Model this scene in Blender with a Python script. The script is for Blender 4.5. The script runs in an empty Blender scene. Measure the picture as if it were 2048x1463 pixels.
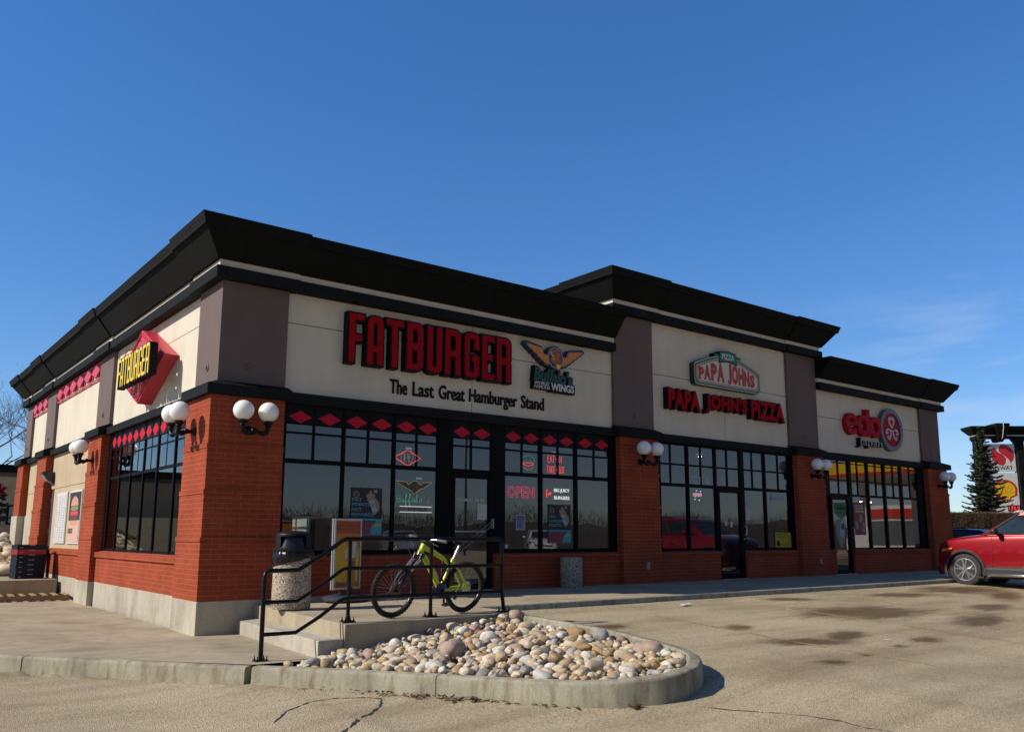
import bpy, bmesh, math, random
from mathutils import Vector, Matrix, Euler, noise as mnoise
R = math.radians
random.seed(7)
scene = bpy.context.scene
col = scene.collection

# ------------------------------------------------------------------ camera, sky, sun, exposure
cam_d = bpy.data.cameras.new('camera'); cam = bpy.data.objects.new('camera', cam_d); col.objects.link(cam)
cam_d.sensor_width = 36.0; cam_d.lens = 1707.34 / 2048 * 36.0
cam_d.shift_x = -6.82 / 2048; cam_d.shift_y = 59.92 / 2048
cam_d.clip_start = 0.05; cam_d.clip_end = 3000
cr, cu, cf = (0.78662, -0.61742, 0.00304), (-0.10288, -0.12621, 0.98665), (0.60880, 0.77644, 0.16280)
cam.matrix_world = Matrix(((cr[0], cu[0], -cf[0], -4.7836), (cr[1], cu[1], -cf[1], -14.2442), (cr[2], cu[2], -cf[2], 1.0299), (0, 0, 0, 1)))
scene.camera = cam

LIGHT = Vector((1.30, -0.47, -1.0)).normalized()
SUN_EL = math.asin(-LIGHT.z); SUN_AZ = math.atan2(-LIGHT.x, -LIGHT.y)      # azimuth measured from +Y towards +X
world = bpy.data.worlds.new('World'); scene.world = world; world.use_nodes = True
wn = world.node_tree; wn.nodes.clear()
w_out = wn.nodes.new('ShaderNodeOutputWorld'); w_bg = wn.nodes.new('ShaderNodeBackground')
w_sky = wn.nodes.new('ShaderNodeTexSky'); w_sky.sky_type = 'NISHITA'; w_sky.sun_disc = False
w_sky.sun_elevation = SUN_EL; w_sky.sun_rotation = SUN_AZ
w_sky.altitude = 0; w_sky.air_density = 1.0; w_sky.dust_density = 0.0; w_sky.ozone_density = 3.0
w_bg.inputs['Strength'].default_value = 0.135
# thin cirrus low in the sky
tc = wn.nodes.new('ShaderNodeTexCoord'); mp = wn.nodes.new('ShaderNodeMapping'); mp.inputs['Scale'].default_value = (2.2, 2.2, 13.0)
ns = wn.nodes.new('ShaderNodeTexNoise'); ns.inputs['Scale'].default_value = 2.6; ns.inputs['Detail'].default_value = 7; ns.inputs['Roughness'].default_value = 0.6
rp = wn.nodes.new('ShaderNodeMapRange'); rp.inputs['From Min'].default_value = 0.46; rp.inputs['From Max'].default_value = 0.74; rp.inputs['To Max'].default_value = 0.36
sx = wn.nodes.new('ShaderNodeSeparateXYZ')
band = wn.nodes.new('ShaderNodeMapRange'); band.inputs['From Min'].default_value = 0.31; band.inputs['From Max'].default_value = 0.19
east = wn.nodes.new('ShaderNodeMapRange'); east.inputs['From Min'].default_value = 0.80; east.inputs['From Max'].default_value = 0.89
m1 = wn.nodes.new('ShaderNodeMath'); m1.operation = 'MULTIPLY'; m2 = wn.nodes.new('ShaderNodeMath'); m2.operation = 'MULTIPLY'
cm = wn.nodes.new('ShaderNodeMix'); cm.data_type = 'RGBA'; cm.inputs[7].default_value = (4.4, 5.2, 6.6, 1)
L = wn.links.new
L(tc.outputs['Generated'], mp.inputs['Vector']); L(mp.outputs[0], ns.inputs['Vector']); L(ns.outputs['Fac'], rp.inputs['Value'])
L(tc.outputs['Generated'], sx.inputs[0]); L(sx.outputs['Z'], band.inputs['Value']); L(sx.outputs['X'], east.inputs['Value'])
L(rp.outputs[0], m1.inputs[0]); L(band.outputs[0], m1.inputs[1]); L(m1.outputs[0], m2.inputs[0]); L(east.outputs[0], m2.inputs[1])
L(m2.outputs[0], cm.inputs[0])
w_ga = wn.nodes.new('ShaderNodeGamma'); w_ga.inputs[1].default_value = 0.78; w_hs = wn.nodes.new('ShaderNodeHueSaturation'); w_hs.inputs['Saturation'].default_value = 1.38
w_ti = wn.nodes.new('ShaderNodeMix'); w_ti.data_type = 'RGBA'; w_ti.blend_type = 'MULTIPLY'; w_ti.inputs[0].default_value = 1; w_ti.inputs[7].default_value = (1.0, 1.16, 1.48, 1)
L(w_sky.outputs[0], w_ga.inputs[0]); L(w_ga.outputs[0], w_hs.inputs['Color']); L(w_hs.outputs[0], w_ti.inputs[6]); 
# southern sky, behind the camera, dimmed and greyed to cut fill on shaded walls
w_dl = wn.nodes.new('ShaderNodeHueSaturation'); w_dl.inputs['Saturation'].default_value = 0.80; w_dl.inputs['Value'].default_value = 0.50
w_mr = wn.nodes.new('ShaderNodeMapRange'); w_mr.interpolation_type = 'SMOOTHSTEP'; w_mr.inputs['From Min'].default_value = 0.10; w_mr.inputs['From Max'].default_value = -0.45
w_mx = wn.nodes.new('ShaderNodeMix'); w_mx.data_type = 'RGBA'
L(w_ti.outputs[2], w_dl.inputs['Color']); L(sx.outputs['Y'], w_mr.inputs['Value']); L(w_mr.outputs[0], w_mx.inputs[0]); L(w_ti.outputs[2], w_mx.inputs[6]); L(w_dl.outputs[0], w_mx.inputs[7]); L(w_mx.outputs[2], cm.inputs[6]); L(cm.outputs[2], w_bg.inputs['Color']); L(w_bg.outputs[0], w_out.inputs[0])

sun_d = bpy.data.lights.new('sun', 'SUN'); sun_d.energy = 5.0; sun_d.angle = R(0.53); sun_d.color = (1.0, 0.90, 0.74)
sun = bpy.data.objects.new('sun', sun_d); col.objects.link(sun)
sun.rotation_euler = LIGHT.to_track_quat('-Z', 'Y').to_euler(); sun.location = (-20, 8, 20)

vs = scene.view_settings
vs.view_transform = 'Standard'; vs.look = 'None'; vs.gamma = 1.0; vs.exposure = 0.0
vs.use_curve_mapping = False
scene.cycles.max_bounces = 8; scene.cycles.transparent_max_bounces = 12
scene.cycles.use_denoising = True

# ------------------------------------------------------------------ helpers
def lot_z(x, y):
    s = math.sqrt(min(max((x + 1) / 4.3, 0), 1)); yy = max(min(y, -3.63), -12)
    z = -.09 + .055 * (yy + 3.63) * s - .11 * max(3.3 - x, 0)
    return -.62 + math.log(1 + math.exp((z + .62) * 30)) / 30

def pave_z(x, y):
    return -.53 - .034 * (min(y, -.2) + .2) - .01 * min(x + .2, 0) * (1 if y < -.2 else 0)

class MB:
    def __init__(s): s.v = []; s.f = []; s.mi = []
    def add(s, vs_, fs, m=0):
        o = len(s.v); s.v += [tuple(p) for p in vs_]; s.f += [tuple(i + o for i in f) for f in fs]; s.mi += [m] * len(fs); return s
    def box(s, x0, x1, y0, y1, z0, z1, m=0):
        v = [(x, y, z) for x in (x0, x1) for y in (y0, y1) for z in (z0, z1)]
        return s.add(v, [(0, 1, 3, 2), (4, 6, 7, 5), (0, 4, 5, 1), (2, 3, 7, 6), (0, 2, 6, 4), (1, 5, 7, 3)], m)
    def obox(s, c, ax, ay, az, m=0):            # oriented box: centre and three half-axis vectors
        c, ax, ay, az = Vector(c), Vector(ax), Vector(ay), Vector(az)
        v = [c + ax * i + ay * j + az * k for i in (-1, 1) for j in (-1, 1) for k in (-1, 1)]
        return s.add(v, [(0, 1, 3, 2), (4, 6, 7, 5), (0, 4, 5, 1), (2, 3, 7, 6), (0, 2, 6, 4), (1, 5, 7, 3)], m)
    def loft(s, rings, closed_ring=True, caps=True, m=0, loop=False):
        n = len(rings[0]); v = [p for r in rings for p in r]; f = []
        for i in range(len(rings) - (0 if loop else 1)):
            a = i * n; b = ((i + 1) % len(rings)) * n
            for j in range(n if closed_ring else n - 1):
                k = (j + 1) % n; f.append((a + j, a + k, b + k, b + j))
        if caps and not loop: f += [tuple(range(n - 1, -1, -1)), tuple(range((len(rings) - 1) * n, len(rings) * n))]
        return s.add(v, f, m)
    def tube(s, pts, r, n=8, m=0, loop=False, caps=True):
        pts = [Vector(p) for p in pts]; N = len(pts); rings = []
        rr = r if isinstance(r, (list, tuple)) else [r] * N
        ref = None
        for i, p in enumerate(pts):
            a = pts[(i - 1) % N] if (loop or i > 0) else p; b = pts[(i + 1) % N] if (loop or i < N - 1) else p
            t = (b - a)
            if t.length < 1e-9: t = Vector((0, 0, 1))
            t.normalize()
            if ref is None:
                ref = Vector((0, 0, 1)) if abs(t.z) < .9 else Vector((1, 0, 0))
            u = ref - t * ref.dot(t)
            if u.length < 1e-6: u = t.orthogonal()
            u.normalize(); w = t.cross(u); ref = u
            rings.append([p + (u * math.cos(2 * math.pi * k / n) + w * math.sin(2 * math.pi * k / n)) * rr[i] for k in range(n)])
        return s.loft(rings, True, caps, m, loop)
    def lathe(s, prof, c=(0, 0, 0), n=24, axis='z', m=0):   # prof: (radius, height) ; closed at ends when radius 0
        rings = []
        for r, h in prof:
            ring = []
            for k in range(n):
                a = 2 * math.pi * k / n; p = (max(r, 1e-4) * math.cos(a), max(r, 1e-4) * math.sin(a), h)
                if axis == 'x': p = (p[2], p[0], p[1])
                if axis == 'y': p = (p[0], p[2], p[1])
                ring.append((p[0] + c[0], p[1] + c[1], p[2] + c[2]))
            rings.append(ring)
        return s.loft(rings, True, True, m)
    def sphere(s, c, r, n=24, sc=(1, 1, 1), m=0):
        k = n // 2
        prof = [(math.sin(math.pi * i / k), -math.cos(math.pi * i / k)) for i in range(k + 1)]
        rings = [[(c[0] + max(a, 1e-4) * r * sc[0] * math.cos(2 * math.pi * j / n), c[1] + max(a, 1e-4) * r * sc[1] * math.sin(2 * math.pi * j / n), c[2] + h * r * sc[2]) for j in range(n)] for a, h in prof]
        return s.loft(rings, True, True, m)
    def poly(s, pts, d0, d1, f, m=0):            # extrude a 2-D polygon; f(u, v, d) -> xyz
        n = len(pts)
        v = [f(u, w, d0) for u, w in pts] + [f(u, w, d1) for u, w in pts]
        fs = [tuple(range(n)), tuple(range(2 * n - 1, n - 1, -1))] + [(i, (i + 1) % n, n + (i + 1) % n, n + i) for i in range(n)]
        return s.add(v, fs, m)
    def build(s, name, mats, parent=None, loc=None, smooth=None, bevel=0, uv=True):
        me = bpy.data.meshes.new(name)
        o = Vector(loc) if loc is not None else (Vector(parent.get('origin', (0, 0, 0))) if parent else Vector((0, 0, 0)))
        me.from_pydata([Vector(p) - o for p in s.v], [], s.f)
        if not isinstance(mats, (list, tuple)): mats = [mats]
        for mt in mats: me.materials.append(mt)
        for p, i in zip(me.polygons, s.mi): p.material_index = i
        bm = bmesh.new(); bm.from_mesh(me)
        bmesh.ops.remove_doubles(bm, verts=bm.verts, dist=1e-6)
        bmesh.ops.recalc_face_normals(bm, faces=bm.faces)
        if bevel: 
            es = [e for e in bm.edges if len(e.link_faces) == 2 and e.calc_face_angle(0) > .5]
            bmesh.ops.bevel(bm, geom=es, offset=bevel, segments=2, affect='EDGES', profile=.6, clamp_overlap=True)
        if uv:
            lay = bm.loops.layers.uv.new('UVMap'); bm.normal_update()
            for f in bm.faces:
                nx, ny, nz = f.normal
                for lp in f.loops:
                    x, y, z = lp.vert.co + o
                    if abs(nz) > .75: lp[lay].uv = (x, y)
                    elif abs(nx) > abs(ny): lp[lay].uv = (y, z)
                    else: lp[lay].uv = (x, z)
        bm.to_mesh(me); bm.free()
        if smooth is not None:
            for p in me.polygons: p.use_smooth = True
            if smooth < 170: me.set_sharp_from_angle(angle=R(smooth))
        ob = bpy.data.objects.new(name, me); col.objects.link(ob)
        if parent is not None:
            ob.parent = parent
            if loc is not None and 'origin' in parent: ob.location = o - Vector(parent['origin'])
        elif loc is not None: ob.location = o
        return ob

def tag(o, label=None, cat=None, group=None, kind=None):
    if label: o['label'] = label
    if cat: o['category'] = cat
    if group: o['group'] = group
    if kind: o['kind'] = kind
    return o

def thing(name, loc, label, cat, group=None, rz=0):
    o = bpy.data.objects.new(name, None); col.objects.link(o); o.empty_display_size = .2
    o.location = loc; o.rotation_euler = (0, 0, rz)
    return tag(o, label, cat, group)

def wthing(name, loc, label, cat, group=None):      # a thing whose parts are given in world coordinates
    o = thing(name, loc, label, cat, group); o['origin'] = tuple(loc); return o

def copy_tree(o, parent=None):
    c = o.copy(); col.objects.link(c)
    if parent is not None: c.parent = parent
    for ch in list(o.children): copy_tree(ch, c)
    return c

def struct(o): o['kind'] = 'structure'; return o

# ------------------------------------------------------------------ text and flat shapes
def norm_mesh(me, w, h, shear=0):
    xs = [v.co.x for v in me.vertices]; ys = [v.co.y for v in me.vertices]
    x0, x1, y0, y1 = min(xs), max(xs), min(ys), max(ys)
    sy = h / (y1 - y0); sx_ = (w / (x1 - x0)) if w else sy
    vs_ = [((v.co.x - x0) * sx_ + shear * (v.co.y - y0) * sy, (v.co.y - y0) * sy, v.co.z) for v in me.vertices]
    return vs_, [tuple(p.vertices) for p in me.polygons]

def txt(body, w, h, depth=.002, bold=0, shear=0, tubes=0, res=3, space=1.0):
    cu_ = bpy.data.curves.new('t', 'FONT'); cu_.body = body; cu_.resolution_u = res; cu_.offset = bold; cu_.space_character = space
    if tubes: cu_.fill_mode = 'NONE'; cu_.bevel_depth = tubes; cu_.bevel_resolution = 1
    else: cu_.extrude = .5
    ob = bpy.data.objects.new('t', cu_); me = bpy.data.meshes.new_from_object(ob)
    v, f = norm_mesh(me, w, h, shear)
    if not tubes: v = [(a, b, depth if c > 0 else 0.0) for a, b, c in v]
    bpy.data.objects.remove(ob); bpy.data.curves.remove(cu_); bpy.data.meshes.remove(me)
    return v, f

def shapes(polys, depth, grow=0):                 # 2-D outlines with holes, filled and extruded
    cu_ = bpy.data.curves.new('s', 'CURVE'); cu_.dimensions = '2D'; cu_.fill_mode = 'BOTH'; cu_.extrude = .5; cu_.offset = grow
    for pts in polys:
        sp = cu_.splines.new('POLY'); sp.points.add(len(pts) - 1); sp.use_cyclic_u = True
        for q, (x, y) in zip(sp.points, pts): q.co = (x, y, 0, 1)
    ob = bpy.data.objects.new('s', cu_); me = bpy.data.meshes.new_from_object(ob)
    v = [(p.co.x, p.co.y, depth if p.co.z > 0 else 0.0) for p in me.vertices]; f = [tuple(p.vertices) for p in me.polygons]
    bpy.data.objects.remove(ob); bpy.data.curves.remove(cu_); bpy.data.meshes.remove(me)
    return v, f

def put(mb, vf, f, m=0):                          # place a flat (u, v, d) mesh with a mapping function
    v, fs = vf; return mb.add([f(*p) for p in v], fs, m)

def front(x, y, z):   return lambda u, v, d: (x + u, y - d, z + v)      # faces -y, d towards the viewer
def leftw(x, y, z):   return lambda u, v, d: (x - d, y - u, z + v)      # faces -x, u runs towards the street corner

def rr(x0, y0, x1, y1, tl=0, tr=0, br=0, bl=0, n=5):
    P = []
    for cx_, cy_, r, a0 in ((x1 - tr, y1 - tr, tr, 0), (x0 + tl, y1 - tl, tl, 90), (x0 + bl, y0 + bl, bl, 180), (x1 - br, y0 + br, br, 270)):
        if r <= 0: P.append((cx_, cy_))
        else: P += [(cx_ + r * math.cos(R(a0 + 90 * k / n)), cy_ + r * math.sin(R(a0 + 90 * k / n))) for k in range(n + 1)]
    return P

def glyph(c, w, h, s, t):
    r = w * .34; m = h * .44
    if c == 'F': return [[(0, 0), (s, 0), (s, m), (w * .86, m), (w * .86, m + t), (s, m + t), (s, h - t), (w, h - t), (w, h), (0, h)]]
    if c == 'E': return [[(0, 0), (w, 0), (w, t), (s, t), (s, m), (w * .86, m), (w * .86, m + t), (s, m + t), (s, h - t), (w, h - t), (w, h), (0, h)]]
    if c == 'T': return [[(w / 2 - s / 2, 0), (w / 2 + s / 2, 0), (w / 2 + s / 2, h - t), (w, h - t), (w, h), (0, h), (0, h - t), (w / 2 - s / 2, h - t)]]
    if c == 'A':
        top = rr(0, 0, w, h, r * 1.2, r * 1.2)
        o = [p for p in top if p[1] > .01]
        return [[(s, 0), (s, h * .26), (w - s, h * .26), (w - s, 0), (w, 0)] + o + [(0, 0)], rr(s, h * .26 + t, w - s, h - t, r * .5, r * .5)]
    if c == 'B':
        o = rr(0, 0, w, h, 0, r, r, 0); k = max(i for i, p in enumerate(o) if p[0] <= 1e-6)
        o = [(w, h * .53), (w * .93, h * .5), (w, h * .47)][::-1] + o
        return [o, rr(s, t, w - s, h * .5 - t / 2, 0, r * .4, r * .4, 0), rr(s, h * .5 + t / 2, w - s, h - t, 0, r * .4, r * .4, 0)]
    if c == 'U':
        return [[(0, h)] + [(r - r * math.cos(R(a)), r - r * math.sin(R(a))) for a in range(0, 91, 15)] + [(w - r + r * math.sin(R(a)), r - r * math.cos(R(a))) for a in range(0, 91, 15)] + [(w, h), (w - s, h), (w - s, t), (s, t), (s, h)]]
    if c == 'R':
        return [[(0, 0), (s, 0), (s, h * .40), (w - s, h * .40), (w - s, 0), (w, 0), (w, h * .41), (w * .93, h * .46), (w, h * .51)] + [(w - r + r * math.cos(R(a)), h - r + r * math.sin(R(a))) for a in range(0, 91, 15)] + [(0, h)],
                rr(s, h * .40 + t, w - s, h - t, 0, r * .4, r * .4, 0)]
    if c == 'G':
        return [[(w, h * .64)] + [(w - r + r * math.cos(R(a)), h - r + r * math.sin(R(a))) for a in range(0, 91, 15)] + [(r - r * math.sin(R(a)), h - r + r * math.cos(R(a))) for a in range(0, 91, 15)] + [(r - r * math.cos(R(a)), r - r * math.sin(R(a))) for a in range(0, 91, 15)] + [(w - r + r * math.sin(R(a)), r - r * math.cos(R(a))) for a in range(0, 91, 15)] + [(w, h * .5), (w * .52, h * .5), (w * .52, h * .5 - t), (w - s, h * .5 - t), (w - s, t), (s, t), (s, h - t), (w - s, h - t), (w - s, h * .64)]]

# single-stroke letters for neon tubes and thin writing, unit box 0..1
ST = {'A': [[(0, 0), (.5, 1), (1, 0)], [(.2, .4), (.8, .4)]], 'B': [[(0, 0), (0, 1), (.7, .95), (.8, .75), (.6, .53), (0, .5)], [(.6, .53), (.95, .3), (.8, .05), (0, 0)]],
      'E': [[(1, 1), (.2, 1), (0, .8), (0, .2), (.2, 0), (1, 0)], [(0, .52), (.8, .52)]], 'I': [[(.5, 0), (.5, 1)]], 'K': [[(0, 0), (0, 1)], [(1, 1), (0, .5), (1, 0)]],
      'N': [[(0, 0), (0, 1), (1, 0), (1, 1)]], 'O': [[(.3, 0), (0, .2), (0, .8), (.3, 1), (.7, 1), (1, .8), (1, .2), (.7, 0), (.3, 0)]], 'P': [[(0, 0), (0, 1), (.8, 1), (1, .8), (1, .6), (.8, .45), (0, .45)]],
      'T': [[(0, 1), (1, 1)], [(.5, 0), (.5, 1)]], 'U': [[(0, 1), (0, .2), (.3, 0), (.7, 0), (1, .2), (1, 1)]], '-': [[(.2, .5), (.8, .5)]], ' ': [],
      'f': [[(0, .1), (.5, .75), (.75, 1.25), (.45, 1.25), (.3, .5), (.35, -.5), (.6, -.4), (.5, .1), (1, .3)]], 'u': [[(0, .6), (.1, .1), (.4, 0), (.8, .5), (.8, .1), (1, 0)]],
      'a': [[(.8, .5), (.4, .6), (.1, .3), (.3, 0), (.8, .45), (.8, .05), (1.1, .15)]], 'l': [[(0, .1), (.5, .8), (.4, 1.25), (.15, .9), (.3, .1), (.8, .15)]], 'o': [[(.5, .6), (.1, .35), (.25, 0), (.7, .1), (.75, .45), (.5, .6), (.9, .5)]],
      "'": [[(.5, 1), (.4, .75)]], 's': [[(.8, .6), (.4, .45), (.7, .2), (.5, 0), (.1, .05)]], 'r': [[(.1, 0), (.2, .6), (.4, .45), (.8, .6)]]}
def strokes(word, w, h, gap=.25):
    n = len(word); cw = w / (n + gap * (n - 1)); out = []
    for i, ch in enumerate(word):
        for s_ in ST[ch]: out.append([(i * cw * (1 + gap) + x * cw, y * h) for x, y in s_])
    return out
def neon(mb, lines, r, f, n=5):
    for ln in lines: mb.tube([f(a, b, 0) for a, b in ln], r, n)

# ------------------------------------------------------------------ materials
MATS = {}
def mat(name, colr, rough=.6, metal=0.0, var=.10, vs_=5.0, bump=0.0, bs=60.0, spec=.5, coat=0.0, emit=None, es=1.0, coords='Object'):
    if name in MATS: return MATS[name]
    m = bpy.data.materials.new(name); m.use_nodes = True; nt = m.node_tree; b = nt.nodes['Principled BSDF']
    b.inputs['Roughness'].default_value = rough; b.inputs['Metallic'].default_value = metal
    b.inputs['Specular IOR Level'].default_value = spec
    if coat: b.inputs['Coat Weight'].default_value = coat; b.inputs['Coat Roughness'].default_value = .03
    t = nt.nodes.new('ShaderNodeTexCoord'); n1 = nt.nodes.new('ShaderNodeTexNoise'); n1.inputs['Scale'].default_value = vs_; n1.inputs['Detail'].default_value = 5
    nt.links.new(t.outputs[coords], n1.inputs['Vector'])
    mx = nt.nodes.new('ShaderNodeMix'); mx.data_type = 'RGBA'
    c = Vector(colr[:3]); mx.inputs[6].default_value = (*[max(0, x * (1 - var * 1.6)) for x in c], 1); mx.inputs[7].default_value = (*[min(1, x * (1 + var * 1.6)) for x in c], 1)
    nt.links.new(n1.outputs['Fac'], mx.inputs[0]); nt.links.new(mx.outputs[2], b.inputs['Base Color'])
    if bump:
        n2 = nt.nodes.new('ShaderNodeTexNoise'); n2.inputs['Scale'].default_value = bs; n2.inputs['Detail'].default_value = 3
        bp = nt.nodes.new('ShaderNodeBump'); bp.inputs['Strength'].default_value = min(1, bump); bp.inputs['Distance'].default_value = .01
        nt.links.new(t.outputs[coords], n2.inputs['Vector']); nt.links.new(n2.outputs['Fac'], bp.inputs['Height']); nt.links.new(bp.outputs[0], b.inputs['Normal'])
    if emit:
        b.inputs['Emission Color'].default_value = (*emit, 1); b.inputs['Emission Strength'].default_value = es
    MATS[name] = m; return m

def nodes_mat(name):
    m = bpy.data.materials.new(name); m.use_nodes = True; nt = m.node_tree; MATS[name] = m
    return m, nt, nt.nodes['Principled BSDF'], nt.nodes.new, nt.links.new
def setv(n, **k):
    for a, v in k.items(): n.inputs[a.replace('_', ' ')].default_value = v
    return n
def ramp(nt, stops):
    r = nt.nodes.new('ShaderNodeValToRGB'); e = r.color_ramp.elements
    while len(e) > 1: e.remove(e[0])
    e[0].position, e[0].color = stops[0][0], (*stops[0][1], 1)
    for p, c in stops[1:]:
        q = e.new(p); q.color = (*c, 1)
    return r

def make_brick():
    m, nt, b, N, K = nodes_mat('painted_brick')
    uv = N('ShaderNodeUVMap'); br = N('ShaderNodeTexBrick'); br.offset = .5
    setv(br, Scale=1.0); br.inputs['Brick Width'].default_value = .30; br.inputs['Row Height'].default_value = .0822; br.inputs['Mortar Size'].default_value = .0055; br.inputs['Mortar Smooth'].default_value = .3
    br.inputs['Color1'].default_value = (.315, .066, .030, 1); br.inputs['Color2'].default_value = (.275, .055, .026, 1); br.inputs['Mortar'].default_value = (.42, .125, .074, 1); br.inputs['Bias'].default_value = -.2
    K(uv.outputs[0], br.inputs['Vector'])
    n1 = setv(N('ShaderNodeTexNoise'), Scale=1.3, Detail=6.0); K(uv.outputs[0], n1.inputs['Vector'])
    n2 = setv(N('ShaderNodeTexNoise'), Scale=38.0, Detail=4.0); K(uv.outputs[0], n2.inputs['Vector'])
    hs = N('ShaderNodeHueSaturation'); mr = N('ShaderNodeMapRange'); setv(mr, From_Min=.3, From_Max=.7, To_Min=.84, To_Max=1.14); K(n1.outputs['Fac'], mr.inputs['Value'])
    mr2 = N('ShaderNodeMapRange'); setv(mr2, From_Min=.3, From_Max=.7, To_Min=.93, To_Max=1.07); K(n2.outputs['Fac'], mr2.inputs['Value'])
    mu = N('ShaderNodeMath'); mu.operation = 'MULTIPLY'; K(mr.outputs[0], mu.inputs[0]); K(mr2.outputs[0], mu.inputs[1])
    K(mu.outputs[0], hs.inputs['Value']); K(br.outputs['Color'], hs.inputs['Color'])
    # faint pale salt streaks low on the walls
    mp_ = N('ShaderNodeMapping'); mp_.inputs['Scale'].default_value = (6, .7, 1); K(uv.outputs[0], mp_.inputs['Vector'])
    n3 = setv(N('ShaderNodeTexNoise'), Scale=1.5, Detail=5.0); K(mp_.outputs[0], n3.inputs['Vector'])
    mr3 = N('ShaderNodeMapRange'); setv(mr3, From_Min=.60, From_Max=.85, To_Min=0, To_Max=.22); K(n3.outputs['Fac'], mr3.inputs['Value'])
    mx = N('ShaderNodeMix'); mx.data_type = 'RGBA'; mx.inputs[7].default_value = (.5, .30, .24, 1); K(mr3.outputs[0], mx.inputs[0]); K(hs.outputs[0], mx.inputs[6])
    K(mx.outputs[2], b.inputs['Base Color'])
    bp = setv(N('ShaderNodeBump'), Strength=.55, Distance=.006); bp.invert = True
    ad = N('ShaderNodeMath'); ad.operation = 'MULTIPLY_ADD'; ad.inputs[1].default_value = .35; K(n2.outputs['Fac'], ad.inputs[0]); K(br.outputs['Fac'], ad.inputs[2])
    K(ad.outputs[0], bp.inputs['Height']); K(bp.outputs[0], b.inputs['Normal']); setv(b, Roughness=.8); b.inputs['Specular IOR Level'].default_value = .08
    return m

def make_stucco(name, c, streak=.10):
    m, nt, b, N, K = nodes_mat(name)
    uv = N('ShaderNodeUVMap'); g = setv(N('ShaderNodeTexNoise'), Scale=95.0, Detail=4.0); K(uv.outputs[0], g.inputs['Vector'])
    mp_ = N('ShaderNodeMapping'); mp_.inputs['Scale'].default_value = (1.6, .3, 1); K(uv.outputs[0], mp_.inputs['Vector'])
    n1 = setv(N('ShaderNodeTexNoise'), Scale=1.7, Detail=6.0, Roughness=.6); K(mp_.outputs[0], n1.inputs['Vector'])
    n2 = setv(N('ShaderNodeTexNoise'), Scale=.9, Detail=4.0); K(uv.outputs[0], n2.inputs['Vector'])
    v1 = N('ShaderNodeMapRange'); setv(v1, From_Min=.3, From_Max=.7, To_Min=1 - streak, To_Max=1 + streak * .6); K(n1.outputs['Fac'], v1.inputs['Value'])
    v2 = N('ShaderNodeMapRange'); setv(v2, From_Min=.3, From_Max=.7, To_Min=.94, To_Max=1.05); K(n2.outputs['Fac'], v2.inputs['Value'])
    v3 = N('ShaderNodeMapRange'); setv(v3, From_Min=.35, From_Max=.65, To_Min=.93, To_Max=1.06); K(g.outputs['Fac'], v3.inputs['Value'])
    a = N('ShaderNodeMath'); a.operation = 'MULTIPLY'; K(v1.outputs[0], a.inputs[0]); K(v2.outputs[0], a.inputs[1])
    a2 = N('ShaderNodeMath'); a2.operation = 'MULTIPLY'; K(a.outputs[0], a2.inputs[0]); K(v3.outputs[0], a2.inputs[1])
    hs = N('ShaderNodeHueSaturation'); hs.inputs['Color'].default_value = (*c, 1); K(a2.outputs[0], hs.inputs['Value']); K(hs.outputs[0], b.inputs['Base Color'])
    bp = setv(N('ShaderNodeBump'), Strength=.35, Distance=.004); K(g.outputs['Fac'], bp.inputs['Height']); K(bp.outputs[0], b.inputs['Normal']); setv(b, Roughness=.9); b.inputs['Specular IOR Level'].default_value = .2
    return m

def make_concrete(name, c, stain=(.17, .13, .09), amount=.5, sc=1.0):
    m, nt, b, N, K = nodes_mat(name)
    t = N('ShaderNodeTexCoord'); n1 = setv(N('ShaderNodeTexNoise'), Scale=1.1 * sc, Detail=8.0, Roughness=.62); K(t.outputs['Object'], n1.inputs['Vector'])
    mp_ = N('ShaderNodeMapping'); mp_.inputs['Scale'].default_value = (3.5, 3.5, .8); K(t.outputs['Object'], mp_.inputs['Vector'])
    n3 = setv(N('ShaderNodeTexNoise'), Scale=1.6 * sc, Detail=7.0, Roughness=.65); K(mp_.outputs[0], n3.inputs['Vector'])
    n2 = setv(N('ShaderNodeTexNoise'), Scale=55.0, Detail=4.0, Roughness=.7); K(t.outputs['Object'], n2.inputs['Vector'])
    r1 = ramp(nt, [(.32, tuple(x * .72 for x in c)), (.5, c), (.72, tuple(min(1, x * 1.16) for x in c))]); K(n1.outputs['Fac'], r1.inputs['Fac'])
    mr = N('ShaderNodeMapRange'); setv(mr, From_Min=.47, From_Max=.72, To_Min=0, To_Max=amount); K(n3.outputs['Fac'], mr.inputs['Value'])
    mx = N('ShaderNodeMix'); mx.data_type = 'RGBA'; mx.inputs[7].default_value = (*stain, 1); K(mr.outputs[0], mx.inputs[0]); K(r1.outputs[0], mx.inputs[6])
    hs = N('ShaderNodeHueSaturation'); v = N('ShaderNodeMapRange'); setv(v, From_Min=.3, From_Max=.7, To_Min=.84, To_Max=1.14); K(n2.outputs['Fac'], v.inputs['Value']); K(v.outputs[0], hs.inputs['Value']); K(mx.outputs[2], hs.inputs['Color'])
    K(hs.outputs[0], b.inputs['Base Color'])
    bp = setv(N('ShaderNodeBump'), Strength=.5, Distance=.004); K(n2.outputs['Fac'], bp.inputs['Height']); K(bp.outputs[0], b.inputs['Normal']); setv(b, Roughness=.88); b.inputs['Specular IOR Level'].default_value = .25
    return m

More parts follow.
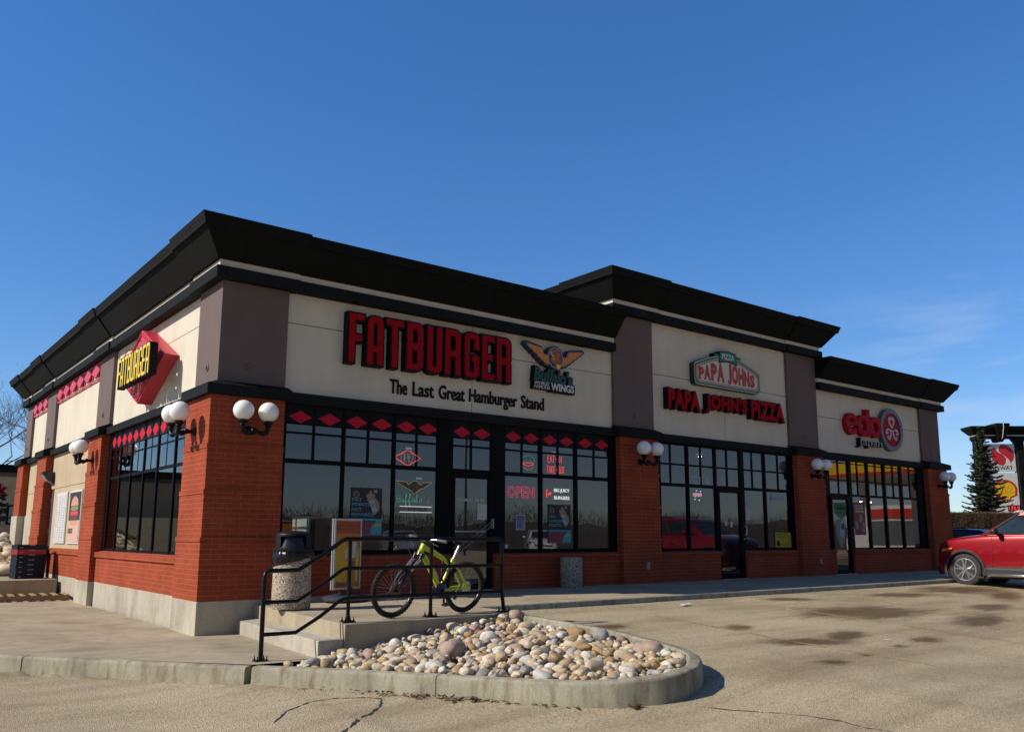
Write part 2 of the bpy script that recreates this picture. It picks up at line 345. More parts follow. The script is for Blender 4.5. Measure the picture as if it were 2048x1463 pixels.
def make_asphalt():
    m, nt, b, N, K = nodes_mat('dusty_asphalt')
    t = N('ShaderNodeTexCoord'); at = N('ShaderNodeAttribute'); at.attribute_name = 'wet'
    grit = setv(N('ShaderNodeTexVoronoi'), Scale=95.0); K(t.outputs['Object'], grit.inputs['Vector'])
    grit2 = setv(N('ShaderNodeTexNoise'), Scale=34.0, Detail=5.0, Roughness=.75); K(t.outputs['Object'], grit2.inputs['Vector'])
    big = setv(N('ShaderNodeTexNoise'), Scale=.55, Detail=7.0, Roughness=.6); K(t.outputs['Object'], big.inputs['Vector'])
    rb = ramp(nt, [(.33, (.38, .305, .195)), (.5, (.47, .385, .252)), (.68, (.53, .44, .292))]); K(big.outputs['Fac'], rb.inputs['Fac'])
    rc = ramp(nt, [(0, (.30, .29, .28)), (.14, (.66, .65, .63)), (.35, (.92, .92, .92)), (.65, (1.03, 1.03, 1.03)), (.86, (1.16, 1.15, 1.13)), (1, (1.75, 1.74, 1.70))]); K(grit.outputs['Color'], rc.inputs['Fac'])
    mu = N('ShaderNodeMix'); mu.data_type = 'RGBA'; mu.blend_type = 'MULTIPLY'; mu.inputs[0].default_value = .9; K(rb.outputs[0], mu.inputs[6]); K(rc.outputs[0], mu.inputs[7])
    rg = ramp(nt, [(.3, (.62, .62, .62)), (.5, (1, 1, 1)), (.7, (1.3, 1.3, 1.3))]); K(grit2.outputs['Fac'], rg.inputs['Fac'])
    mu2 = N('ShaderNodeMix'); mu2.data_type = 'RGBA'; mu2.blend_type = 'MULTIPLY'; mu2.inputs[0].default_value = .8; K(mu.outputs[2], mu2.inputs[6]); K(rg.outputs[0], mu2.inputs[7])
    # dusty wheel tracks
    mt = N('ShaderNodeMapping'); mt.inputs['Rotation'].default_value = (0, 0, R(-38)); mt.inputs['Scale'].default_value = (.16, 1.3, 1); K(t.outputs['Object'], mt.inputs['Vector'])
    tk = setv(N('ShaderNodeTexNoise'), Scale=1.6, Detail=6.0, Roughness=.6); K(mt.outputs[0], tk.inputs['Vector'])
    rt = ramp(nt, [(.36, (.84, .82, .79)), (.5, (1, 1, 1)), (.66, (1.10, 1.10, 1.09))]); K(tk.outputs['Fac'], rt.inputs['Fac'])
    mu3 = N('ShaderNodeMix'); mu3.data_type = 'RGBA'; mu3.blend_type = 'MULTIPLY'; mu3.inputs[0].default_value = 1; K(mu2.outputs[2], mu3.inputs[6]); K(rt.outputs[0], mu3.inputs[7]); mu2 = mu3
    fine = setv(N('ShaderNodeTexNoise'), Scale=16.0, Detail=6.0, Roughness=.75); K(t.outputs['Object'], fine.inputs['Vector'])
    # damp patches
    wn_ = setv(N('ShaderNodeTexNoise'), Scale=2.6, Detail=6.0, Roughness=.65)
    mp_ = N('ShaderNodeMapping'); mp_.inputs['Rotation'].default_value = (0, 0, R(24)); mp_.inputs['Scale'].default_value = (.45, 1.6, 1); K(t.outputs['Object'], mp_.inputs['Vector']); K(mp_.outputs[0], wn_.inputs['Vector'])
    ad = N('ShaderNodeMath'); ad.operation = 'MULTIPLY_ADD'; ad.inputs[1].default_value = 1.5; K(wn_.outputs['Fac'], ad.inputs[0]); K(at.outputs['Fac'], ad.inputs[2])
    ws = N('ShaderNodeMapRange'); ws.interpolation_type = 'SMOOTHSTEP'; setv(ws, From_Min=1.45, From_Max=2.35, To_Min=0, To_Max=1); fa2 = N('ShaderNodeMath'); fa2.operation = 'MULTIPLY_ADD'; fa2.inputs[1].default_value = 1.0; K(fine.outputs['Fac'], fa2.inputs[0]); K(ad.outputs[0], fa2.inputs[2]); K(fa2.outputs[0], ws.inputs['Value'])
    wet = N('ShaderNodeMix'); wet.data_type = 'RGBA'; wet.blend_type = 'MULTIPLY'; wet.inputs[7].default_value = (.34, .29, .22, 1); K(ws.outputs[0], wet.inputs[0]); K(mu2.outputs[2], wet.inputs[6])
    K(wet.outputs[2], b.inputs['Base Color'])
    ro = N('ShaderNodeMapRange'); setv(ro, To_Min=.92, To_Max=.62); K(ws.outputs[0], ro.inputs['Value']); K(ro.outputs[0], b.inputs['Roughness'])
    bp = setv(N('ShaderNodeBump'), Strength=.8, Distance=.012); a2 = N('ShaderNodeMath'); a2.operation = 'ADD'; K(grit2.outputs['Fac'], a2.inputs[0]); K(grit.outputs['Distance'], a2.inputs[1]); K(a2.outputs[0], bp.inputs['Height']); K(bp.outputs[0], b.inputs['Normal'])
    b.inputs['Specular IOR Level'].default_value = .2
    return m

def make_glass(name, tint, ior=1.75, refl=(1, 1, 1)):
    m, nt, b, N, K = nodes_mat(name); nt.nodes.remove(b)
    out = [n for n in nt.nodes if n.type == 'OUTPUT_MATERIAL'][0]
    tr = N('ShaderNodeBsdfTransparent'); tr.inputs[0].default_value = (*tint, 1); gl = N('ShaderNodeBsdfGlossy'); gl.inputs['Roughness'].default_value = 0.004; gl.inputs['Color'].default_value = (*refl, 1)
    t = N('ShaderNodeTexCoord'); n1 = setv(N('ShaderNodeTexNoise'), Scale=.9, Detail=1.0); K(t.outputs['Object'], n1.inputs['Vector'])
    bp = setv(N('ShaderNodeBump'), Strength=.05, Distance=.02); K(n1.outputs['Fac'], bp.inputs['Height']); K(bp.outputs[0], gl.inputs['Normal'])
    lw = N('ShaderNodeLayerWeight'); lw.inputs['Blend'].default_value = .5; f0 = ((ior - 1) / (ior + 1)) ** 2
    pw = N('ShaderNodeMath'); pw.operation = 'POWER'; pw.inputs[1].default_value = 5; ma = N('ShaderNodeMath'); ma.operation = 'MULTIPLY_ADD'; ma.inputs[1].default_value = 1 - f0; ma.inputs[2].default_value = f0
    K(lw.outputs['Facing'], pw.inputs[0]); K(pw.outputs[0], ma.inputs[0]); fr = ma; mx = N('ShaderNodeMixShader')
    K(fr.outputs[0], mx.inputs[0]); K(tr.outputs[0], mx.inputs[1]); K(gl.outputs[0], mx.inputs[2]); K(mx.outputs[0], out.inputs[0])
    return m

def make_aggregate():
    m, nt, b, N, K = nodes_mat('pebble_aggregate')
    t = N('ShaderNodeTexCoord'); v = setv(N('ShaderNodeTexVoronoi'), Scale=62.0); K(t.outputs['Object'], v.inputs['Vector'])
    r_ = ramp(nt, [(0, (.16, .12, .08)), (.2, (.42, .33, .23)), (.45, (.60, .50, .37)), (.7, (.72, .64, .52)), (.9, (.38, .31, .23)), (1, (.76, .70, .6))]); r_.color_ramp.interpolation = 'CONSTANT'; K(v.outputs['Color'], r_.inputs['Fac'])
    d = N('ShaderNodeMapRange'); setv(d, From_Min=.25, From_Max=.65, To_Min=1.0, To_Max=.5); K(v.outputs['Distance'], d.inputs['Value'])
    hs = N('ShaderNodeHueSaturation'); K(r_.outputs[0], hs.inputs['Color']); K(d.outputs[0], hs.inputs['Value']); K(hs.outputs[0], b.inputs['Base Color'])
    bp = setv(N('ShaderNodeBump'), Strength=.7, Distance=.008); bp.invert = True; K(v.outputs['Distance'], bp.inputs['Height']); K(bp.outputs[0], b.inputs['Normal']); setv(b, Roughness=.75)
    return m

BRICK = make_brick(); CREAM = make_stucco('cream_stucco', (.655, .60, .50), .06); MAUVE = make_stucco('mauve_stucco', (.155, .118, .112), .07); TAN = make_stucco('tan_stucco', (.50, .40, .27))
BLACK = make_stucco('black_cornice_paint', (.0055, .0066, .0064), .25); TRIM = mat('black_trim_metal', (.012, .0145, .0145), .7, 0, .22, 3, .15, 30, spec=.08)
FRAME = mat('black_window_frame', (.004, .005, .006), .55, 0, .15, 8, spec=.08)
CONC = make_concrete('light_concrete', (.44, .405, .33), (.24, .18, .11), .4); WALK = make_concrete('sidewalk_concrete', (.385, .325, .228), (.20, .15, .10), .5, .8); KERB = make_concrete('kerb_concrete', (.335, .315, .235), (.15, .105, .06), .85, 1.7)
ASPHALT = make_asphalt(); GLASS = make_glass('shop_glass', (.66, .70, .70), 2.15); DGLASS = make_glass('side_glass', (.50, .60, .60), 2.1)
AGG = make_aggregate()
BMETAL = mat('black_gloss_paint', (.005, .005, .0055), .35, 0, .2, 12, .08, 25, .22)
STEEL = mat('brushed_steel', (.52, .53, .54), .32, 1.0, .08, 20); WHITE = mat('white_plastic', (.72, .72, .70), .45, 0, .04, 3)
GLOBE = mat('opal_globe', (.86, .86, .84), .30, 0, .02, 2); RUBBER = mat('black_rubber', (.016, .015, .014), .85, 0, .3, 30, .3, 80)
RED = mat('red_acrylic', (.34, .006, .012), .7, 0, .07, 3, spec=.06); REDP = mat('red_sign_paint', (.60, .045, .075), .42, 0, .08, 2); YEL = mat('yellow_acrylic', (.86, .62, .03), .4, 0, .05, 3)
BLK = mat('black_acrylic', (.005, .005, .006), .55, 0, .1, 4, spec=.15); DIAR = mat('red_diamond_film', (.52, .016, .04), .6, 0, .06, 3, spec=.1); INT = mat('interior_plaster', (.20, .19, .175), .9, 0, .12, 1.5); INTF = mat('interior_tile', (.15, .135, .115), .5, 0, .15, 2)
_g = GLOBE.node_tree.nodes['Principled BSDF']; _g.inputs['Subsurface Weight'].default_value = .85; _g.inputs['Subsurface Radius'].default_value = (1, 1, 1); _g.inputs['Subsurface Scale'].default_value = .12
def flat(name, c, rough=.55): return mat(name, c, rough, 0, .05, 4)
# ================================================================== ground and pavements
WET = [(9.3, -6.14, 1.5, -0.61, -1.01, -0.57), (5.33, -7.55, 0.6, -0.28, -0.28, -0.18), (6.3, -7.51, 0.3, -0.14, -0.51, -0.3), (4.28, -8.57, 0.21, -0.11, -0.18, -0.11), (7.11, -8.23, 0.25, -0.12, -0.28, -0.14), (6.2, -8.32, 0.14, -0.07, -0.14, -0.07), (12.62, -6.7, 0.54, -0.21, -0.7, -0.3), (10.17, -7.61, 0.57, -0.24, -1.03, -0.45), (5.56, -6.29, 0.25, -0.11, -0.31, -0.24), (15.95, -4.71, 1.69, -0.56, -1.01, -0.46), (15.53, -5.82, 0.52, -0.18, -1.25, -0.51), (5.12, -8.47, 0.13, -0.06, -0.12, -0.07), (13.06, -4.78, 1.09, -0.38, -0.51, -0.27), (9.69, -4.34, 0.74, -0.27, -0.27, -0.18), (3.75, -5.49, 0.28, -0.12, -0.23, -0.23)]
KPATH = [(-3.9, -.06, -.475), (-3.02, -1.6, -.448), (-1.985, -3.34, -.413), (-1.12, -4.81, -.38), (-1.09, -4.858, -.375), (-.521, -5.82, -.35), (.215, -7.166, -.325), (.5, -7.72, -.31), (.74, -8.1, -.30), (1.02, -8.39, -.282), (1.40, -8.57, -.255), (1.72, -8.60, -.237), (2.05, -8.50, -.22), (2.34, -8.30, -.20), (2.53, -8.10, -.188), (2.67, -7.87, -.172), (2.73, -7.58, -.15), (2.725, -7.2, -.11), (2.70, -6.8, -.07), (2.68, -6.0, -.03), (2.68, -5.135, -.004), (2.70, -4.75, 0)]

def wet_at(x, y):
    b = 0
    for cx_, cy_, ax, ay, bx, by in WET:
        d = ax * by - ay * bx; u = ((x - cx_) * by - (y - cy_) * bx) / d; v = (ax * (y - cy_) - ay * (x - cx_)) / d
        b = max(b, 1.25 * math.exp(-(u * u + v * v) * .9))
    return b
def inside_kerb(x, y):      # distance-like test: > 0 on the building side of the kerb
    if x > 2.66 and y < -4.6: return -1
    best = 1e9; sgn = 1
    for (x0, y0, _), (x1, y1, _) in zip(KPATH, KPATH[1:]):
        dx, dy = x1 - x0, y1 - y0; t = min(1, max(0, ((x - x0) * dx + (y - y0) * dy) / (dx * dx + dy * dy)))
        px, py = x0 + dx * t, y0 + dy * t; d = math.hypot(x - px, y - py)
        if d < best: best = d; sgn = 1 if (dx * (y - y0) - dy * (x - x0)) > 0 else -1
    return best * sgn

def axis(lo, hi, step, far):
    a = [lo + i * step for i in range(int(round((hi - lo) / step)) + 1)]
    g = step; p = a[-1]; q = a[0]; out1 = []; out0 = []
    while p < far: g = g * 1.35 if g < 60 else g; p += g; out1.append(p)
    g = step
    while q > -far: g = g * 1.35 if g < 60 else g; q -= g; out0.append(q)
    return out0[::-1] + a + out1
XS = axis(-5.2, 22, .1, 900); YS = axis(-14.0, -3.2, .1, 900)
gv = []; gf = []; gw = []
for j, y in enumerate(YS):
    for i, x in enumerate(XS):
        z = lot_z(x, y)
        if (-4.2 < x < 3.0 and y > -9) or y > -3.5:
            if x < 3.0 and y < 30 and inside_kerb(x, y) > .12: z -= .55
            elif x >= 2.5 and y > -3.4: z -= .25 if x < 32 else 0
        z += .012 * mnoise.noise((x * .6, y * .6, 0)) if abs(x) < 60 and abs(y) < 60 else 0
        gv.append((x, y, z)); gw.append(wet_at(x, y) if -2 < x < 22 and -12 < y < -3 else 0)
nx_ = len(XS)
for j in range(len(YS) - 1):
    for i in range(nx_ - 1): gf.append((j * nx_ + i, j * nx_ + i + 1, (j + 1) * nx_ + i + 1, (j + 1) * nx_ + i))
lot_me = bpy.data.meshes.new('parking_lot'); lot_me.from_pydata(gv, [], gf); lot_me.materials.append(ASPHALT)
wa = lot_me.attributes.new('wet', 'FLOAT', 'POINT'); wa.data.foreach_set('value', gw)
for p in lot_me.polygons: p.use_smooth = True
lot = bpy.data.objects.new('parking_lot', lot_me); col.objects.link(lot); struct(lot)

def drape(name, pts, width, m, dz=.004, zf=lot_z, jit=0, sub=6):
    P = []
    for (x0, y0), (x1, y1) in zip(pts, pts[1:]):
        for k in range(sub):
            t = k / sub; P.append((x0 + (x1 - x0) * t, y0 + (y1 - y0) * t))
    P.append(pts[-1]); mb = MB(); L_ = []; Rr = []
    for i, (x, y) in enumerate(P):
        a = P[max(0, i - 1)]; b = P[min(len(P) - 1, i + 1)]; dx, dy = b[0] - a[0], b[1] - a[1]; l = math.hypot(dx, dy) or 1
        w = width * (.5 + random.uniform(-jit, jit)); ox, oy = random.uniform(-jit, jit) * width, random.uniform(-jit, jit) * width
        for lst, sg in ((L_, 1), (Rr, -1)):
            px, py = x + ox - dy / l * w * sg, y + oy + dx / l * w * sg; lst.append((px, py, zf(px, py) + .012 * mnoise.noise((px * .6, py * .6, 0)) + dz))
    n = len(P); mb.add(L_ + Rr, [(i, i + 1, n + i + 1, n + i) for i in range(n - 1)]); return mb.build(name, m, uv=False)
CRACK = mat('crack_filler', (.022, .021, .021), .85, 0, .3, 8); PAINT = mat('worn_yellow_paint', (.33, .245, .105), .9, 0, .4, 9)
struct(drape('asphalt_crack', [(-0.37, -6.47), (-0.53, -6.75), (-0.76, -6.99), (-0.93, -7.11), (-1.13, -7.34), (-1.28, -7.47), (-1.42, -7.54), (-1.7, -7.7)], .030, CRACK, jit=.35))
struct(drape('asphalt_crack', [(-0.38, -6.52), (-0.45, -6.33), (-0.57, -6.25), (-0.68, -6.15), (-0.9, -6.12), (-1.15, -6.27), (-1.3, -6.34), (-1.56, -6.69)], .014, CRACK, .0045, jit=.4))
struct(drape('asphalt_crack', [(1.65, -8.92), (1.71, -9.1), (1.89, -9.37), (2.06, -9.68), (2.14, -9.96), (2.11, -10.17), (2.19, -10.39)], .014, CRACK, jit=.4))
for pts in ([(5.26, -4.9), (5.21, -6.2)], [(5.20, -6.7), (5.18, -7.9)], [(5.18, -8.1), (5.18, -9.3)], [(8.35, -4.6), (8.3, -6.9)], [(8.28, -7.3), (8.1, -9.1)], [(11.3, -4.5), (11.2, -8.5)], [(14.2, -4.4), (14.1, -8.5)]):
    struct(drape('stall_line', pts, .055, PAINT, .003, jit=.3))
# swept kerb
def sweep_kerb(name, path, width, h, m):
    rings = []
    for i, (x, y, z) in enumerate(path):
        a = path[max(0, i - 1)]; b = path[min(len(path) - 1, i + 1)]; dx, dy = b[0] - a[0], b[1] - a[1]; l = math.hypot(dx, dy); nx, ny = -dy / l, dx / l
        ring = []
        for d, hh in ((.0, -h), (.012, -.035), (.02, -.012), (.04, 0.0), (width - .03, .004), (width, -.02), (width, -h)): ring.append((x + nx * d, y + ny * d, z + hh))
        rings.append(ring)
    mb = MB(); mb.loft(rings); return mb.build(name, m, smooth=40, uv=False)
def dense(path, k=5):
    out = []
    for a, b in zip(path, path[1:]):
        for i in range(k): t = i / k; out.append(tuple(a[j] + (b[j] - a[j]) * t for j in range(3)))
    return out + [path[-1]]
def wob(path): return [(x + .006 * mnoise.noise((x * 3, y * 3, 1)), y + .006 * mnoise.noise((x * 3, y * 3, 5)), z + .005 * mnoise.noise((x * 4, y * 4, 9))) for x, y, z in path]
struct(sweep_kerb('kerb', wob(dense([(-8.5, 7.6, -.53), (-5.5, 2.6, -.5), (-3.9, -.06, -.475), (-2.84, -1.9, -.44)])), .16, .40, KERB))
struct(sweep_kerb('kerb', wob(dense([(-2.83, -1.917, -.44), (-1.985, -3.34, -.413), (-1.13, -4.79, -.38)])), .16, .40, KERB))
isl = KPATH[4:]
def cut(path, a, b): return [p for i, p in enumerate(path) if a <= i <= b]
D_ = dense(isl, 4)
struct(sweep_kerb('kerb', wob([(p[0] + .008, p[1] - .014, p[2]) if i == 0 else p for i, p in enumerate(cut(D_, 0, 7))]), .16, .44, KERB))
struct(sweep_kerb('kerb', wob([(D_[7][0] + .005, D_[7][1] - .01, D_[7][2])] + cut(D_, 8, 34)), .16, .44, KERB))
struct(sweep_kerb('kerb', wob([(D_[34][0] + .008, D_[34][1] + .008, D_[34][2])] + cut(D_, 35, 999)), .16, .44, KERB))

# lower pavement beside the building
mb = MB(); rows = []
ys = [-4.78 + .24 * i for i in range(20)] + [-.05 + .6 * i for i in range(30)]
for y in ys:
    if y < -1.6: xl = -3.02 + (-1.6 - y) * (1.93 / 3.258) + .12
    else: xl = -3.02 - (y + 1.6) * .58 + .12
    xr = (.52 + (y + .2) * .158) if y < -.16 else -.13
    rows.append([(xl + (xr - xl) * k / 8, y, pave_z(xl + (xr - xl) * k / 8, y)) for k in range(9)])
mb.loft(rows, closed_ring=False, caps=False)
struct(mb.build('pavement', WALK, smooth=60, uv=False))
# raised landing behind the pallet
mb = MB(); mb.box(-6, -.15, 10.95, 24, -.62, -.09); struct(mb.build('landing', WALK, bevel=.012, uv=False))

# platform, steps and front sidewalk
def quadbox(mb, top, zb):   # top: 4+ points counter-clockwise
    n = len(top); v = list(top) + [(x, y, zb) for x, y, z in top]
    mb.add(v, [tuple(range(n)), tuple(range(2 * n - 1, n - 1, -1))] + [(i, n + i, n + (i + 1) % n, (i + 1) % n) for i in range(n)])
mb = MB(); quadbox(mb, [(.094, -4.75, -.004), (2.84, -4.75, 0), (2.84, -3.64, 0), (2.84, .05, -.03), (.774, .05, -.088), (.774, -.2, -.083)], -.9)
struct(mb.build('platform', WALK, bevel=.012, uv=False))
mb = MB(); quadbox(mb, [(-.222, -4.72, -.178), (.10, -4.72, -.175), (.79, -.19, -.30), (.79, .0, -.30), (.497, .0, -.322), (.494, -.2, -.32)], -.9)
struct(mb.build('step', CONC, bevel=.012, uv=False))
x = 2.845; segs = []
while x < 31: 
    w = 1.5 if len(segs) % 3 else 3.0; segs.append((x, min(x + w, 31))); x += w
for i, (a, b) in enumerate(segs):
    mb = MB(); quadbox(mb, [(a, -3.46, .0), (b - .006, -3.46, .0), (b - .006, .05, -.027), (a, .05, -.027)], -.5); struct(mb.build('sidewalk', WALK, bevel=.006, uv=False))
x = 2.845; n = 0
while x < 31:
    w = (1.55, 2.35, 1.9)[n % 3]; n += 1; mb = MB()
    mb.loft([[(q, -3.63, -.5), (q, -3.622, -.03), (q, -3.60, -.004), (q, -3.465, .003), (q, -3.465, -.5)] for q in (x, x + w - .012)])
    struct(mb.build('kerb', KERB, smooth=40, uv=False)); x += w
# bed under the river stones
def bed_z(x, y): return -.47 + .0854 * x + .0088 * (y + 6) + .0043 * x * x + .0112 * x * (y + 6) + .03 + .055 * math.exp(-((x - 1.3) ** 2 / 1.6 + (y + 6.1) ** 2 / 2.2)) + .06 * max(0, min(1, (.3 - x))) + .05 * max(0, min(1, (y + 5.6) / .8)) * max(0, min(1, x / 1.5))
mb = MB(); pts = []
for j in range(22):
    y = -8.5 + j * (3.76 / 21); row = []
    for i in range(22): x = -1.1 + i * (3.85 / 21); row.append((x, y, (bed_z(x, y) - .03) if inside_kerb(x, y) > .10 else bed_z(x, y) - .4))
    pts.append(row)
mb.loft(pts, closed_ring=False, caps=False); struct(mb.build('bed_soil', mat('bed_soil', (.12, .10, .075), .95, 0, .3, 14, .6, 60), smooth=60, uv=False))

# ================================================================== the building
B = wthing('shop_building', (0, 0, 0), 'single storey brick and stucco shop row with black cornices and three shopfronts', 'building')
def part(mb, name, m, parent=None, **k): return mb.build(name, m, parent or B, **k)

# brick pillars with corbelled bands
def pillar(x0, x1, y0, y1, zb, sides, zt=3.36):
    mb = MB(); lev = [(zb, .93), (.93, 1.71), (1.71, 2.46), (2.46, zt)] if zb < 1 else [(zb, 2.46), (2.46, zt)]; dd = [.180, .166, .152, .138] if zb < 1 else [.152, .138]
    def foot(d): return (x0 - (d if 'l' in sides else 0), x1 + (d if 'r' in sides else 0), y0 - (d if 'f' in sides else 0), y1)
    for i, (a, b) in enumerate(lev):
        X0, X1, Y0, Y1 = foot(dd[i]); mb.box(X0, X1, Y0, Y1, a, b - (.082 if False else 0))
        if i:
            X0, X1, Y0, Y1 = foot(dd[i - 1] + .012)
            if 'l' in sides and 'f' not in sides: Y0 -= .012; Y1 += .012
            elif 'l' not in sides: X0 -= .012; X1 += .012 if 'r' not in sides else 0
            mb.box(X0, X1, Y0, Y1 + (.001 if 'f' in sides else 0), a + .004, a + .082)
    return mb
zb = -.005
part(pillar(0, 1.155, 0, 1.09, zb, 'fl'), 'brick_pillar', BRICK)
part(pillar(9.40, 10.675, 0, .35, -.04, 'f'), 'brick_pillar', BRICK)
part(pillar(16.45, 17.785, 0, .35, -.04, 'f'), 'brick_pillar', BRICK)
part(pillar(24.0, 25.18, 0, 1.2, -.04, 'fr'), 'brick_pillar', BRICK)
part(pillar(0, .35, 7.36, 8.66, zb, 'l'), 'brick_pillar', BRICK)
part(pillar(0, .35, 14.12, 15.55, zb, 'l'), 'brick_pillar', BRICK)
part(pillar(0, .6, 18.13, 19.25, 1.66, 'l'), 'brick_pillar', BRICK)
for x, z in ((10.19, .30), (17.28, .30)):
    mb = MB(); mb.box(x - .045, x + .045, -.205, -.17, z, z + .16); mb.box(x - .03, x + .03, -.212, -.205, z + .02, z + .14); part(mb, 'outlet_box', mat('outlet_grey', (.30, .30, .29), .5), bevel=.004)
# concrete foundation
mb = MB(); mb.box(-.186, 2.9, -.196, 1.10, -1.0, -.005); mb.box(-.06, .4, 1.10, 7.36, -1.0, -.006); mb.box(-.19, .4, 7.34, 8.67, -1.0, -.004); mb.box(-.06, .4, 8.67, 13.3, -1.0, -.006)
mb.box(-.19, .4, 14.10, 15.56, -1.0, -.004); mb.box(.03, .4, 15.56, 18.12, -1.0, 1.655); mb.box(-.19, .6, 18.12, 19.26, -1.0, 1.658)
part(mb, 'foundation', CONC, bevel=.008)
# low brick walls under the windows, each with a rowlock sill
SILL = BRICK
def lowwall(x0, x1, zb_=-.04):
    mb = MB(); mb.box(x0, x1, -.06, .2, zb_, .602); w = part(mb, 'low_wall', BRICK)
    mb = MB(); mb.add([(x, y, z) for x in (x0 - .0, x1 + .0) for y, z in ((-.10, .603), (-.10, .665), (.02, .70), (.02, .603))], [(0, 1, 2, 3), (7, 6, 5, 4), (0, 4, 5, 1), (1, 5, 6, 2), (2, 6, 7, 3), (3, 7, 4, 0)])
    mb.build('sill', SILL, w)
lowwall(1.156, 4.80); lowwall(5.83, 9.399); lowwall(10.676, 13.02); lowwall(14.10, 16.449); lowwall(17.786, 18.32); lowwall(19.29, 23.999)
def lowwall_l(y0, y1):
    mb = MB(); mb.box(-.06, .2, y0, y1, zb, .55); w = part(mb, 'low_wall', BRICK)
    mb = MB(); mb.add([(x, y, z) for y in (y0, y1) for x, z in ((-.10, .551), (-.10, .655), (.06, .69), (.06, .551))], [(0, 1, 2, 3), (7, 6, 5, 4), (0, 4, 5, 1), (1, 5, 6, 2), (2, 6, 7, 3), (3, 7, 4, 0)])
    mb.build('sill', SILL, w)
lowwall_l(1.091, 7.359); lowwall_l(8.661, 13.25)

# windows: frame bars with the glass behind them
def front_window(x0, x1, z0, z1, full, upper, hor, hup, yb=(.02, .10), glass=GLASS, name='window', face='f', parent=None):
    """full: (a,b) vertical bars over the whole height; upper: (a,b,zlow) bars above zlow; hor: (z0,z1) across; hup"""
    mb = MB(); y0, y1 = yb
    def bx(a, b, c, d, e, f_):
        if face == 'f': mb.box(a, b, c, d, e, f_)
        else: mb.box(c, d, a, b, e, f_)
    for a, b in full: bx(a, b, y0, y1, z0, z1)
    edges = sorted(full)
    for (a, b), (c_, d_) in zip(edges, edges[1:]):
        for h0, h1 in hor: bx(b, c_, y0 + .012, y1 - .004, h0, h1)
    allv = sorted(list(full) + [(a, b) for a, b, _ in upper])
    for a, b, zl in upper:
        bx(a, b, y0 + .018, y1 - .006, zl, z1 - .0)
    for (a, b), (c_, d_) in zip(allv, allv[1:]):
        for h0, h1 in hup: bx(b, c_, y0 + .022, y1 - .008, h0, h1)
    w = mb.build(name, FRAME, parent or B)
    g = MB(); ym = (y0 + y1) / 2
    if face == 'f': g.add([(x0 + .01, ym, z0 + .01), (x1 - .01, ym, z0 + .01), (x1 - .01, ym, z1 - .01), (x0 + .01, ym, z1 - .01)], [(0, 1, 2, 3)])
    else: g.add([(ym, x0 + .01, z0 + .01), (ym, x1 - .01, z0 + .01), (ym, x1 - .01, z1 - .01), (ym, x0 + .01, z1 - .01)], [(0, 3, 2, 1)])
    g.build('pane', glass, w)
    return w, allv
def diamonds(w, cells, z, hw, hh, face='f', band=(3.02, 3.36)):
    mb = MB(); d = MB()
    for a, b in cells:
        c_ = (a + b) / 2; k = min(hw, (b - a) / 2 - .01)
        P = [(c_ - k, z), (c_, z - hh), (c_ + k, z), (c_, z + hh)]
        if face == 'f':
            mb.box(a, b, .04, .075, *band); d.poly(P, .034, .039, lambda u, v, q: (u, q, v))
        else:
            mb.box(.06, .085, a, b, *band); d.poly(P, .054, .059, lambda u, v, q: (q, u, v))
    mb.build('black_band', BLK, w); d.build('red_diamonds', DIAR, w)
ZT = 3.40
HB = [(.69, .785), (2.305, 2.385)]
w, av = front_window(1.16, 4.80, .69, ZT, [(1.16, 1.27), (2.372, 2.425), (3.436, 3.493), (4.448, 4.80)], [(1.785, 1.825, 2.385), (2.885, 2.925, 2.385), (3.95, 3.99, 2.385)], HB, [(2.83, 2.868), (3.0, 3.03)])
diamonds(w, [(a[1], b[0]) for a, b in zip(av, av[1:])], 3.135, .22, .115)
w, av = front_window(4.801, 5.789, 2.31, ZT, [(4.801, 4.815), (5.775, 5.789)], [(5.255, 5.295, 2.385)], [(2.31, 2.385)], [(2.83, 2.868), (3.0, 3.03)], name='transom_window')
diamonds(w, [(a[1], b[0]) for a, b in zip(av, av[1:])], 3.135, .22, .115)
w, av = front_window(5.79, 9.40, .69, ZT, [(5.79, 6.135), (7.082, 7.16), (8.11, 8.186), (9.19, 9.40)], [(6.585, 6.62, 2.385), (7.605, 7.64, 2.385), (8.70, 8.735, 2.385)], HB, [(2.83, 2.868), (3.0, 3.03)])
diamonds(w, [(a[1], b[0]) for a, b in zip(av, av[1:])], 3.14, .21, .115)
HB2 = [(.69, .77), (2.28, 2.36)]
w, av = front_window(10.67, 13.049, .69, ZT, [(10.67, 10.93), (11.905, 11.977), (12.995, 13.049)], [(11.30, 11.335, 2.36), (12.45, 12.485, 2.36)], HB2, [(2.808, 2.852), (3.31, 3.34)])
w, av = front_window(13.05, 14.15, 2.285, ZT, [(13.05, 13.06), (14.04, 14.15)], [(13.50, 13.54, 2.36)], [(2.285, 2.36)], [(2.808, 2.852), (3.31, 3.34)], name='transom_window')
w, av = front_window(14.151, 16.46, .69, ZT, [(14.151, 14.20), (15.088, 15.167), (16.25, 16.46)], [(14.58, 14.615, 2.36), (15.745, 15.785, 2.36)], HB2, [(2.808, 2.852), (3.31, 3.34)])
HB3 = [(.69, .745), (2.28, 2.345)]
w, av = front_window(17.78, 19.389, 2.265, ZT, [(17.78, 18.29), (19.33, 19.389)], [(18.79, 18.825, 2.345)], [(2.265, 2.345)], [(2.74, 2.775), (3.26, 3.29)], name='transom_window')
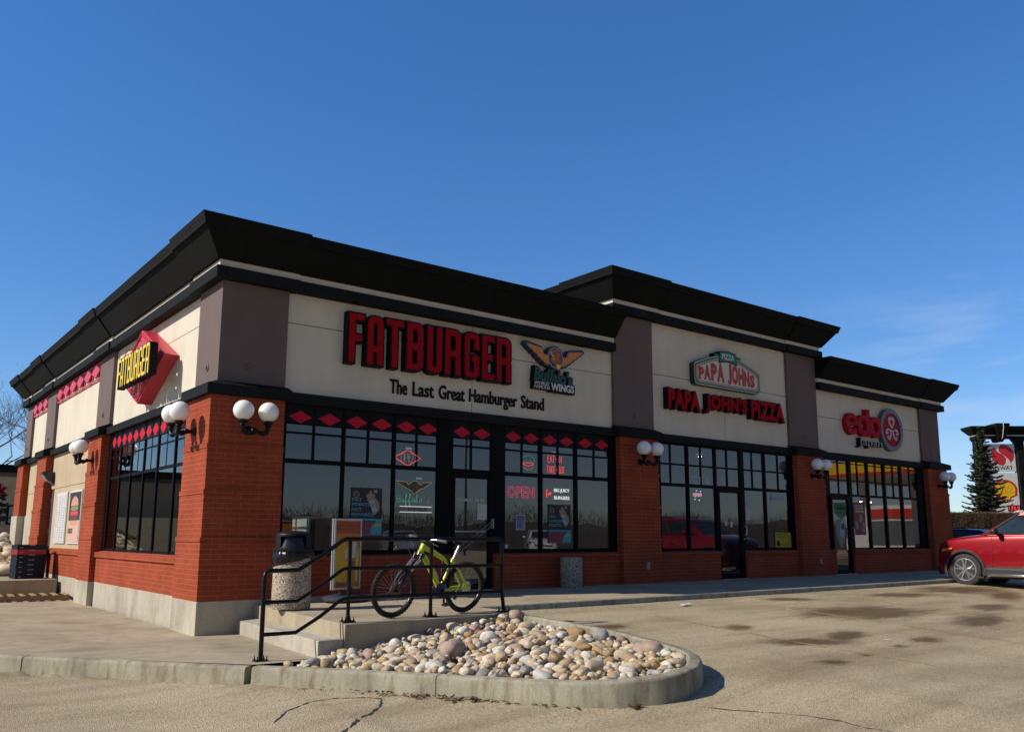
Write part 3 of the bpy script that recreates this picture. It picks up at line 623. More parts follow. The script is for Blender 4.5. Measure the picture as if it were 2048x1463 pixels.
w, av = front_window(19.39, 24.01, .69, ZT, [(19.39, 19.487), (20.389, 20.49), (21.383, 21.49), (22.425, 22.537), (23.55, 24.01)], [(19.86, 19.90, 2.345), (20.92, 20.96, 2.345), (21.98, 22.02, 2.345), (23.04, 23.08, 2.345)], HB3, [(2.74, 2.775), (3.26, 3.29)])
ups = [1.81, 2.34, 2.90, 3.41, 3.98, 4.53, 5.05, 5.61, 6.135, 6.67]
w, av = front_window(1.085, 7.37, .655, ZT, [(1.085, 1.24), (2.255, 2.315), (3.375, 3.435), (4.35, 4.41), (5.34, 5.40), (6.27, 6.33), (7.13, 7.37)],
                     [(u - .02, u + .02, 2.365) for u in (1.78, 2.86, 3.90, 4.88, 5.84, 6.74)], [(.655, .745), (2.30, 2.365)], [(2.79, 2.83), (2.99, 3.02)], yb=(.05, .095), face='l', glass=DGLASS)
diamonds(w, [(a[1], b[0]) for a, b in zip(av, av[1:])], 3.15, .21, .135, face='l', band=(3.01, 3.36))

# doors
def front_door(x0, x1, g0, g1, zt, gb, gt):
    mb = MB(); mb.box(x0, g0, .005, .10, -.03, zt); mb.box(g1, x1, .005, .10, -.03, zt); mb.box(g0, g1, .012, .095, gt, zt); mb.box(g0, g1, .012, .095, -.02, gb)
    d = mb.build('door', FRAME, B); g = MB(); g.add([(g0 - .01, .05, gb - .01), (g1 + .01, .05, gb - .01), (g1 + .01, .05, gt + .01), (g0 - .01, .05, gt + .01)], [(0, 1, 2, 3)]); g.build('pane', GLASS, d)
    t = MB(); t.box(x0 + .03, x1 - .03, -.07, .1, -.04, -.012); t.build('threshold', STEEL, d)
    return d
d1 = front_door(4.802, 5.788, 4.87, 5.715, 2.308, .13, 2.20)
mb = MB()
for k in (0, .085): mb.tube([(5.75 - k * .2, -.075, 1.36 - k), (5.6, -.09, 1.26 - k), (4.98 + k * .1, -.09, .86 - k), (4.86 + k, -.075, .79 - k)], .010, 8)
mb.box(5.745, 5.775, -.08, .006, 1.20, 1.40); mb.box(4.84, 4.862, -.08, .006, .68, .84); mb.build('handle', mat('dull_steel', (.30, .30, .31), .45, .8, .1, 12), d1, smooth=40)
mb = MB(); mb.box(4.87, 5.715, .07, .11, 1.12, 1.155); mb.build('push_bar', STEEL, d1)
d2 = front_door(13.051, 14.149, 13.14, 13.98, 2.283, .12, 2.19)
mb = MB(); mb.tube([(14.05, .0, 1.34), (14.05, -.06, 1.34), (14.09, -.075, 1.31), (14.10, -.075, 1.13), (14.06, -.06, 1.09), (14.05, .0, 1.09)], .016, 8); mb.lathe([(0, -.02), (.018, -.02), (.018, .005), (0, .005)], (14.07, -.0, 1.0), 12, 'y'); mb.build('handle', STEEL, d2, smooth=40)
mb = MB(); mb.box(13.14, 13.98, .07, .11, 1.08, 1.11); mb.build('push_bar', STEEL, d2)
d3 = front_door(18.291, 19.388, 18.36, 19.20, 2.263, .10, 2.16)
mb = MB(); mb.tube([(19.28, .0, 1.32), (19.28, -.07, 1.32), (19.30, -.08, 1.29), (19.30, -.08, 1.07), (19.28, -.07, 1.05), (19.28, .0, 1.05)], .016, 8); mb.build('handle', STEEL, d3, smooth=40)

# tan stucco with the side door
mb = MB()
for a, b, c_, e in ((8.64, 11.60, 2.372, 3.5), (11.61, 13.62, 2.372, 3.5), (13.63, 14.13, 2.372, 3.5), (8.64, 13.58, .5, 2.36)): mb.box(.06, .2, a, b, c_, e)
for a, b, c_, e in ((15.53, 18.15, 2.372, 3.5), (15.53, 18.15, 1.64, 2.36)): mb.box(.06, .2, a, b, c_, e)
part(mb, 'tan_wall', TAN, bevel=.004)
mb = MB(); mb.box(.08, .14, 13.585, 14.13, -.1, 2.365); dd_ = part(mb, 'side_door', mat('grey_door_paint', (.055, .06, .062), .5, 0, .1, 3), bevel=.004)
mb = MB()
for z in (.25, 1.15, 2.05): mb.box(.062, .08, 14.06, 14.1, z - .06, z + .06)
mb.build('hinge', STEEL, dd_)

# upper stucco: mauve pilasters and cream panels with open joints
mb = MB()
mb.box(.14, .3, .3, 19.2, 3.4, 5.42); mb.box(.14, 9.4, .14, .3, 3.4, 5.42); mb.box(10.6, 16.45, .14, .3, 3.4, 6.4); mb.box(17.7, 24.1, .14, .3, 3.4, 5.46)
part(mb, 'joint_backing', mat('joint_sealant', (.10, .095, .085), .9))
def pil(x0, x1, y0, y1, z1): m_ = MB(); m_.box(x0, x1, y0, y1, 3.40, z1); return part(m_, 'pilaster', MAUVE)
pil(0, 1.198, 0, 1.162, 5.42); pil(9.35, 10.70, 0, .31, 6.40); pil(16.36, 17.79, 0, .31, 6.40); pil(23.98, 25.25, 0, 1.2, 5.46)
pil(0, .31, 7.38, 8.72, 5.42); pil(0, .31, 14.2, 15.53, 5.42); pil(0, .31, 18.15, 19.2, 5.42)
def panel(mb, x0, x1, z0, z1, xs, zs, face='f'):
    xs = [x0] + xs + [x1]; zs = [z0] + zs + [z1]; g = .007
    for a, b in zip(xs, xs[1:]):
        for c_, e in zip(zs, zs[1:]):
            q = (a + (g if a != x0 else 0), b - (g if b != x1 else 0)); zz = (c_ + (g if c_ != z0 else 0), e - (g if e != z1 else 0))
            if face == 'f': mb.box(q[0], q[1], .08, .2, *zz)
            else: mb.box(.08, .2, q[0], q[1], *zz)
for args in ((1.198, 9.35, 3.4, 5.42, [5.30], [4.835]), (10.70, 16.36, 3.4, 6.4, [13.55], [5.05]), (17.79, 23.98, 3.4, 5.46, [20.9], [4.62])):
    mb = MB(); panel(mb, *args); part(mb, 'cream_panel', CREAM, bevel=.004)
for args in ((1.162, 7.38, 3.4, 5.42, [], [4.84]), (8.72, 14.2, 3.4, 5.42, [12.9], []), (15.53, 18.15, 3.4, 5.42, [], [])):
    mb = MB(); panel(mb, *args, face='l'); part(mb, 'cream_panel', CREAM, bevel=.004)
# small round vents in the pilasters
for x, y, z, ax in ((.53, -.0, 3.92, 'y'), (10.05, 0, 3.92, 'y'), (17.1, 0, 3.95, 'y'), (24.65, 0, 3.92, 'y'), (0, .55, 3.92, 'x'), (0, 8.05, 3.92, 'x'), (0, 14.9, 3.92, 'x'), (0, 18.7, 3.92, 'x')):
    mb = MB(); mb.lathe([(.0, -.035), (.035, -.035), (.04, -.02), (.07, -.012), (.075, .01), (0, .01)], (x, y, z), 16, ax); part(mb, 'vent_cap', mat('vent_grey', (.10, .085, .085), .6), smooth=35)

# black ledge over windows and pillars
def prof_path(mb, prof, path):      # path: (x, y, ox, oy) ; prof: (d, z)
    mb.loft([[(x + ox * d, y + oy * d, z) for d, z in prof] for x, y, ox, oy in path])
LED = [(-.08, 3.362), (.232, 3.362), (.232, 3.535), (.0, 3.628), (-.08, 3.628)]; LEDB = [(-.2, 3.362), (.06, 3.362), (.06, 3.52), (-.08, 3.575), (-.2, 3.575)]
mb = MB()
prof_path(mb, LED, [(0, 1.162, -1, 0), (0, 0, -1, -1), (1.245, 0, 0, -1)])
for a, b in ((9.33, 10.74), (16.34, 17.83)): prof_path(mb, LED, [(a, 0, 0, -1), (b, 0, 0, -1)])
prof_path(mb, LED, [(23.95, 0, 0, -1), (25.25, 0, 1, -1), (25.25, 3, 1, 0)])
for a, b in ((8.76, 7.34), (15.57, 14.16)): prof_path(mb, LED, [(0, a, -1, 0), (0, b, -1, 0)])
prof_path(mb, LED, [(0, 19.2, -1, 1), (0, 18.11, -1, 0)])
for a, b in ((1.246, 9.329), (10.741, 16.339), (17.831, 23.949)): prof_path(mb, LEDB, [(a, 0, 0, -1), (b, 0, 0, -1)])
for a, b in ((7.339, 1.163), (14.159, 8.761), (18.109, 15.571)): prof_path(mb, LEDB, [(0, a, -1, 0), (0, b, -1, 0)])
part(mb, 'ledge', TRIM)

# cornices
def cornice(path, dz, secs):
    P1 = [(-.2, 5.385), (.14, 5.385), (.14, 5.576), (-.2, 5.59)]; P2 = [(-.2, 5.591), (.073, 5.577), (.073, 5.702), (-.2, 5.702)]
    P3 = [(-.2, 5.703), (.134, 5.703), (.455, 6.128), (.498, 6.133), (.502, 6.165), (.555, 6.30), (-.2, 6.30)]
    c_ = None
    for nm, P, m in (('cornice', P3, BLACK), ('trim_band', P1, TRIM), ('cream_strip', P2, CREAM)):
        mb = MB(); prof_path(mb, [(d, z + dz) for d, z in P], path)
        for sp in secs:   # pilaster sections standing a little proud
            e = .035; zz = .018 if nm == 'cornice' else 0
            prof_path(mb, [(d + (e if d > 0 else 0), z + dz + (zz if z > 6.2 else (-.010 if nm == 'trim_band' and z < 5.4 else 0))) for d, z in P], sp)
        o = mb.build(nm, m, B if c_ is None else c_)
        if c_ is None: c_ = o
cornice([(0, 19.2, -1, 1), (0, 0, -1, -1), (9.31, 0, 0, -1)], 0, [[(0, 1.30, -1, 0), (0, 0, -1, -1), (1.33, 0, 0, -1)], [(0, 8.85, -1, 0), (0, 7.25, -1, 0)], [(0, 15.66, -1, 0), (0, 14.07, -1, 0)], [(0, 19.2, -1, 1), (0, 18.02, -1, 0)]])
cornice([(9.36, 13, -1, 0), (9.36, 0, -1, -1), (17.79, 0, 1, -1), (17.79, 13, 1, 0)], .968, [[(9.36, 1.3, -1, 0), (9.36, 0, -1, -1), (10.83, 0, 0, -1)], [(16.23, 0, 0, -1), (17.79, 0, 1, -1), (17.79, 1.3, 1, 0)]])
cornice([(17.80, 0, 0, -1), (25.25, 0, 1, -1), (25.25, 16, 1, 0)], .038, [[(23.85, 0, 0, -1), (25.25, 0, 1, -1), (25.25, 1.3, 1, 0)]])
# roof decks and outer shell
mb = MB(); mb.box(.15, 9.45, .3, 19.0, 5.95, 6.05); mb.box(17.7, 25.1, .3, 19.0, 5.95, 6.05); mb.box(9.4, 17.75, .3, 13, 6.9, 7.0); part(mb, 'roof', mat('roof_membrane', (.12, .12, .12), .9))
mb = MB(); mb.box(.1, 25.2, 18.9, 19.15, -.2, 6.0); mb.box(25.0, 25.2, 1.2, 19.0, -.2, 6.0); mb.box(9.42, 9.6, .32, 13, 5.3, 6.95); mb.box(17.55, 17.74, .32, 13, 5.3, 6.95); mb.box(9.42, 17.74, 12.8, 13, 5.3, 6.95)
part(mb, 'outer_wall', TAN)
# interior shell
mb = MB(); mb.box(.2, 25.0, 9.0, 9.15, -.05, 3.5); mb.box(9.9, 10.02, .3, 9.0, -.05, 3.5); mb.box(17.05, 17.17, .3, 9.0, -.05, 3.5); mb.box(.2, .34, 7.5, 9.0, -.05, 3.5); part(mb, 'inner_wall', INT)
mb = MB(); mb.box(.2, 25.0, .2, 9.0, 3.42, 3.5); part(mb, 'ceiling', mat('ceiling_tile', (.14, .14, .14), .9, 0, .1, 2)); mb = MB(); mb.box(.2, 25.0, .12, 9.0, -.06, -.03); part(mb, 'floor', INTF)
# ================================================================== signs on the fascia
def letters(mb, mb2, glyphs, fmap, s, t, depth, grow, face_t=.012):
    for ch, x0, x1, z0, z1 in glyphs:
        g = glyph(ch, x1 - x0, z1 - z0, s, t)
        put(mb, shapes(g, depth, grow), lambda u, v, d, a=x0, b=z0: fmap(a + u, b + v, d))
        put(mb2, shapes(g, face_t, -.004), lambda u, v, d, a=x0, b=z0: fmap(a + u, b + v, depth + d))
zf = lambda x: 4.222 + (x - 2.32) * .0085
G1 = [(ch, a, b, zf(a) + .015, zf(a) + .955) for ch, a, b in (('F', 2.36, 2.675), ('A', 2.75, 3.085), ('T', 3.15, 3.535), ('B', 3.615, 3.985), ('U', 4.085, 4.43), ('R', 4.51, 4.885), ('G', 4.985, 5.35), ('E', 5.43, 5.745), ('R', 5.81, 6.185))]
T = wthing('shopfront_sign', (4.2, .08, 4.2), 'big red block letters with black sides reading FATBURGER on the front fascia', 'sign')
bk, fc = MB(), MB(); letters(bk, fc, G1, lambda u, v, d: (u, .079 - d, v), .125, .125, .165, .032)
bk.build('letter_boxes', BLK, T); fc.build('letter_faces', RED, T)
T = wthing('slogan_sign', (5.2, .08, 3.75), 'flat black letters reading The Last Great Hamburger Stand', 'sign'); mb = MB()
for wd, x0, x1, dz_ in (('The', 3.327, 3.715, 0), ('Last', 3.84, 4.335, .003), ('Great', 4.455, 5.085, .007), ('Hamburger', 5.20, 6.462, .012), ('Stand', 6.575, 7.215, .02)):
    desc = .075 if wd == 'Hamburger' else 0
    put(mb, txt(wd, x1 - x0, .285 + desc, .03, bold=.012), front(x0 * 1.0 + .02, .079, 3.76 + dz_ - desc))
mb.build('letters', BLK, T)

# winged bison emblem
T = wthing('emblem_sign', (7.43, .08, 4.25), 'winged bison emblem in orange with dark green script and white wings lettering', 'sign')
def wing(sgn):
    P = [(.20, -.02), (.26, .05), (.37, .06), (.44, .20), (.90, .27), (.93, .23), (.80, .13), (.74, .12), (.70, .06), (.62, .04), (.58, -.02), (.50, -.05), (.46, -.10), (.38, -.12), (.34, -.17), (.2, -.2)]
    return [(sgn * a * .93, b) for a, b in P]
cx0, cz0 = 7.46, 4.98
ell = lambda rx, ry, n=28: [(rx * math.cos(2 * math.pi * k / n), ry * math.sin(2 * math.pi * k / n)) for k in range(n)]
mb = MB()
fm = front(cx0, .079, cz0)
for sg in (-1, 1): put(mb, shapes([wing(sg)], .14, .022), fm)
put(mb, shapes([ell(.245, .262)], .15, .012), fm); put(mb, shapes([[(-.12, -.2), (.12, -.2), (.05, -.3), (-.03, -.28)]], .14), fm)
mb.build('backing', mat('navy_edge', (.012, .014, .03), .4), T)
for sg in (-1, 1):
    mb = MB(); P = wing(sg); put(mb, shapes([[(a * .95, b * .90 - .006) for a, b in P]], .012), front(cx0, .079 - .14, cz0)); mb.build('wing_rim', mat('grey_rim', (.20, .23, .32), .5), T)
for sg in (-1, 1):
    mb = MB()
    put(mb, shapes([[(sg * .19, -.02), (sg * .25, .025), (sg * .35, .035), (sg * .42, .172), (sg * .81, .232), (sg * .68, .12), (sg * .64, .10), (sg * .62, .05), (sg * .52, .03), (sg * .50, -.02), (sg * .42, -.05), (sg * .40, -.09), (sg * .32, -.12), (sg * .2, -.17)]], .008), front(cx0, .079 - .152, cz0)); mb.build('wing_feathers', mat('orange_feather', (.68, .22, .02), .5, 0, .2, 14), T)
mb = MB(); put(mb, shapes([ell(.225, .245), ell(.19, .21)], .012), front(cx0, .079 - .15, cz0)); mb.build('ring', MATS['grey_rim'], T)
mb = MB(); put(mb, shapes([[(-.09, .17), (.0, .20), (.09, .18), (.15, .08), (.155, -.05), (.12, -.17), (.03, -.2), (-.02, -.18), (-.06, -.14), (-.12, -.11), (-.15, -.04), (-.11, .02), (-.13, .09)]], .012), front(cx0, .079 - .15, cz0)); mb.build('bison_head', mat('bison_brown', (.34, .095, .02), .5, 0, .3, 16), T)
mb = MB(); put(mb, shapes([[(-.13, .15), (-.10, .06), (-.05, .02), (-.055, .0), (-.12, .05), (-.15, .12)]], .016), front(cx0, .079 - .15, cz0)); put(mb, shapes([[(-.08, -.02), (-.02, -.035), (-.02, -.05), (-.09, -.04)]], .016), front(cx0, .079 - .15, cz0)); mb.build('horn', mat('bone_white', (.6, .55, .42), .5), T)
mb = MB(); put(mb, shapes([[(.03, -.15), (.15, -.15), (.13, -.22), (.07, -.255), (.02, -.21)]], .02), front(cx0, .079 - .15, cz0)); mb.build('beard', YEL, T)
mb = MB()
GREEN = mat('dark_green_acrylic', (.006, .058, .034), .4, 0, .1, 4)
put(mb, txt("Buffalo's", 1.12, .33, .13, bold=.045, shear=.12), lambda u, v, d: (6.86 + u, .079 - d, 4.42 + v - u * .045)); mb.build('script', GREEN, T)
mb = MB(); put(mb, txt("Buffalo's", 1.17, .37, .11, bold=.08, shear=.12), lambda u, v, d: (6.835 + u, .0785 - d, 4.40 + v - u * .045)); mb.build('script_edge', BLK, T)
mb = MB(); mb.box(6.85, 7.33, -.05, .079, 4.235, 4.415); mb.box(7.33, 8.06, -.05, .079, 4.205, 4.43); mb.build('word_plate', BLK, T)
mb = MB(); put(mb, txt('WORLD', .42, .075, .006, bold=.01), front(6.87, -.05, 4.33)); put(mb, txt('FAMOUS', .44, .075, .006, bold=.01), front(6.87, -.05, 4.245)); put(mb, txt('WINGS', .68, .17, .008, bold=.03), front(7.35, -.05, 4.235)); mb.build('word_letters', flat('sign_white', (.62, .62, .64)), T)

# pizza shop oval sign
T = wthing('oval_sign', (13.55, .08, 4.95), 'white oval sign reading PAPA JOHNS in red under a green PIZZA ribbon', 'sign')
xc = 13.56; zb0 = 4.925
def arch(x, base=5.52, rise=.315, hw=1.36): return base + rise * math.cos(min(1, abs(x) / hw) * math.pi / 2) ** .9 - zb0
def oval(k, n=24):
    hw = 1.385 - k; b = k; P = [(-hw + .12, b), (hw - .12, b), (hw - .03, b + .03), (hw, b + .12)]
    for i in range(n + 1): x = hw - 2 * hw * i / n; P.append((x, arch(x, 5.49 - k, .33, hw + .0)))
    P += [(-hw, b + .12), (-hw + .03, b + .03)]; return P
mb = MB(); put(mb, shapes([oval(0)], .16), front(xc, .079, zb0)); mb.build('cabinet', mat('dark_green_metal', (.01, .03, .022), .4), T)
mb = MB(); put(mb, shapes([oval(.012)], .004), front(xc, -.081, zb0)); mb.build('face', flat('cabinet_white', (.60, .57, .50)), T)
mb = MB(); put(mb, shapes([oval(.03), oval(.075)], .004), front(xc, -.0855, zb0)); mb.build('green_border', flat('pizza_green', (.01, .16, .085)), T)
mb = MB(); put(mb, shapes([oval(.095), oval(.115)], .004), front(xc, -.0855, zb0)); mb.build('red_border', flat('pizza_red_line', (.40, .04, .04)), T)
mb = MB(); LET = [('P', -1.22, -1.0), ('A', -1.0, -.74), ('P', -.72, -.48), ('A', -.47, -.17), ('J', -.02, .14), ('O', .155, .41), ('H', .43, .66), ('N', .68, .90), ('S', .92, 1.13)]
for ch, a, b in LET:
    m_ = (a + b) / 2; top = arch(m_, 5.33, .30, 1.3); z0 = .16 if ch != 'J' else .13
    put(mb, txt(ch, b - a, top - z0, .006, bold=.06), front(xc + a, -.0855, zb0 + z0))
mb.build('letters', flat('pizza_red', (.46, .030, .018)), T)
rib = [(-.37, .70), (-.33, .98), (0, 1.02), (.33, .98), (.37, .70), (0, .75)]; tailL = [(-.58, .64), (-.50, .78), (-.55, .90), (-.36, .92), (-.36, .66)]; tailR = [(-a, b) for a, b in tailL]
mb = MB()
for P in (rib, tailL, tailR): put(mb, shapes([P], .17 if P is rib else .15, .02), front(xc, .078, zb0 + .005))
mb.build('ribbon_edge', BLK, T); mb = MB()
for P in (rib, tailL, tailR): put(mb, shapes([P], .006, -.003), front(xc, .078 - (.17 if P is rib else .15), zb0 + .005))
mb.build('ribbon', MATS['pizza_green'], T); mb = MB(); put(mb, txt('PIZZA', .52, .15, .005, bold=.02), front(xc - .26, -.099, zb0 + .80)); mb.build('ribbon_letters', MATS['sign_white'], T)
T = wthing('pizza_letter_sign', (13.6, .08, 4.24), "red block letters reading PAPA JOHN'S PIZZA below the oval sign", 'sign')
mb, fc = MB(), MB()
for wd, a, b, z in (('PAPA', 11.17, 12.38, 4.215), ("JOHN'S", 12.62, 14.33, 4.225), ('PIZZA', 14.51, 16.03, 4.245)):
    put(mb, txt(wd, b - a + .05, .55, .155, bold=.06, space=1.08), front(a - .025, .079, z - .02)); put(fc, txt(wd, b - a, .50, .01, bold=.048, space=1.08), front(a, -.0765, z + .005))
mb.build('letter_boxes', BLK, T); fc.build('letter_faces', RED, T)

# japanese food sign
T = wthing('round_logo_sign', (20.9, .08, 3.85), 'red lower case letters reading edo japan with a grey ringed red disc', 'sign')
mb, mb2 = MB(), MB()
def ring(cx_, cz_, ro, ri): return [[(cx_ + a, cz_ + b) for a, b in ell(ro, ro, 32)], [(cx_ + a, cz_ + b) for a, b in ell(ri, ri, 28)]]
Rr_, ri_ = .34, .165
EC, DC, OC = (19.57, 4.515), (20.24, 4.51), (20.92, 4.51)
e_out = [(EC[0] + Rr_ * math.cos(R(a)), EC[1] + Rr_ * math.sin(R(a))) for a in range(-4, 331, 9)] + [(EC[0] + ri_ * math.cos(R(a)), EC[1] + ri_ * math.sin(R(a))) for a in range(325, 205, -9)] + [(EC[0] - .15, EC[1] - .055)]
e_hole = [(EC[0] + .17 * math.cos(R(a)), EC[1] + .045 + .135 * math.sin(R(a))) for a in range(0, 181, 15)]
d_stem = [(DC[0] + .17, DC[1] - .32), (DC[0] + .36, DC[1] - .32), (DC[0] + .36, DC[1] + .53), (DC[0] + .17, DC[1] + .53)]
for sh, dd_ in (([e_out, e_hole], .158), (ring(*DC, Rr_, ri_), .16), ([d_stem], .162), (ring(*OC, Rr_, ri_), .164)): put(mb, shapes(sh, dd_), lambda u, v, d: (u, .079 - d, v))
mb.build('edo_letters', mat('edo_red', (.40, .010, .026), .6, 0, .06, 3, spec=.08), T)
put(mb2, txt('Japan', 1.36, .31, .15, bold=.005), front(19.90, .079, 3.81)); mb2.build('japan_boxes', BLK, T); mb2 = MB(); put(mb2, txt('Japan', 1.36, .31, .008, bold=-.002), front(19.90, -.072, 3.81)); mb2.build('japan_letters', flat('japan_grey', (.30, .30, .32)), T)
C0 = (21.93, 4.505)
mb = MB(); put(mb, shapes(ring(*C0, .70, .55), .16), lambda u, v, d: (u, .079 - d, v)); mb.build('grey_ring', mat('slate_ring', (.085, .115, .145), .42), T)
mb = MB(); put(mb, shapes([[(C0[0] + a, C0[1] + b) for a, b in ell(.475, .545, 32)]], .14), lambda u, v, d: (u, .079 - d, v)); mb.build('red_disc', MATS['edo_red'], T)
mb = MB()
for k in range(3):
    for sg in (1, -1):
        P = [(0, .06), (sg * .075, .15), (sg * .15, .23), (sg * .165, .33), (sg * .13, .40), (sg * .075, .405), (sg * .05, .36), (sg * .085, .33)]
        a = R(120 * k); Q = [(C0[0] + .88 * (x * math.cos(a) - y * math.sin(a)), -.066, C0[1] + (x * math.sin(a) + y * math.cos(a))) for x, y in P]
        mb.tube(Q, [.026, .028, .03, .03, .03, .03, .032, .036], 8)
mb.build('white_curls', MATS['sign_white'], T, smooth=60)

# side wall diamond sign
T = wthing('diamond_sign', (.08, 4.2, 3.7), 'red diamond box on the side wall with yellow letters reading FATBURGER across it', 'sign')
DP = [(4.19, 5.25), (2.48, 4.47), (4.19, 3.70), (5.90, 4.47)]
mb = MB(); mb.poly(DP, .079, -.21, lambda u, v, d: (d, u, v)); mb.build('diamond_box', REDP, T, bevel=.012)
mb = MB()
for k in (.93, .86):
    Q = [(4.19 + (a - 4.19) * k, 4.475 + (b - 4.475) * k) for a, b in DP]
    for (a, b), (c_, e) in zip(Q, Q[1:] + Q[:1]): mb.tube([(-.222, a, b), (-.222, c_, e)], .012, 6)
for y, z in ((3.3, 4.62), (5.05, 4.6), (4.2, 5.02), (4.2, 3.95), (4.6, 4.9), (3.75, 4.1)): mb.tube([(-.21, y, z), (-.33, y, z)], .012, 6)
mb.build('face_trim', mat('red_trim', (.48, .03, .055), .4, 0, .1, 4), T)
mb = MB(); mb.tube([(-.2, 5.0, 4.95), (-.26, 5.02, 4.98), (-.26, 5.6, 4.72), (-.2, 5.62, 4.69)], .012, 6); mb.tube([(-.2, 2.75, 4.6), (-.32, 2.74, 4.62), (-.32, 2.85, 4.3), (-.2, 2.86, 4.28)], .012, 6); mb.build('bracket', MATS['red_trim'], T)
W = [('F', 0, .215), ('A', .25, .485), ('T', .525, .785), ('B', .825, 1.065), ('U', 1.11, 1.345), ('R', 1.39, 1.63), ('G', 1.675, 1.915), ('E', 1.96, 2.17), ('R', 2.21, 2.45)]
bk, fc = MB(), MB()
letters(bk, fc, [(ch, a * .94, b * .94, 0, .60) for ch, a, b in W], leftw(-.34, 4.75, 4.06), .062, .068, .14, .022)
bk.build('letter_boxes', BLK, T); fc.build('letter_faces', YEL, T)
mb = MB(); put(mb, txt('The Last Great', 1.0, .07, .004), leftw(-.212, 4.7, 4.02)); put(mb, txt('Hamburger Stand', 1.0, .07, .004), leftw(-.212, 4.65, 3.93)); mb.build('small_letters', flat('orange_print', (.65, .22, .03)), T)

# red diamond lattices high on the side wall
def lattice(y0, y1, n, label):
    t = wthing('diamond_lattice', (.05, (y0 + y1) / 2, 4.95), label, 'trellis', 'red diamond lattices on the side wall')
    mb = MB()
    for z in (4.95, 5.345): mb.box(.02, .05, y0, y1, z - .018, z + .018)
    for k in range(n + 1):
        y = y0 + (y1 - y0) * k / n; mb.box(.022, .048, y - .014, y + .014, 4.968, 5.327)
    mb.build('bars', REDP, t); mb = MB()
    for k in range(n):
        c_ = y0 + (y1 - y0) * (k + .5) / n; hw = (y1 - y0) / n / 2
        mb.poly([(c_ - hw * .92, 5.15), (c_, 4.972), (c_ + hw * .92, 5.15), (c_, 5.325)], -.012, .018, lambda u, v, d: (d, u, v))
    mb.build('diamonds', REDP, t)
lattice(8.74, 14.18, 6, 'long row of six red diamonds under the cornice of the side wall')
lattice(15.55, 18.13, 3, 'short row of three red diamonds under the cornice near the far corner')

# ================================================================== twin globe lamps
def make_lamp():
    t = thing('wall_lamp', (0, 0, 0), '', 'lamp')       # local: wall plane y = 0, lamp towards -y
    mb = MB(); mb.lathe([(0, 0), (.075, 0), (.08, -.012), (.06, -.03), (.03, -.05), (0, -.055)], (0, 0, 0), 20, 'y'); mb.build('wall_plate', BMETAL, t, uv=False, smooth=40)
    mb = MB(); mb.tube([(0, -.03, 0), (0, -.12, -.01), (0, -.20, -.035), (0, -.30, -.03)], [.03, .036, .045, .03], 10)
    mb.sphere((0, -.13, -.005), .048, 12); mb.sphere((0, -.27, -.03), .058, 14); mb.sphere((0, -.20, -.05), .04, 12)
    for sg in (-1, 1):
        mb.tube([(0, -.29, -.02), (sg * .06, -.31, -.055), (sg * .14, -.32, -.075), (sg * .20, -.325, -.045), (sg * .215, -.325, .02), (sg * .215, -.325, .07)], [.022, .03, .036, .04, .036, .034], 10)
        mb.sphere((sg * .12, -.318, -.07), .045, 12); mb.lathe([(.03, .04), (.055, .05), (.05, .07), (.05, .085), (.075, .10), (.085, .118), (.07, .13), (.066, .15), (0, .15)], (sg * .215, -.325, 0), 20)
    mb.build('bracket', BMETAL, t, uv=False, smooth=50)
    for sg in (-1, 1):
        g = MB(); g.sphere((sg * .215, -.325, .295), .168, 32); g.build('globe', GLOBE, t, uv=False, smooth=180)
    return t
lp = make_lamp(); LG = 'twin globe wall lamps on the brick pillars'
spots = [((.515, -.154, 2.79), 0, 'twin globe lamp on the front face of the corner pillar'), ((10.04, -.154, 2.79), 0, 'twin globe lamp on the pillar between the burger and pizza shops'), ((17.12, -.154, 2.79), 0, 'twin globe lamp on the pillar beside the green poster door'),
         ((24.66, -.154, 2.79), 0, 'twin globe lamp on the last front pillar above the red car'), ((-.154, .56, 2.79), -90, 'twin globe lamp on the sunlit side of the corner pillar'), ((-.154, 8.02, 2.80), -90, 'twin globe lamp on the side pillar next to the menu posters')]
for i, (p, a, lb) in enumerate(spots):
    o = lp if i == 0 else copy_tree(lp); o.location = p; o.rotation_euler = (0, 0, R(a)); tag(o, lb, 'lamp', LG)
t = wthing('wall_pack_light', (.06, 13.9, 2.6), 'grey box floodlight over the side door', 'lamp')
mb = MB(); mb.loft([[(.06, 13.72, 2.52), (.06, 14.05, 2.52), (.06, 14.05, 2.86), (.06, 13.72, 2.86)], [(-.14, 13.70, 2.62), (-.14, 14.07, 2.62), (-.14, 14.07, 2.86), (-.14, 13.70, 2.86)], [(-.27, 13.72, 2.80), (-.27, 14.05, 2.80), (-.27, 14.05, 2.86), (-.27, 13.72, 2.86)]]); mb.build('housing', mat('bronze_housing', (.03, .028, .026), .5), t, bevel=.006)
mb = MB(); mb.loft([[(.03, 13.71, 2.518), (.03, 14.06, 2.518), (-.13, 14.06, 2.60), (-.13, 13.71, 2.60)], [(.03, 13.71, 2.512), (.03, 14.06, 2.512), (-.27, 14.06, 2.78), (-.27, 13.71, 2.78)]]); mb.build('lens', mat('prismatic_lens', (.42, .44, .44), .2), t)

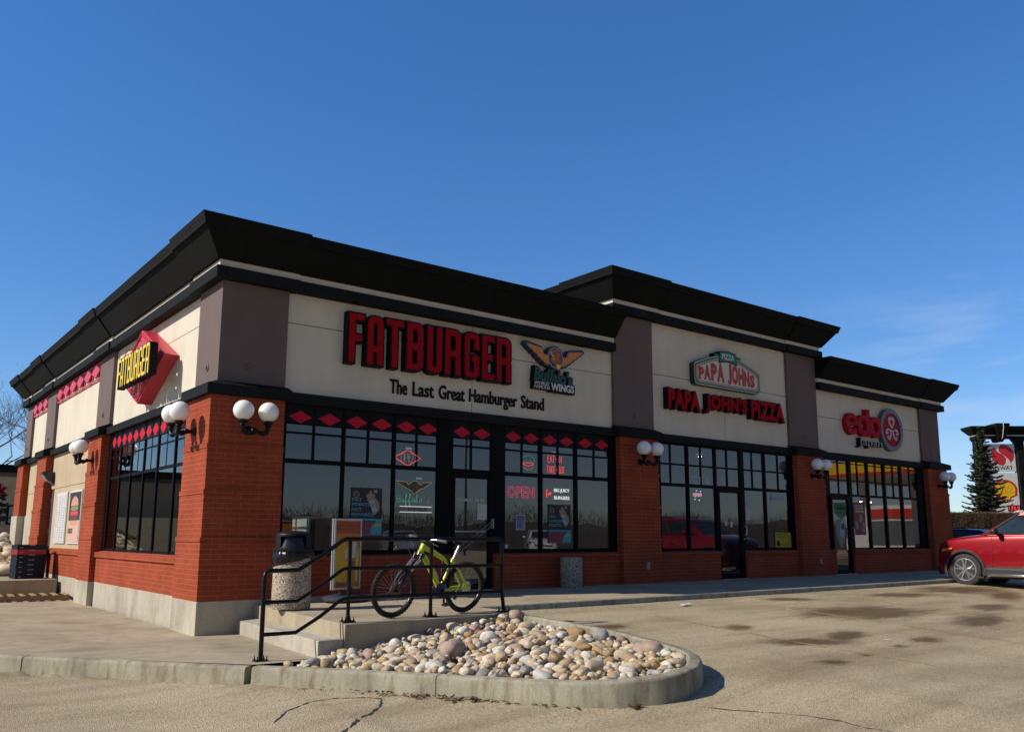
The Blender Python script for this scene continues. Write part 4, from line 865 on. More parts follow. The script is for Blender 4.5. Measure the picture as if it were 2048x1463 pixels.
# ================================================================== window graphics (hung just inside the glass: y = .075)
GY = .048
def sheet(name, x0, x1, z0, z1, m, label, cat, y=GY, d=.004):
    t = wthing(name, ((x0 + x1) / 2, y, z0), label, cat); mb = MB(); mb.box(x0, x1, y - d, y, z0, z1); mb.build('backing', m, t); t['fy'] = y - d; return t
def words(t, name, m, items):
    mb = MB()
    for body, x, z, w, h, bold in items: put(mb, txt(body, w, h, .0015, bold=bold), front(x, t['fy'], z))
    return mb.build(name, m, t)
def patch(t, name, m, polys, k=1):
    mb = MB()
    for P in polys: put(mb, shapes([P], .0012), front(0, t['fy'] - .0003 * k, 0))
    return mb.build(name, m, t)
PNAVY = flat('poster_navy', (.010, .014, .018)); PBLUE = flat('poster_blue', (.10, .27, .36)); PTURQ = flat('poster_turquoise', (.04, .30, .40)); PRED = flat('poster_red', (.20, .03, .04)); PWHITE = flat('poster_white', (.55, .55, .55)); PTAN = flat('poster_tan', (.30, .22, .13)); PPHONE = flat('poster_phone', (.32, .40, .48)); PGREY = flat('poster_grey', (.25, .25, .25)); PYEL = flat('poster_yellow', (.42, .38, .08))
def loyalty(x0, x1, z0, z1, lines, label):
    t = sheet('poster', x0, x1, z0, z1, PNAVY, label, 'poster'); w, h = x1 - x0, z1 - z0
    P = lambda u, v: (x0 + u * w, z0 + v * h)
    mb = MB(); put(mb, shapes([[(x0 + .16 * w + a, z0 + .85 * h + b) for a, b in ell(.062, .062, 20)], [(x0 + .16 * w + a, z0 + .85 * h + b) for a, b in ell(.048, .048, 20)]], .001), front(0, t['fy'], 0)); mb.build('badge_ring', PTAN, t)
    words(t, 'badge_letters', PGREY, [('FAT', x0 + .09 * w, z0 + .835 * h, .09, .03, 0)])
    words(t, 'headline', PBLUE, [(s_, x0 + .03 * w, z0 + v * h, ww * w, .062, .02) for s_, v, ww in lines])
    patch(t, 'food', PTAN, [[P(.62 + .13 * math.cos(a) * (1 + .25 * math.sin(5 * a)), .80 + .12 * math.sin(a) * (1 + .2 * math.cos(4 * a))) for a in [2 * math.pi * k / 24 for k in range(24)]], [P(.80 + .12 * math.cos(a), .60 + .17 * math.sin(a) * (1 + .2 * math.cos(3 * a))) for a in [2 * math.pi * k / 20 for k in range(20)]], [P(.78 + .07 * math.cos(a), .93 + .04 * math.sin(a)) for a in [2 * math.pi * k / 14 for k in range(14)]]])
    patch(t, 'phone', PPHONE, [[P(.58, .72), P(.73, .745), P(.86, .50), P(.70, .465)]], 5); patch(t, 'phone_screen', PGREY, [[P(.64, .67), P(.74, .685), P(.79, .59), P(.69, .57)]], 10)
    patch(t, 'blue_strip', PTURQ, [[P(0, .29), P(1, .285), P(1, .33), P(0, .335)]], 1); patch(t, 'red_block', PRED, [[P(0, 0), P(.66, 0), P(.80, .26), P(0, .27)]], 1)
    patch(t, 'blue_arc', PTURQ, [[P(.62, 0), P(1, 0), P(1, .31)] + [P(1 - .38 * math.sin(R(a)), .31 * math.cos(R(a))) for a in range(15, 90, 15)]], 5); patch(t, 'yellow_tab', PYEL, [[P(.76, .16), P(.97, .16), P(.97, .22), P(.76, .22)]], 10)
    words(t, 'small_print', PGREY, [('Scan and start earning', x0 + .05 * w, z0 + .20 * h, .36 * w, .022, 0), ('points every visit', x0 + .05 * w, z0 + .15 * h, .3 * w, .02, 0)])
loyalty(2.59, 3.235, 1.075, 1.925, [('FAT', .705, .32), ('POINTS', .60, .58), ('FAT', .49, .32), ('REWARDS', .385, .70)], 'dark poster reading FAT POINTS FAT REWARDS behind the orange stand')
loyalty(7.337, 7.99, .905, 1.735, [('WIN', .645, .28), ('1,000,000', .525, .66), ('POINTS', .42, .52)], 'dark poster reading WIN 1,000,000 POINTS under the burgers lettering')
t = sheet('notice', 6.443, 6.69, 1.175, 1.49, PWHITE, 'small blue and white notice below the red OPEN neon', 'notice'); patch(t, 'blue_field', flat('notice_blue', (.09, .17, .32)), [[(6.455, 1.19), (6.678, 1.19), (6.678, 1.478), (6.455, 1.478)]]); patch(t, 'burger_print', PTAN, [[(6.60, 1.2), (6.67, 1.2), (6.67, 1.4), (6.62, 1.36)]], 5); words(t, 'print', PWHITE, [('WE ARE HIRING', 6.47, 1.43, .19, .022, 0), ('Apply inside', 6.47, 1.395, .13, .018, 0)])
t = sheet('notice', 5.44, 5.68, 1.375, 1.69, PWHITE, 'white paper notice taped to the burger shop door', 'notice', y=.046); words(t, 'print', PGREY, [('NOTICE', 5.50, 1.64, .11, .018, 0)] + [('please use the other door', 5.47, 1.60 - .022 * k, .18 - .02 * (k % 3), .011, 0) for k in range(5)] + [('2 m', 5.53, 1.43, .06, .03, .01)])
t = sheet('sticker', 6.155, 6.235, .80, .875, PWHITE, 'small white sticker low in the window corner beside the door', 'sticker'); words(t, 'print', PGREY, [('24h', 6.17, .82, .05, .02, 0)])
t = wthing('address_lettering', (5.27, .045, 1.73), 'white italic address numbers 101-8631-94 St. on the door glass', 'lettering'); mb = MB(); put(mb, txt('101-8631-94 St.', .69, .062, .002, bold=.02, shear=.2), front(4.925, .046, 1.735)); mb.build('characters', flat('vinyl_white', (.62, .62, .62)), t)
# neon signs
def nmat(n, c, e, s): return mat(n, c, .3, 0, .03, 3, emit=e, es=s)
NRED = nmat('neon_red', (.5, .05, .06), (1, .10, .11), .75); NDIM = nmat('neon_unlit', (.34, .27, .2), (.7, .5, .38), .16); NGRN = nmat('neon_green', (.1, .4, .3), (.25, .9, .65), .16); NWHT = nmat('neon_white', (.7, .7, .65), (.95, 1, .9), .55); NGOLD = nmat('neon_gold', (.4, .33, .2), (.9, .7, .4), .14); NPINK = nmat('neon_pink', (.5, .08, .12), (1, .12, .2), .45)
NY = .043; nf = lambda x0, z0: (lambda u, v, d: (x0 + u, NY, z0 + v))
t = wthing('neon_sign', (3.77, NY, 2.4), 'red neon diamond around the word OPEN in the upper window', 'neon sign')
mb = MB(); neon(mb, [[(0, .148), (.28, .29)], [(.31, .29), (.59, .15), (.31, 0), (.27, .0), (0, .142), (0, .148)]], .008, nf(3.478, 2.39)); mb.build('diamond_tube', NRED, t, uv=False)
mb = MB(); neon(mb, strokes('OPEN', .32, .16), .006, nf(3.62, 2.455)); mb.build('letters', NDIM, t, uv=False)
mb = MB(); mb.box(3.72, 3.86, NY, NY + .012, 2.70, 2.74); mb.build('transformer', WHITE, t)
t = wthing('neon_sign', (3.93, NY, 1.5), 'gold winged outline over green script and WINGS lettering in the lower window', 'neon sign')
WP = [(0, .25), (.23, .235), (.27, .19), (.30, .20), (.36, .255), (.41, .262), (.46, .255), (.52, .20), (.56, .19), (.60, .235), (.81, .25), (.76, .21), (.66, .16), (.62, .12), (.52, .10), (.44, .03), (.41, 0), (.35, .06), (.25, .11), (.17, .14), (.10, .18), (.03, .215), (0, .25)]
mb = MB(); neon(mb, [WP], .006, nf(3.53, 1.835)); mb.build('wing_tube', NGOLD, t, uv=False); mb = MB(); put(mb, shapes([WP[:-1]], .002), front(3.53, NY + .006, 1.835)); mb.build('wing_panel', flat('wing_brown', (.085, .065, .045)), t)
mb = MB(); neon(mb, strokes("Buffalo's", .74, .13, .1), .006, nf(3.55, 1.68)); mb.build('script', NGRN, t, uv=False)
mb = MB()
for z in (1.603, 1.497): mb.tube([(3.62, NY, z), (4.34, NY, z)], .0065, 6)
mb.build('white_tubes', NWHT, t, uv=False); mb = MB(); put(mb, txt('WINGS', .43, .085, .004, bold=.02), front(3.815, NY, 1.51)); put(mb, txt('FAMOUS', .26, .045, .004), front(3.54, NY, 1.505)); put(mb, txt('WORLD', .24, .04, .004), front(3.545, NY, 1.555)); mb.build('letters', flat('neon_letter_grey', (.20, .20, .20)), t)
mb = MB(); mb.box(3.97, 4.11, NY, NY + .012, 2.13, 2.165); mb.build('transformer', WHITE, t)
t = wthing('neon_sign', (6.77, NY, 2.44), 'neon burger outline in green gold and red in the upper window', 'neon sign')
arc = lambda cx_, cz_, rx, rz, a0, a1, n=10: [(cx_ + rx * math.cos(R(a0 + (a1 - a0) * k / n)), cz_ + rz * math.sin(R(a0 + (a1 - a0) * k / n))) for k in range(n + 1)]
mb = MB(); neon(mb, [arc(.19, .2, .18, .12, 175, 5), [(x / 10 * .36 + .01, .195 + .014 * (-1) ** x) for x in range(11)]], .005, nf(6.58, 2.44)); mb.build('bun_tube', NGRN, t, uv=False); mb = MB(); neon(mb, [arc(.19, .17, .16, .07, 195, 345), arc(.19, .15, .13, .05, 195, 345), [(.05, .16), (.33, .165)]], .007, nf(6.58, 2.44)); mb.build('patty_tube', NRED, t, uv=False); mb = MB(); neon(mb, [arc(.19, .12, .17, .08, 200, 340), arc(.19, .09, .15, .08, 205, 335)], .005, nf(6.58, 2.44)); mb.build('plate_tube', NGOLD, t, uv=False)
t = wthing('neon_sign', (7.55, NY, 2.42), 'red neon words EAT-IN above TAKE-OUT in the upper window', 'neon sign')
mb = MB(); neon(mb, strokes('EAT-IN', .40, .15),   .0062, nf(7.325, 2.65)); neon(mb, strokes('TAKE-OUT', .52, .15),   .0062, nf(7.29, 2.42)); mb.build('letters', NRED, t, uv=False); mb = MB(); mb.box(7.44, 7.56, NY, NY + .012, 2.87, 2.895); mb.build('transformer', WHITE, t)
t = wthing('neon_sign', (6.58, NY, 1.85), 'large pink outlined neon OPEN in the window right of the door', 'neon sign')
mb = MB(); put(mb, txt('OPEN', .76, .25, tubes=.011, bold=.03), lambda u, v, d: (6.195 + u, NY + .01 - d * .3, 1.847 + v)); put(mb, txt('OPEN', .70, .205, tubes=.008, bold=0), lambda u, v, d: (6.225 + u, NY + .01 - d * .3, 1.87 + v)); mb.build('letters', NPINK, t, uv=False)
t = wthing('neon_sign', (7.6, NY, 1.84), 'lit white words BIG JUICY BURGERS with a red script for', 'neon sign')
mb = MB(); put(mb, txt('BIG JUICY', .45, .098, .008, bold=.02), front(7.502, NY, 1.985)); put(mb, txt('BURGERS', .45, .075, .008, bold=.02), front(7.502, NY, 1.845)); mb.build('letters', NWHT, t); mb = MB(); neon(mb, strokes('for', .19, .10, .1), .009, nf(7.265, 1.93)); mb.build('script', NRED, t, uv=False)
# pizza shop window papers
t = wthing('phone_sign', (12.45, GY, 2.37), 'slanted white phone number sheet standing on the pizza shop transom', 'sign'); mb = MB(); mb.poly([(12.17, 2.365), (12.84, 2.365), (12.745, 2.56), (12.10, 2.56)], .055, .060, lambda u, v, d: (u, d, v)); mb.build('backing', PPHONE, t); mb = MB(); put(mb, txt('780-539', .5, .07, .001, bold=.02), front(12.17, .0548, 2.46)); put(mb, txt('7272', .3, .07, .001, bold=.02), front(12.35, .0548, 2.38)); mb.build('numbers', PGREY, t)
t = sheet('phone_sign', 15.41, 15.955, 2.05, 2.205, PPHONE, 'white phone number card in the upper corner of the right pizza window', 'sign'); words(t, 'numbers', PGREY, [('TEL', 15.62, 2.14, .14, .045, .01), ('(780) 539-7272', 15.45, 2.07, .46, .05, .01)])
t = sheet('poster', 15.505, 16.24, .755, 1.175, flat('poster_mustard', (.40, .33, .02)), 'yellow poster with black print low in the pizza shop window', 'poster'); words(t, 'print', BLK, [('SPECIAL TODAY', 15.58, 1.11, .5, .035, .01), ('LARGE PIZZA', 15.64, 1.035, .36, .04, .01), ('any 3 toppings', 15.8, .86, .36, .025, 0), ('pick up only', 15.8, .82, .3, .025, 0)]); patch(t, 'delivery_mark', BLK, [[(15.56, .84), (15.64, .80), (15.72, .84), (15.69, .93), (15.62, .98), (15.58, .92)]])
t = wthing('neon_sign', (12.3, NY, 2.0), 'small lit oval open sign hanging in the left pizza window', 'neon sign'); mb = MB(); put(mb, txt('open', .34, .13, tubes=.05, shear=.2), lambda u, v, d: (12.13 + u, NY + .02 - d * .2, 2.02 + v)); mb.build('letters', nmat('led_pink', (.5, .3, .35), (1, .55, .6), .35), t, uv=False); mb = MB()
for a in (60, 100, 240, 285): mb.sphere((12.31 + .22 * math.cos(R(a)), NY, 2.085 + .12 * math.sin(R(a))), .014, 8)
mb.build('bulbs', nmat('led_blue', (.4, .6, .8), (.6, .85, 1), .9), t, uv=False)
t = sheet('notice', 14.21, 14.42, 1.50, 1.80, PWHITE, 'white opening hours sheet right of the pizza shop door', 'notice'); words(t, 'print', PGREY, [('HOURS', 14.24, 1.75, .14, .025, 0)] + [('Mon 11-10', 14.24, 1.71 - .03 * k, .14, .014, 0) for k in range(6)])
for x, z, h, lb in ((13.36, 1.33, .12, 'narrow white sticker on the pizza shop door glass'), (13.58, 1.30, .15, 'pink and white sticker on the pizza shop door glass')):
    t = sheet('sticker', x, x + .085, z, z + h, PWHITE, lb, 'sticker', y=.046); words(t, 'print', PGREY, [('OPEN', x + .01, z + .05, .06, .02, 0)])
# japanese food posters
t = wthing('poster', (18.8, .046, .9), 'green poster reading SATISFY CRAVE over a phone and bowl on the door', 'poster'); t['fy'] = .046
patch(t, 'green_field', flat('poster_green', (.02, .15, .045)), [[(18.46, 2.07), (19.15, 2.09), (19.13, 1.72), (18.98, 1.63), (18.86, 1.60), (18.64, 1.66), (18.5, 1.76)]]); words(t, 'headline', PWHITE, [('SATISFY A', 18.58, 1.965, .42, .06, .01), ('CRAVE', 18.62, 1.86, .48, .10, .03), ('ORDER NOW', 18.60, 1.76, .38, .035, 0)])
patch(t, 'wrap', flat('poster_wrap', (.23, .21, .19)), [[(18.52, 1.50), (18.72, 1.60), (18.95, 1.4), (19.05, 1.2), (18.98, .98), (18.85, .82), (18.70, .80), (18.60, .95), (18.52, 1.2)]]); patch(t, 'food', PTAN, [[(18.55, 1.5), (18.66, 1.58), (18.72, 1.46), (18.62, 1.36)], [(18.62, .92), (18.95, .95), (18.85, .76), (18.75, .74)]], 5); patch(t, 'phone', PPHONE, [[(18.83, 1.60), (19.05, 1.60), (18.92, 1.03), (18.68, 1.10)]], 10); patch(t, 'phone_screen', PNAVY, [[(18.84, 1.46), (18.99, 1.46), (18.94, 1.28), (18.80, 1.30)]], 15)
t = sheet('poster', 19.51, 20.19, 1.125, 2.11, flat('poster_crimson', (.22, .018, .025)), 'red poster reading FEED YOUR CRAVINGS beside the green poster door', 'poster'); words(t, 'headline', PWHITE, [('FEED YOUR', 19.63, 1.975, .44, .06, .02), ('CRAVINGS', 19.63, 1.895, .45, .065, .02)]); patch(t, 'yellow_bar', PYEL, [[(19.63, 1.80), (20.10, 1.80), (20.10, 1.87), (19.63, 1.87)]])
fd = MB()
patch(t, 'food', PTAN, [[(19.82, 1.72), (19.98, 1.76), (20.03, 1.62), (19.9, 1.56)], [(19.58, 1.50), (19.72, 1.56), (19.78, 1.32), (19.66, 1.26)], [(19.98, 1.52), (20.14, 1.48), (20.18, 1.30), (20.0, 1.36)]]); [patch(t, 'food_box', PGREY, [q_], 5) for q_ in ([(19.80, 1.64), (20.0, 1.58), (19.95, 1.5), (19.82, 1.54)], [(19.6, 1.44), (19.72, 1.4), (19.74, 1.28), (19.64, 1.3)], [(19.96, 1.34), (20.15, 1.3), (20.1, 1.2), (19.95, 1.24)])]
# side wall poster frames
def wallposter(y0, y1, z0, z1, label):
    t = wthing('wall_poster', (.06, (y0 + y1) / 2, z0), label, 'poster'); mb = MB(); mb.box(.025, .059, y0, y1, z0, z1); mb.build('frame', flat('poster_frame', (.62, .61, .58)), t, bevel=.004); return t
t = wallposter(11.52, 12.92, .82, 2.20, 'white framed menu sheet on the tan side wall'); mb = MB(); mb.box(.018, .0245, 11.57, 12.87, .87, 2.15); mb.build('sheet', flat('menu_sheet', (.60, .60, .60)), t); mb = MB(); rnd = random.Random(3)
for c_ in range(4):
    for k in range(26):
        w_ = rnd.uniform(.12, .26); put(mb, txt(rnd.choice(['Fatburger 9', 'Onion rings', 'Skinny fries', 'Hot dog 6', 'Wings 12', 'Milkshake']), w_, .022, .001), leftw(.0178, 12.83 - c_ * .32, 2.08 - k * .046))
mb.build('menu_print', flat('menu_grey', (.20, .22, .28)), t)
t = wallposter(9.75, 11.16, .82, 2.20, 'framed poster of a stacked burger on the tan side wall'); mb = MB(); mb.box(.018, .0245, 9.80, 11.11, .87, 2.15); mb.build('sheet', flat('poster_black', (.025, .022, .02)), t)
def lpatch(t, nm, m, P, k): mb = MB(); put(mb, shapes([P], .001), leftw(.0178 - .0004 * k, 11.11, .87)); mb.build(nm, m, t)
lpatch(t, 'pink_field', flat('burger_pink', (.62, .40, .33)), [(0, 0), (1.31, 0), (1.31, .55), (.0, .55)], 1); lpatch(t, 'bun', flat('burger_bun', (.58, .30, .20)), [(.2, .93), (.28, 1.08), (.5, 1.17), (.75, 1.17), (1.0, 1.08), (1.08, .93)], 2); lpatch(t, 'lettuce', flat('burger_green', (.22, .24, .08)), [(.15, .84), (.3, .92), (1.0, .92), (1.14, .84), (.9, .80), (.4, .80)], 2); lpatch(t, 'tomato', flat('burger_red', (.60, .05, .07)), [(.2, .68), (.2, .79), (1.1, .79), (1.1, .68)], 2); lpatch(t, 'patty', flat('burger_brown', (.12, .05, .03)), [(.2, .56), (.2, .67), (1.1, .67), (1.1, .56)], 3); lpatch(t, 'bun_base', MATS['burger_bun'], [(.22, .42), (.2, .55), (1.1, .55), (1.06, .42)], 2); lpatch(t, 'black_tag', BLK, [(.05, .22), (.6, .22), (.6, .34), (.05, .34)], 3)
mb = MB(); put(mb, txt('EST. 1952', .45, .07, .001, bold=.02), leftw(.016, 11.0, 1.115)); mb.build('tag_print', flat('tag_gold', (.55, .42, .2)), t)
# ================================================================== railing
T = wthing('railing', (.25, -4.5, 0), 'black pipe handrail stepping down beside the stairs and rock bed', 'railing')
RP = [(-.83, -.372), (.255, -.002), (1.45, .0), (2.62, .0)]; ry = -4.5
mb = MB(); r = .027
top = [(-.83, -.3), (-.83, .56), (-.815, .61), (-.77, .632), (-.42, .635), (-.12, .80), (.14, .975), (.2, 1.0), (2.57, 1.0), (2.61, .985), (2.62, .95), (2.62, .3), (2.66, .03)]
mb.tube([(x, ry, z) for x, z in top], r, 12)
mb.build('top_rail', BMETAL, T, uv=False, smooth=50)
for dz in (-.36, -.72):
    mb = MB(); mb.tube([(x, ry, z + dz) for x, z in ((-.82, .635), (-.42, .635), (-.12, .80), (.14, .975), (.2, 1.0), (2.6, 1.0))], .023, 10); mb.build('rail', BMETAL, T, uv=False, smooth=50)
for x, z in RP[1:3]: mb = MB(); mb.tube([(x, ry, z), (x, ry, .985)], .024, 10); mb.build('post', BMETAL, T, uv=False, smooth=50)
for x, z in RP:
    mb = MB(); xx = x if x < 2.6 else 2.665; zz = pave_z(x, ry) if x < 0 else 0; mb.box(xx - .075, xx + .075, ry - .065, ry + .065, zz - .002, zz + .012)
    for a in (-.055, .055):
        for b in (-.045, .045): mb.lathe([(0, 0), (.012, 0), (.012, .02), (.006, .02), (.006, .05), (0, .05)], (xx + a, ry + b, zz + .01), 8)
    if x < 0: mb.tube([(x, ry, zz), (x, ry, -.29)], .027, 12)
    mb.build('base_plate', BMETAL, T, uv=False)

# ================================================================== bicycle (local u = back along the bike, v = away from viewer, z up)
bt = Vector((1.212, .132, 0)).normalized(); ang = math.atan2(bt.y, bt.x)
T = thing('bicycle', (.985, -4.34, -.003), 'lime green mountain bike with fat knobby tyres leaning behind the railing', 'bicycle', rz=ang)
T.rotation_euler = (R(6), 0, ang); T.location = (.945, -4.31, -.003)
LIME = mat('lime_frame_paint', (.56, .64, .010), .28, 0, .06, 6, coat=.6); SILV = mat('polished_silver', (.62, .62, .62), .22, .9, .05, 9); DARK = mat('anodised_black', (.02, .02, .022), .4, .3, .15, 10); RUSTY = mat('worn_rotor', (.22, .15, .11), .45, .7, .3, 20)
hb, ht, bb, sc_, ra, fa = (.40, 0, .795), (.468, 0, .935), (.805, 0, .325), (.985, 0, .70), (1.245, 0, .348), (.03, 0, .348)
def bike(name, m, tubes, parent=T, sm=55):
    mb = MB()
    for pts, r, *n in tubes: mb.tube(pts, r, n[0] if n else 10)
    return mb.build(name, m, parent, loc=(0, 0, 0), uv=False, smooth=sm)
fr = bike('frame', LIME, [([hb, ht], .040, 14), ([(.462, 0, .90), (.62, 0, .845), (.80, 0, .755), (.97, 0, .655)], [.034, .036, .033, .029], 12), ([(.415, 0, .825), (.50, 0, .755), (.62, 0, .60), bb], [.038, .042, .040, .038], 12),
    ([bb, (.88, 0, .48), (.955, 0, .62), (1.0, 0, .735)], [.030, .028, .026, .028], 12), ([(.96, 0, .645), (1.02, 0, .70)], .024),
    ([(.99, -.02, .66), (1.06, -.055, .60), (1.22, -.07, .37), (1.245, -.07, .348)], .016), ([(.99, .02, .66), (1.06, .055, .60), (1.22, .07, .37), (1.245, .07, .348)], .016),
    ([(.82, -.03, .325), (.92, -.055, .33), (1.245, -.07, .345)], [.024, .02, .016]), ([(.82, .03, .325), (.92, .055, .33), (1.245, .07, .345)], [.024, .02, .016]), ([(.805, -.045, .325), (.805, .045, .325)], .032, 14)])
mb = MB(); mb.box(.48, .56, -.0345, -.028, .83, .87)
bike('fork', DARK, [([(.40, -.085, .80), (.40, 0, .81), (.40, .085, .80)], [.03, .034, .03], 10), ([(.405, 0, .81), hb], .03), ([(.40, -.07, .815), (.37, -.07, .745)], .028), ([(.40, .07, .815), (.37, .07, .745)], .028)])
bike('fork_lowers', DARK, [    ([(.22, -.07, .60), (.155, -.07, .53), (.05, -.072, .36), (.03, -.072, .348)], [.03, .028, .024, .026]), ([(.22, .07, .60), (.155, .07, .53), (.05, .072, .36), (.03, .072, .348)], [.03, .028, .024, .026]), ([(.225, -.07, .595), (.165, -.03, .66), (.165, .03, .66), (.225, .07, .595)], .016)])
for sg in (-1, 1): bike('stanchion', SILV, [([(.37, sg * .07, .75), (.215, sg * .07, .59)], .021)])
bike('stem', DARK, [([(.472, 0, .945), (.482, 0, .975)], .024), ([(.48, 0, .97), (.425, 0, .99)], .02)])
bike('handlebar', SILV, [([(.52, -.37, 1.01), (.47, -.22, 1.02), (.44, -.10, 1.0), (.425, 0, .99), (.44, .10, 1.0), (.47, .22, 1.02), (.52, .37, 1.01)], .0155)])
for sg in (-1, 1): bike('grip', mat('grey_grip', (.10, .10, .10), .7, 0, .2, 30, .4, 90), [([(.482, sg * .255, 1.018), (.525, sg * .385, 1.01)], .021), ([(.525, sg * .385, 1.01), (.528, sg * .395, 1.01)], .024)])
for sg in (-1, 1): bike('brake_lever', DARK, [([(.46, sg * .19, 1.015), (.41, sg * .22, .99), (.40, sg * .30, .965), (.42, sg * .36, .95)], .009, 6), ([(.465, sg * .17, 1.0), (.45, sg * .19, .985)], .022)])
bike('cables', mat('blue_black_cable', (.012, .016, .04), .4), [([(.40, -.2, .99), (.28, -.14, 1.02), (.25, -.06, .90), (.33, -.02, .80), (.45, 0, .80)], .005, 6), ([(.40, .2, .99), (.27, .14, 1.05), (.21, .05, .93), (.26, -.06, .75), (.20, -.08, .6), (.10, -.085, .42)], .005, 6), ([(.41, .15, .99), (.30, .08, 1.0), (.30, .0, .88), (.42, .03, .80), (.60, .03, .66)], .005, 6)])
bike('seat_post', STEEL, [([(1.0, 0, .73), (1.095, 0, .925)], .0155), ([(1.0, 0, .725), (1.004, 0, .745)], .026)])
mb = MB(); mb.loft([[(u, -w_, .945 + h_), (u, -w_ * .6, .975 + h_), (u, 0, .985 + h_), (u, w_ * .6, .975 + h_), (u, w_, .945 + h_), (u, 0, .95 + h_)] for u, w_, h_ in ((.99, .012, .004), (1.03, .022, .004), (1.10, .035, 0), (1.17, .06, .004), (1.24, .07, .014), (1.265, .05, .016))]); mb.build('saddle', RUBBER, T, loc=(0, 0, 0), uv=False, smooth=60)
bike('crank', DARK, [([(.805, -.075, .325), (.815, -.085, .24), (.825, -.085, .15)], [.02, .016, .014]), ([(.805, .075, .325), (.79, .085, .50)], [.02, .014]), ([(.805, -.085, .325), (.805, .085, .325)], .02)])
mb = MB(); mb.lathe([(.055, -.006), (.10, -.004), (.105, 0), (.10, .004), (.055, .006)], (.79, -.05, .325), 24, 'y'); mb.lathe([(0, -.004), (.085, -.004), (.085, .004), (0, .004)], (.805, .052, .325), 24, 'y'); mb.build('bash_guard', mat('blue_guard', (.015, .03, .09), .35), T, loc=(0, 0, 0), uv=False, smooth=40)
mb = MB(); mb.obox((.825, -.135, .148), (.045, 0, .012), (0, .045, 0), (-.003, 0, .010)); mb.build('pedal', DARK, T, loc=(0, 0, 0), uv=False); mb = MB(); mb.obox((.79, .135, .50), (.045, 0, 0), (0, .045, 0), (0, 0, .010)); mb.build('pedal', DARK, T, loc=(0, 0, 0), uv=False)
bike('derailleur', DARK, [([(1.245, .09, .345), (1.22, .10, .29), (1.16, .10, .235), (1.17, .10, .19)], .017), ([(1.15, .10, .24), (1.15, .108, .24)], .03), ([(1.175, .10, .185), (1.175, .108, .185)], .03), ([(.80, .06, .41), (1.24, .09, .40)], .006, 5), ([(.80, .06, .24), (1.15, .10, .215)], .006, 5)])
bike('lock', mat('black_cable_lock', (.01, .01, .012), .5), [([(.86, .0, .76), (.90, -.05, .70), (.90, -.06, .60), (.86, -.05, .48), (.83, -.05, .40), (.80, -.03, .48), (.83, .02, .62), (.86, .04, .74), (.86, 0, .78)], .016, 8)])
bike('bottle', mat('clear_bottle', (.32, .36, .38), .2), [([(.665, -.0, .60), (.70, 0, .535), (.735, 0, .47)], [.02, .036, .034], 12)])
def wheel(u, z0, rotor, parent):
    Rw = .345; mb = MB(); n = 56
    for k in range(1): pass
    rings = []
    for i in range(n):
        a = 2 * math.pi * i / n; rings.append([(u + (Rw - .033 + .032 * math.cos(R(b))) * math.cos(a), .035 * math.sin(R(b)), z0 + (Rw - .033 + .032 * math.cos(R(b))) * math.sin(a)) for b in range(0, 360, 36)])
    mb.loft(rings, loop=True)
    for i in range(46):                       # tread knobs
        a = 2 * math.pi * i / 46
        for b in (-46, -14, 18, 50):
            aa = a + (.04 if b in (-14, 50) else 0); rad = Rw - .033 + .034 * math.cos(R(b)); v = .036 * math.sin(R(b))
            er = Vector((math.cos(aa), 0, math.sin(aa))); et = Vector((-math.sin(aa), 0, math.cos(aa))); nn = (er * math.cos(R(b)) + Vector((0, 1, 0)) * math.sin(R(b))); bn = nn.cross(et)
            mb.obox(Vector((u, v, z0)) + er * rad, et * .011, bn * .0075, nn * .006)
    w = mb.build('tyre', RUBBER, parent, loc=(0, 0, 0), uv=False, smooth=40)
    mb = MB(); mb.loft([[(u + rr_ * math.cos(2 * math.pi * i / 48), v, z0 + rr_ * math.sin(2 * math.pi * i / 48)) for rr_, v in ((.302, -.014), (.284, -.012), (.279, 0), (.284, .012), (.302, .014))] for i in range(48)], loop=True); mb.build('rim', mat('rim_black', (.03, .03, .03), .3, .3), w, loc=(0, 0, 0), uv=False, smooth=50)
    mb = MB()
    for i in range(32):
        a = 2 * math.pi * i / 32; b = a + (.55 if i % 4 < 2 else -.55); sd = .03 if i % 2 else -.03
        mb.tube([(u + .028 * math.cos(b), sd, z0 + .028 * math.sin(b)), (u + .282 * math.cos(a), 0, z0 + .282 * math.sin(a))], .0013, 4)
    mb.build('spokes', SILV, w, loc=(0, 0, 0), uv=False)
    mb = MB(); mb.lathe([(0, -.055), (.018, -.055), (.018, -.035), (.034, -.03), (.02, -.02), (.02, .02), (.034, .03), (.018, .035), (.018, .055), (0, .055)], (u, 0, z0), 16, 'y'); mb.build('hub', DARK, w, loc=(0, 0, 0), uv=False, smooth=40)
    mb = MB(); mb.lathe([(rotor - .022, -.0435), (rotor, -.0435), (rotor, -.0405), (rotor - .022, -.0405)], (u, 0, z0), 36, 'y')
    mb.loft([[(u + q * math.cos(2 * math.pi * i / 36), v, z0 + q * math.sin(2 * math.pi * i / 36)) for q, v in ((rotor - .022, -.0435), (rotor - .022, -.0405), (rotor - .0222, -.0405), (rotor - .0222, -.0435))] for i in range(36)], loop=True)
    for i in range(6): a = 2 * math.pi * i / 6; mb.tube([(u + .02 * math.cos(a), -.042, z0 + .02 * math.sin(a)), (u + (rotor - .01) * math.cos(a + .5), -.042, z0 + (rotor - .01) * math.sin(a + .5))], .006, 5)
    mb.build('brake_rotor', RUSTY if u < .5 else SILV, w, loc=(0, 0, 0), uv=False)
    return w
wheel(.03, .348, .085, T); w = wheel(1.245, .348, .08, T)
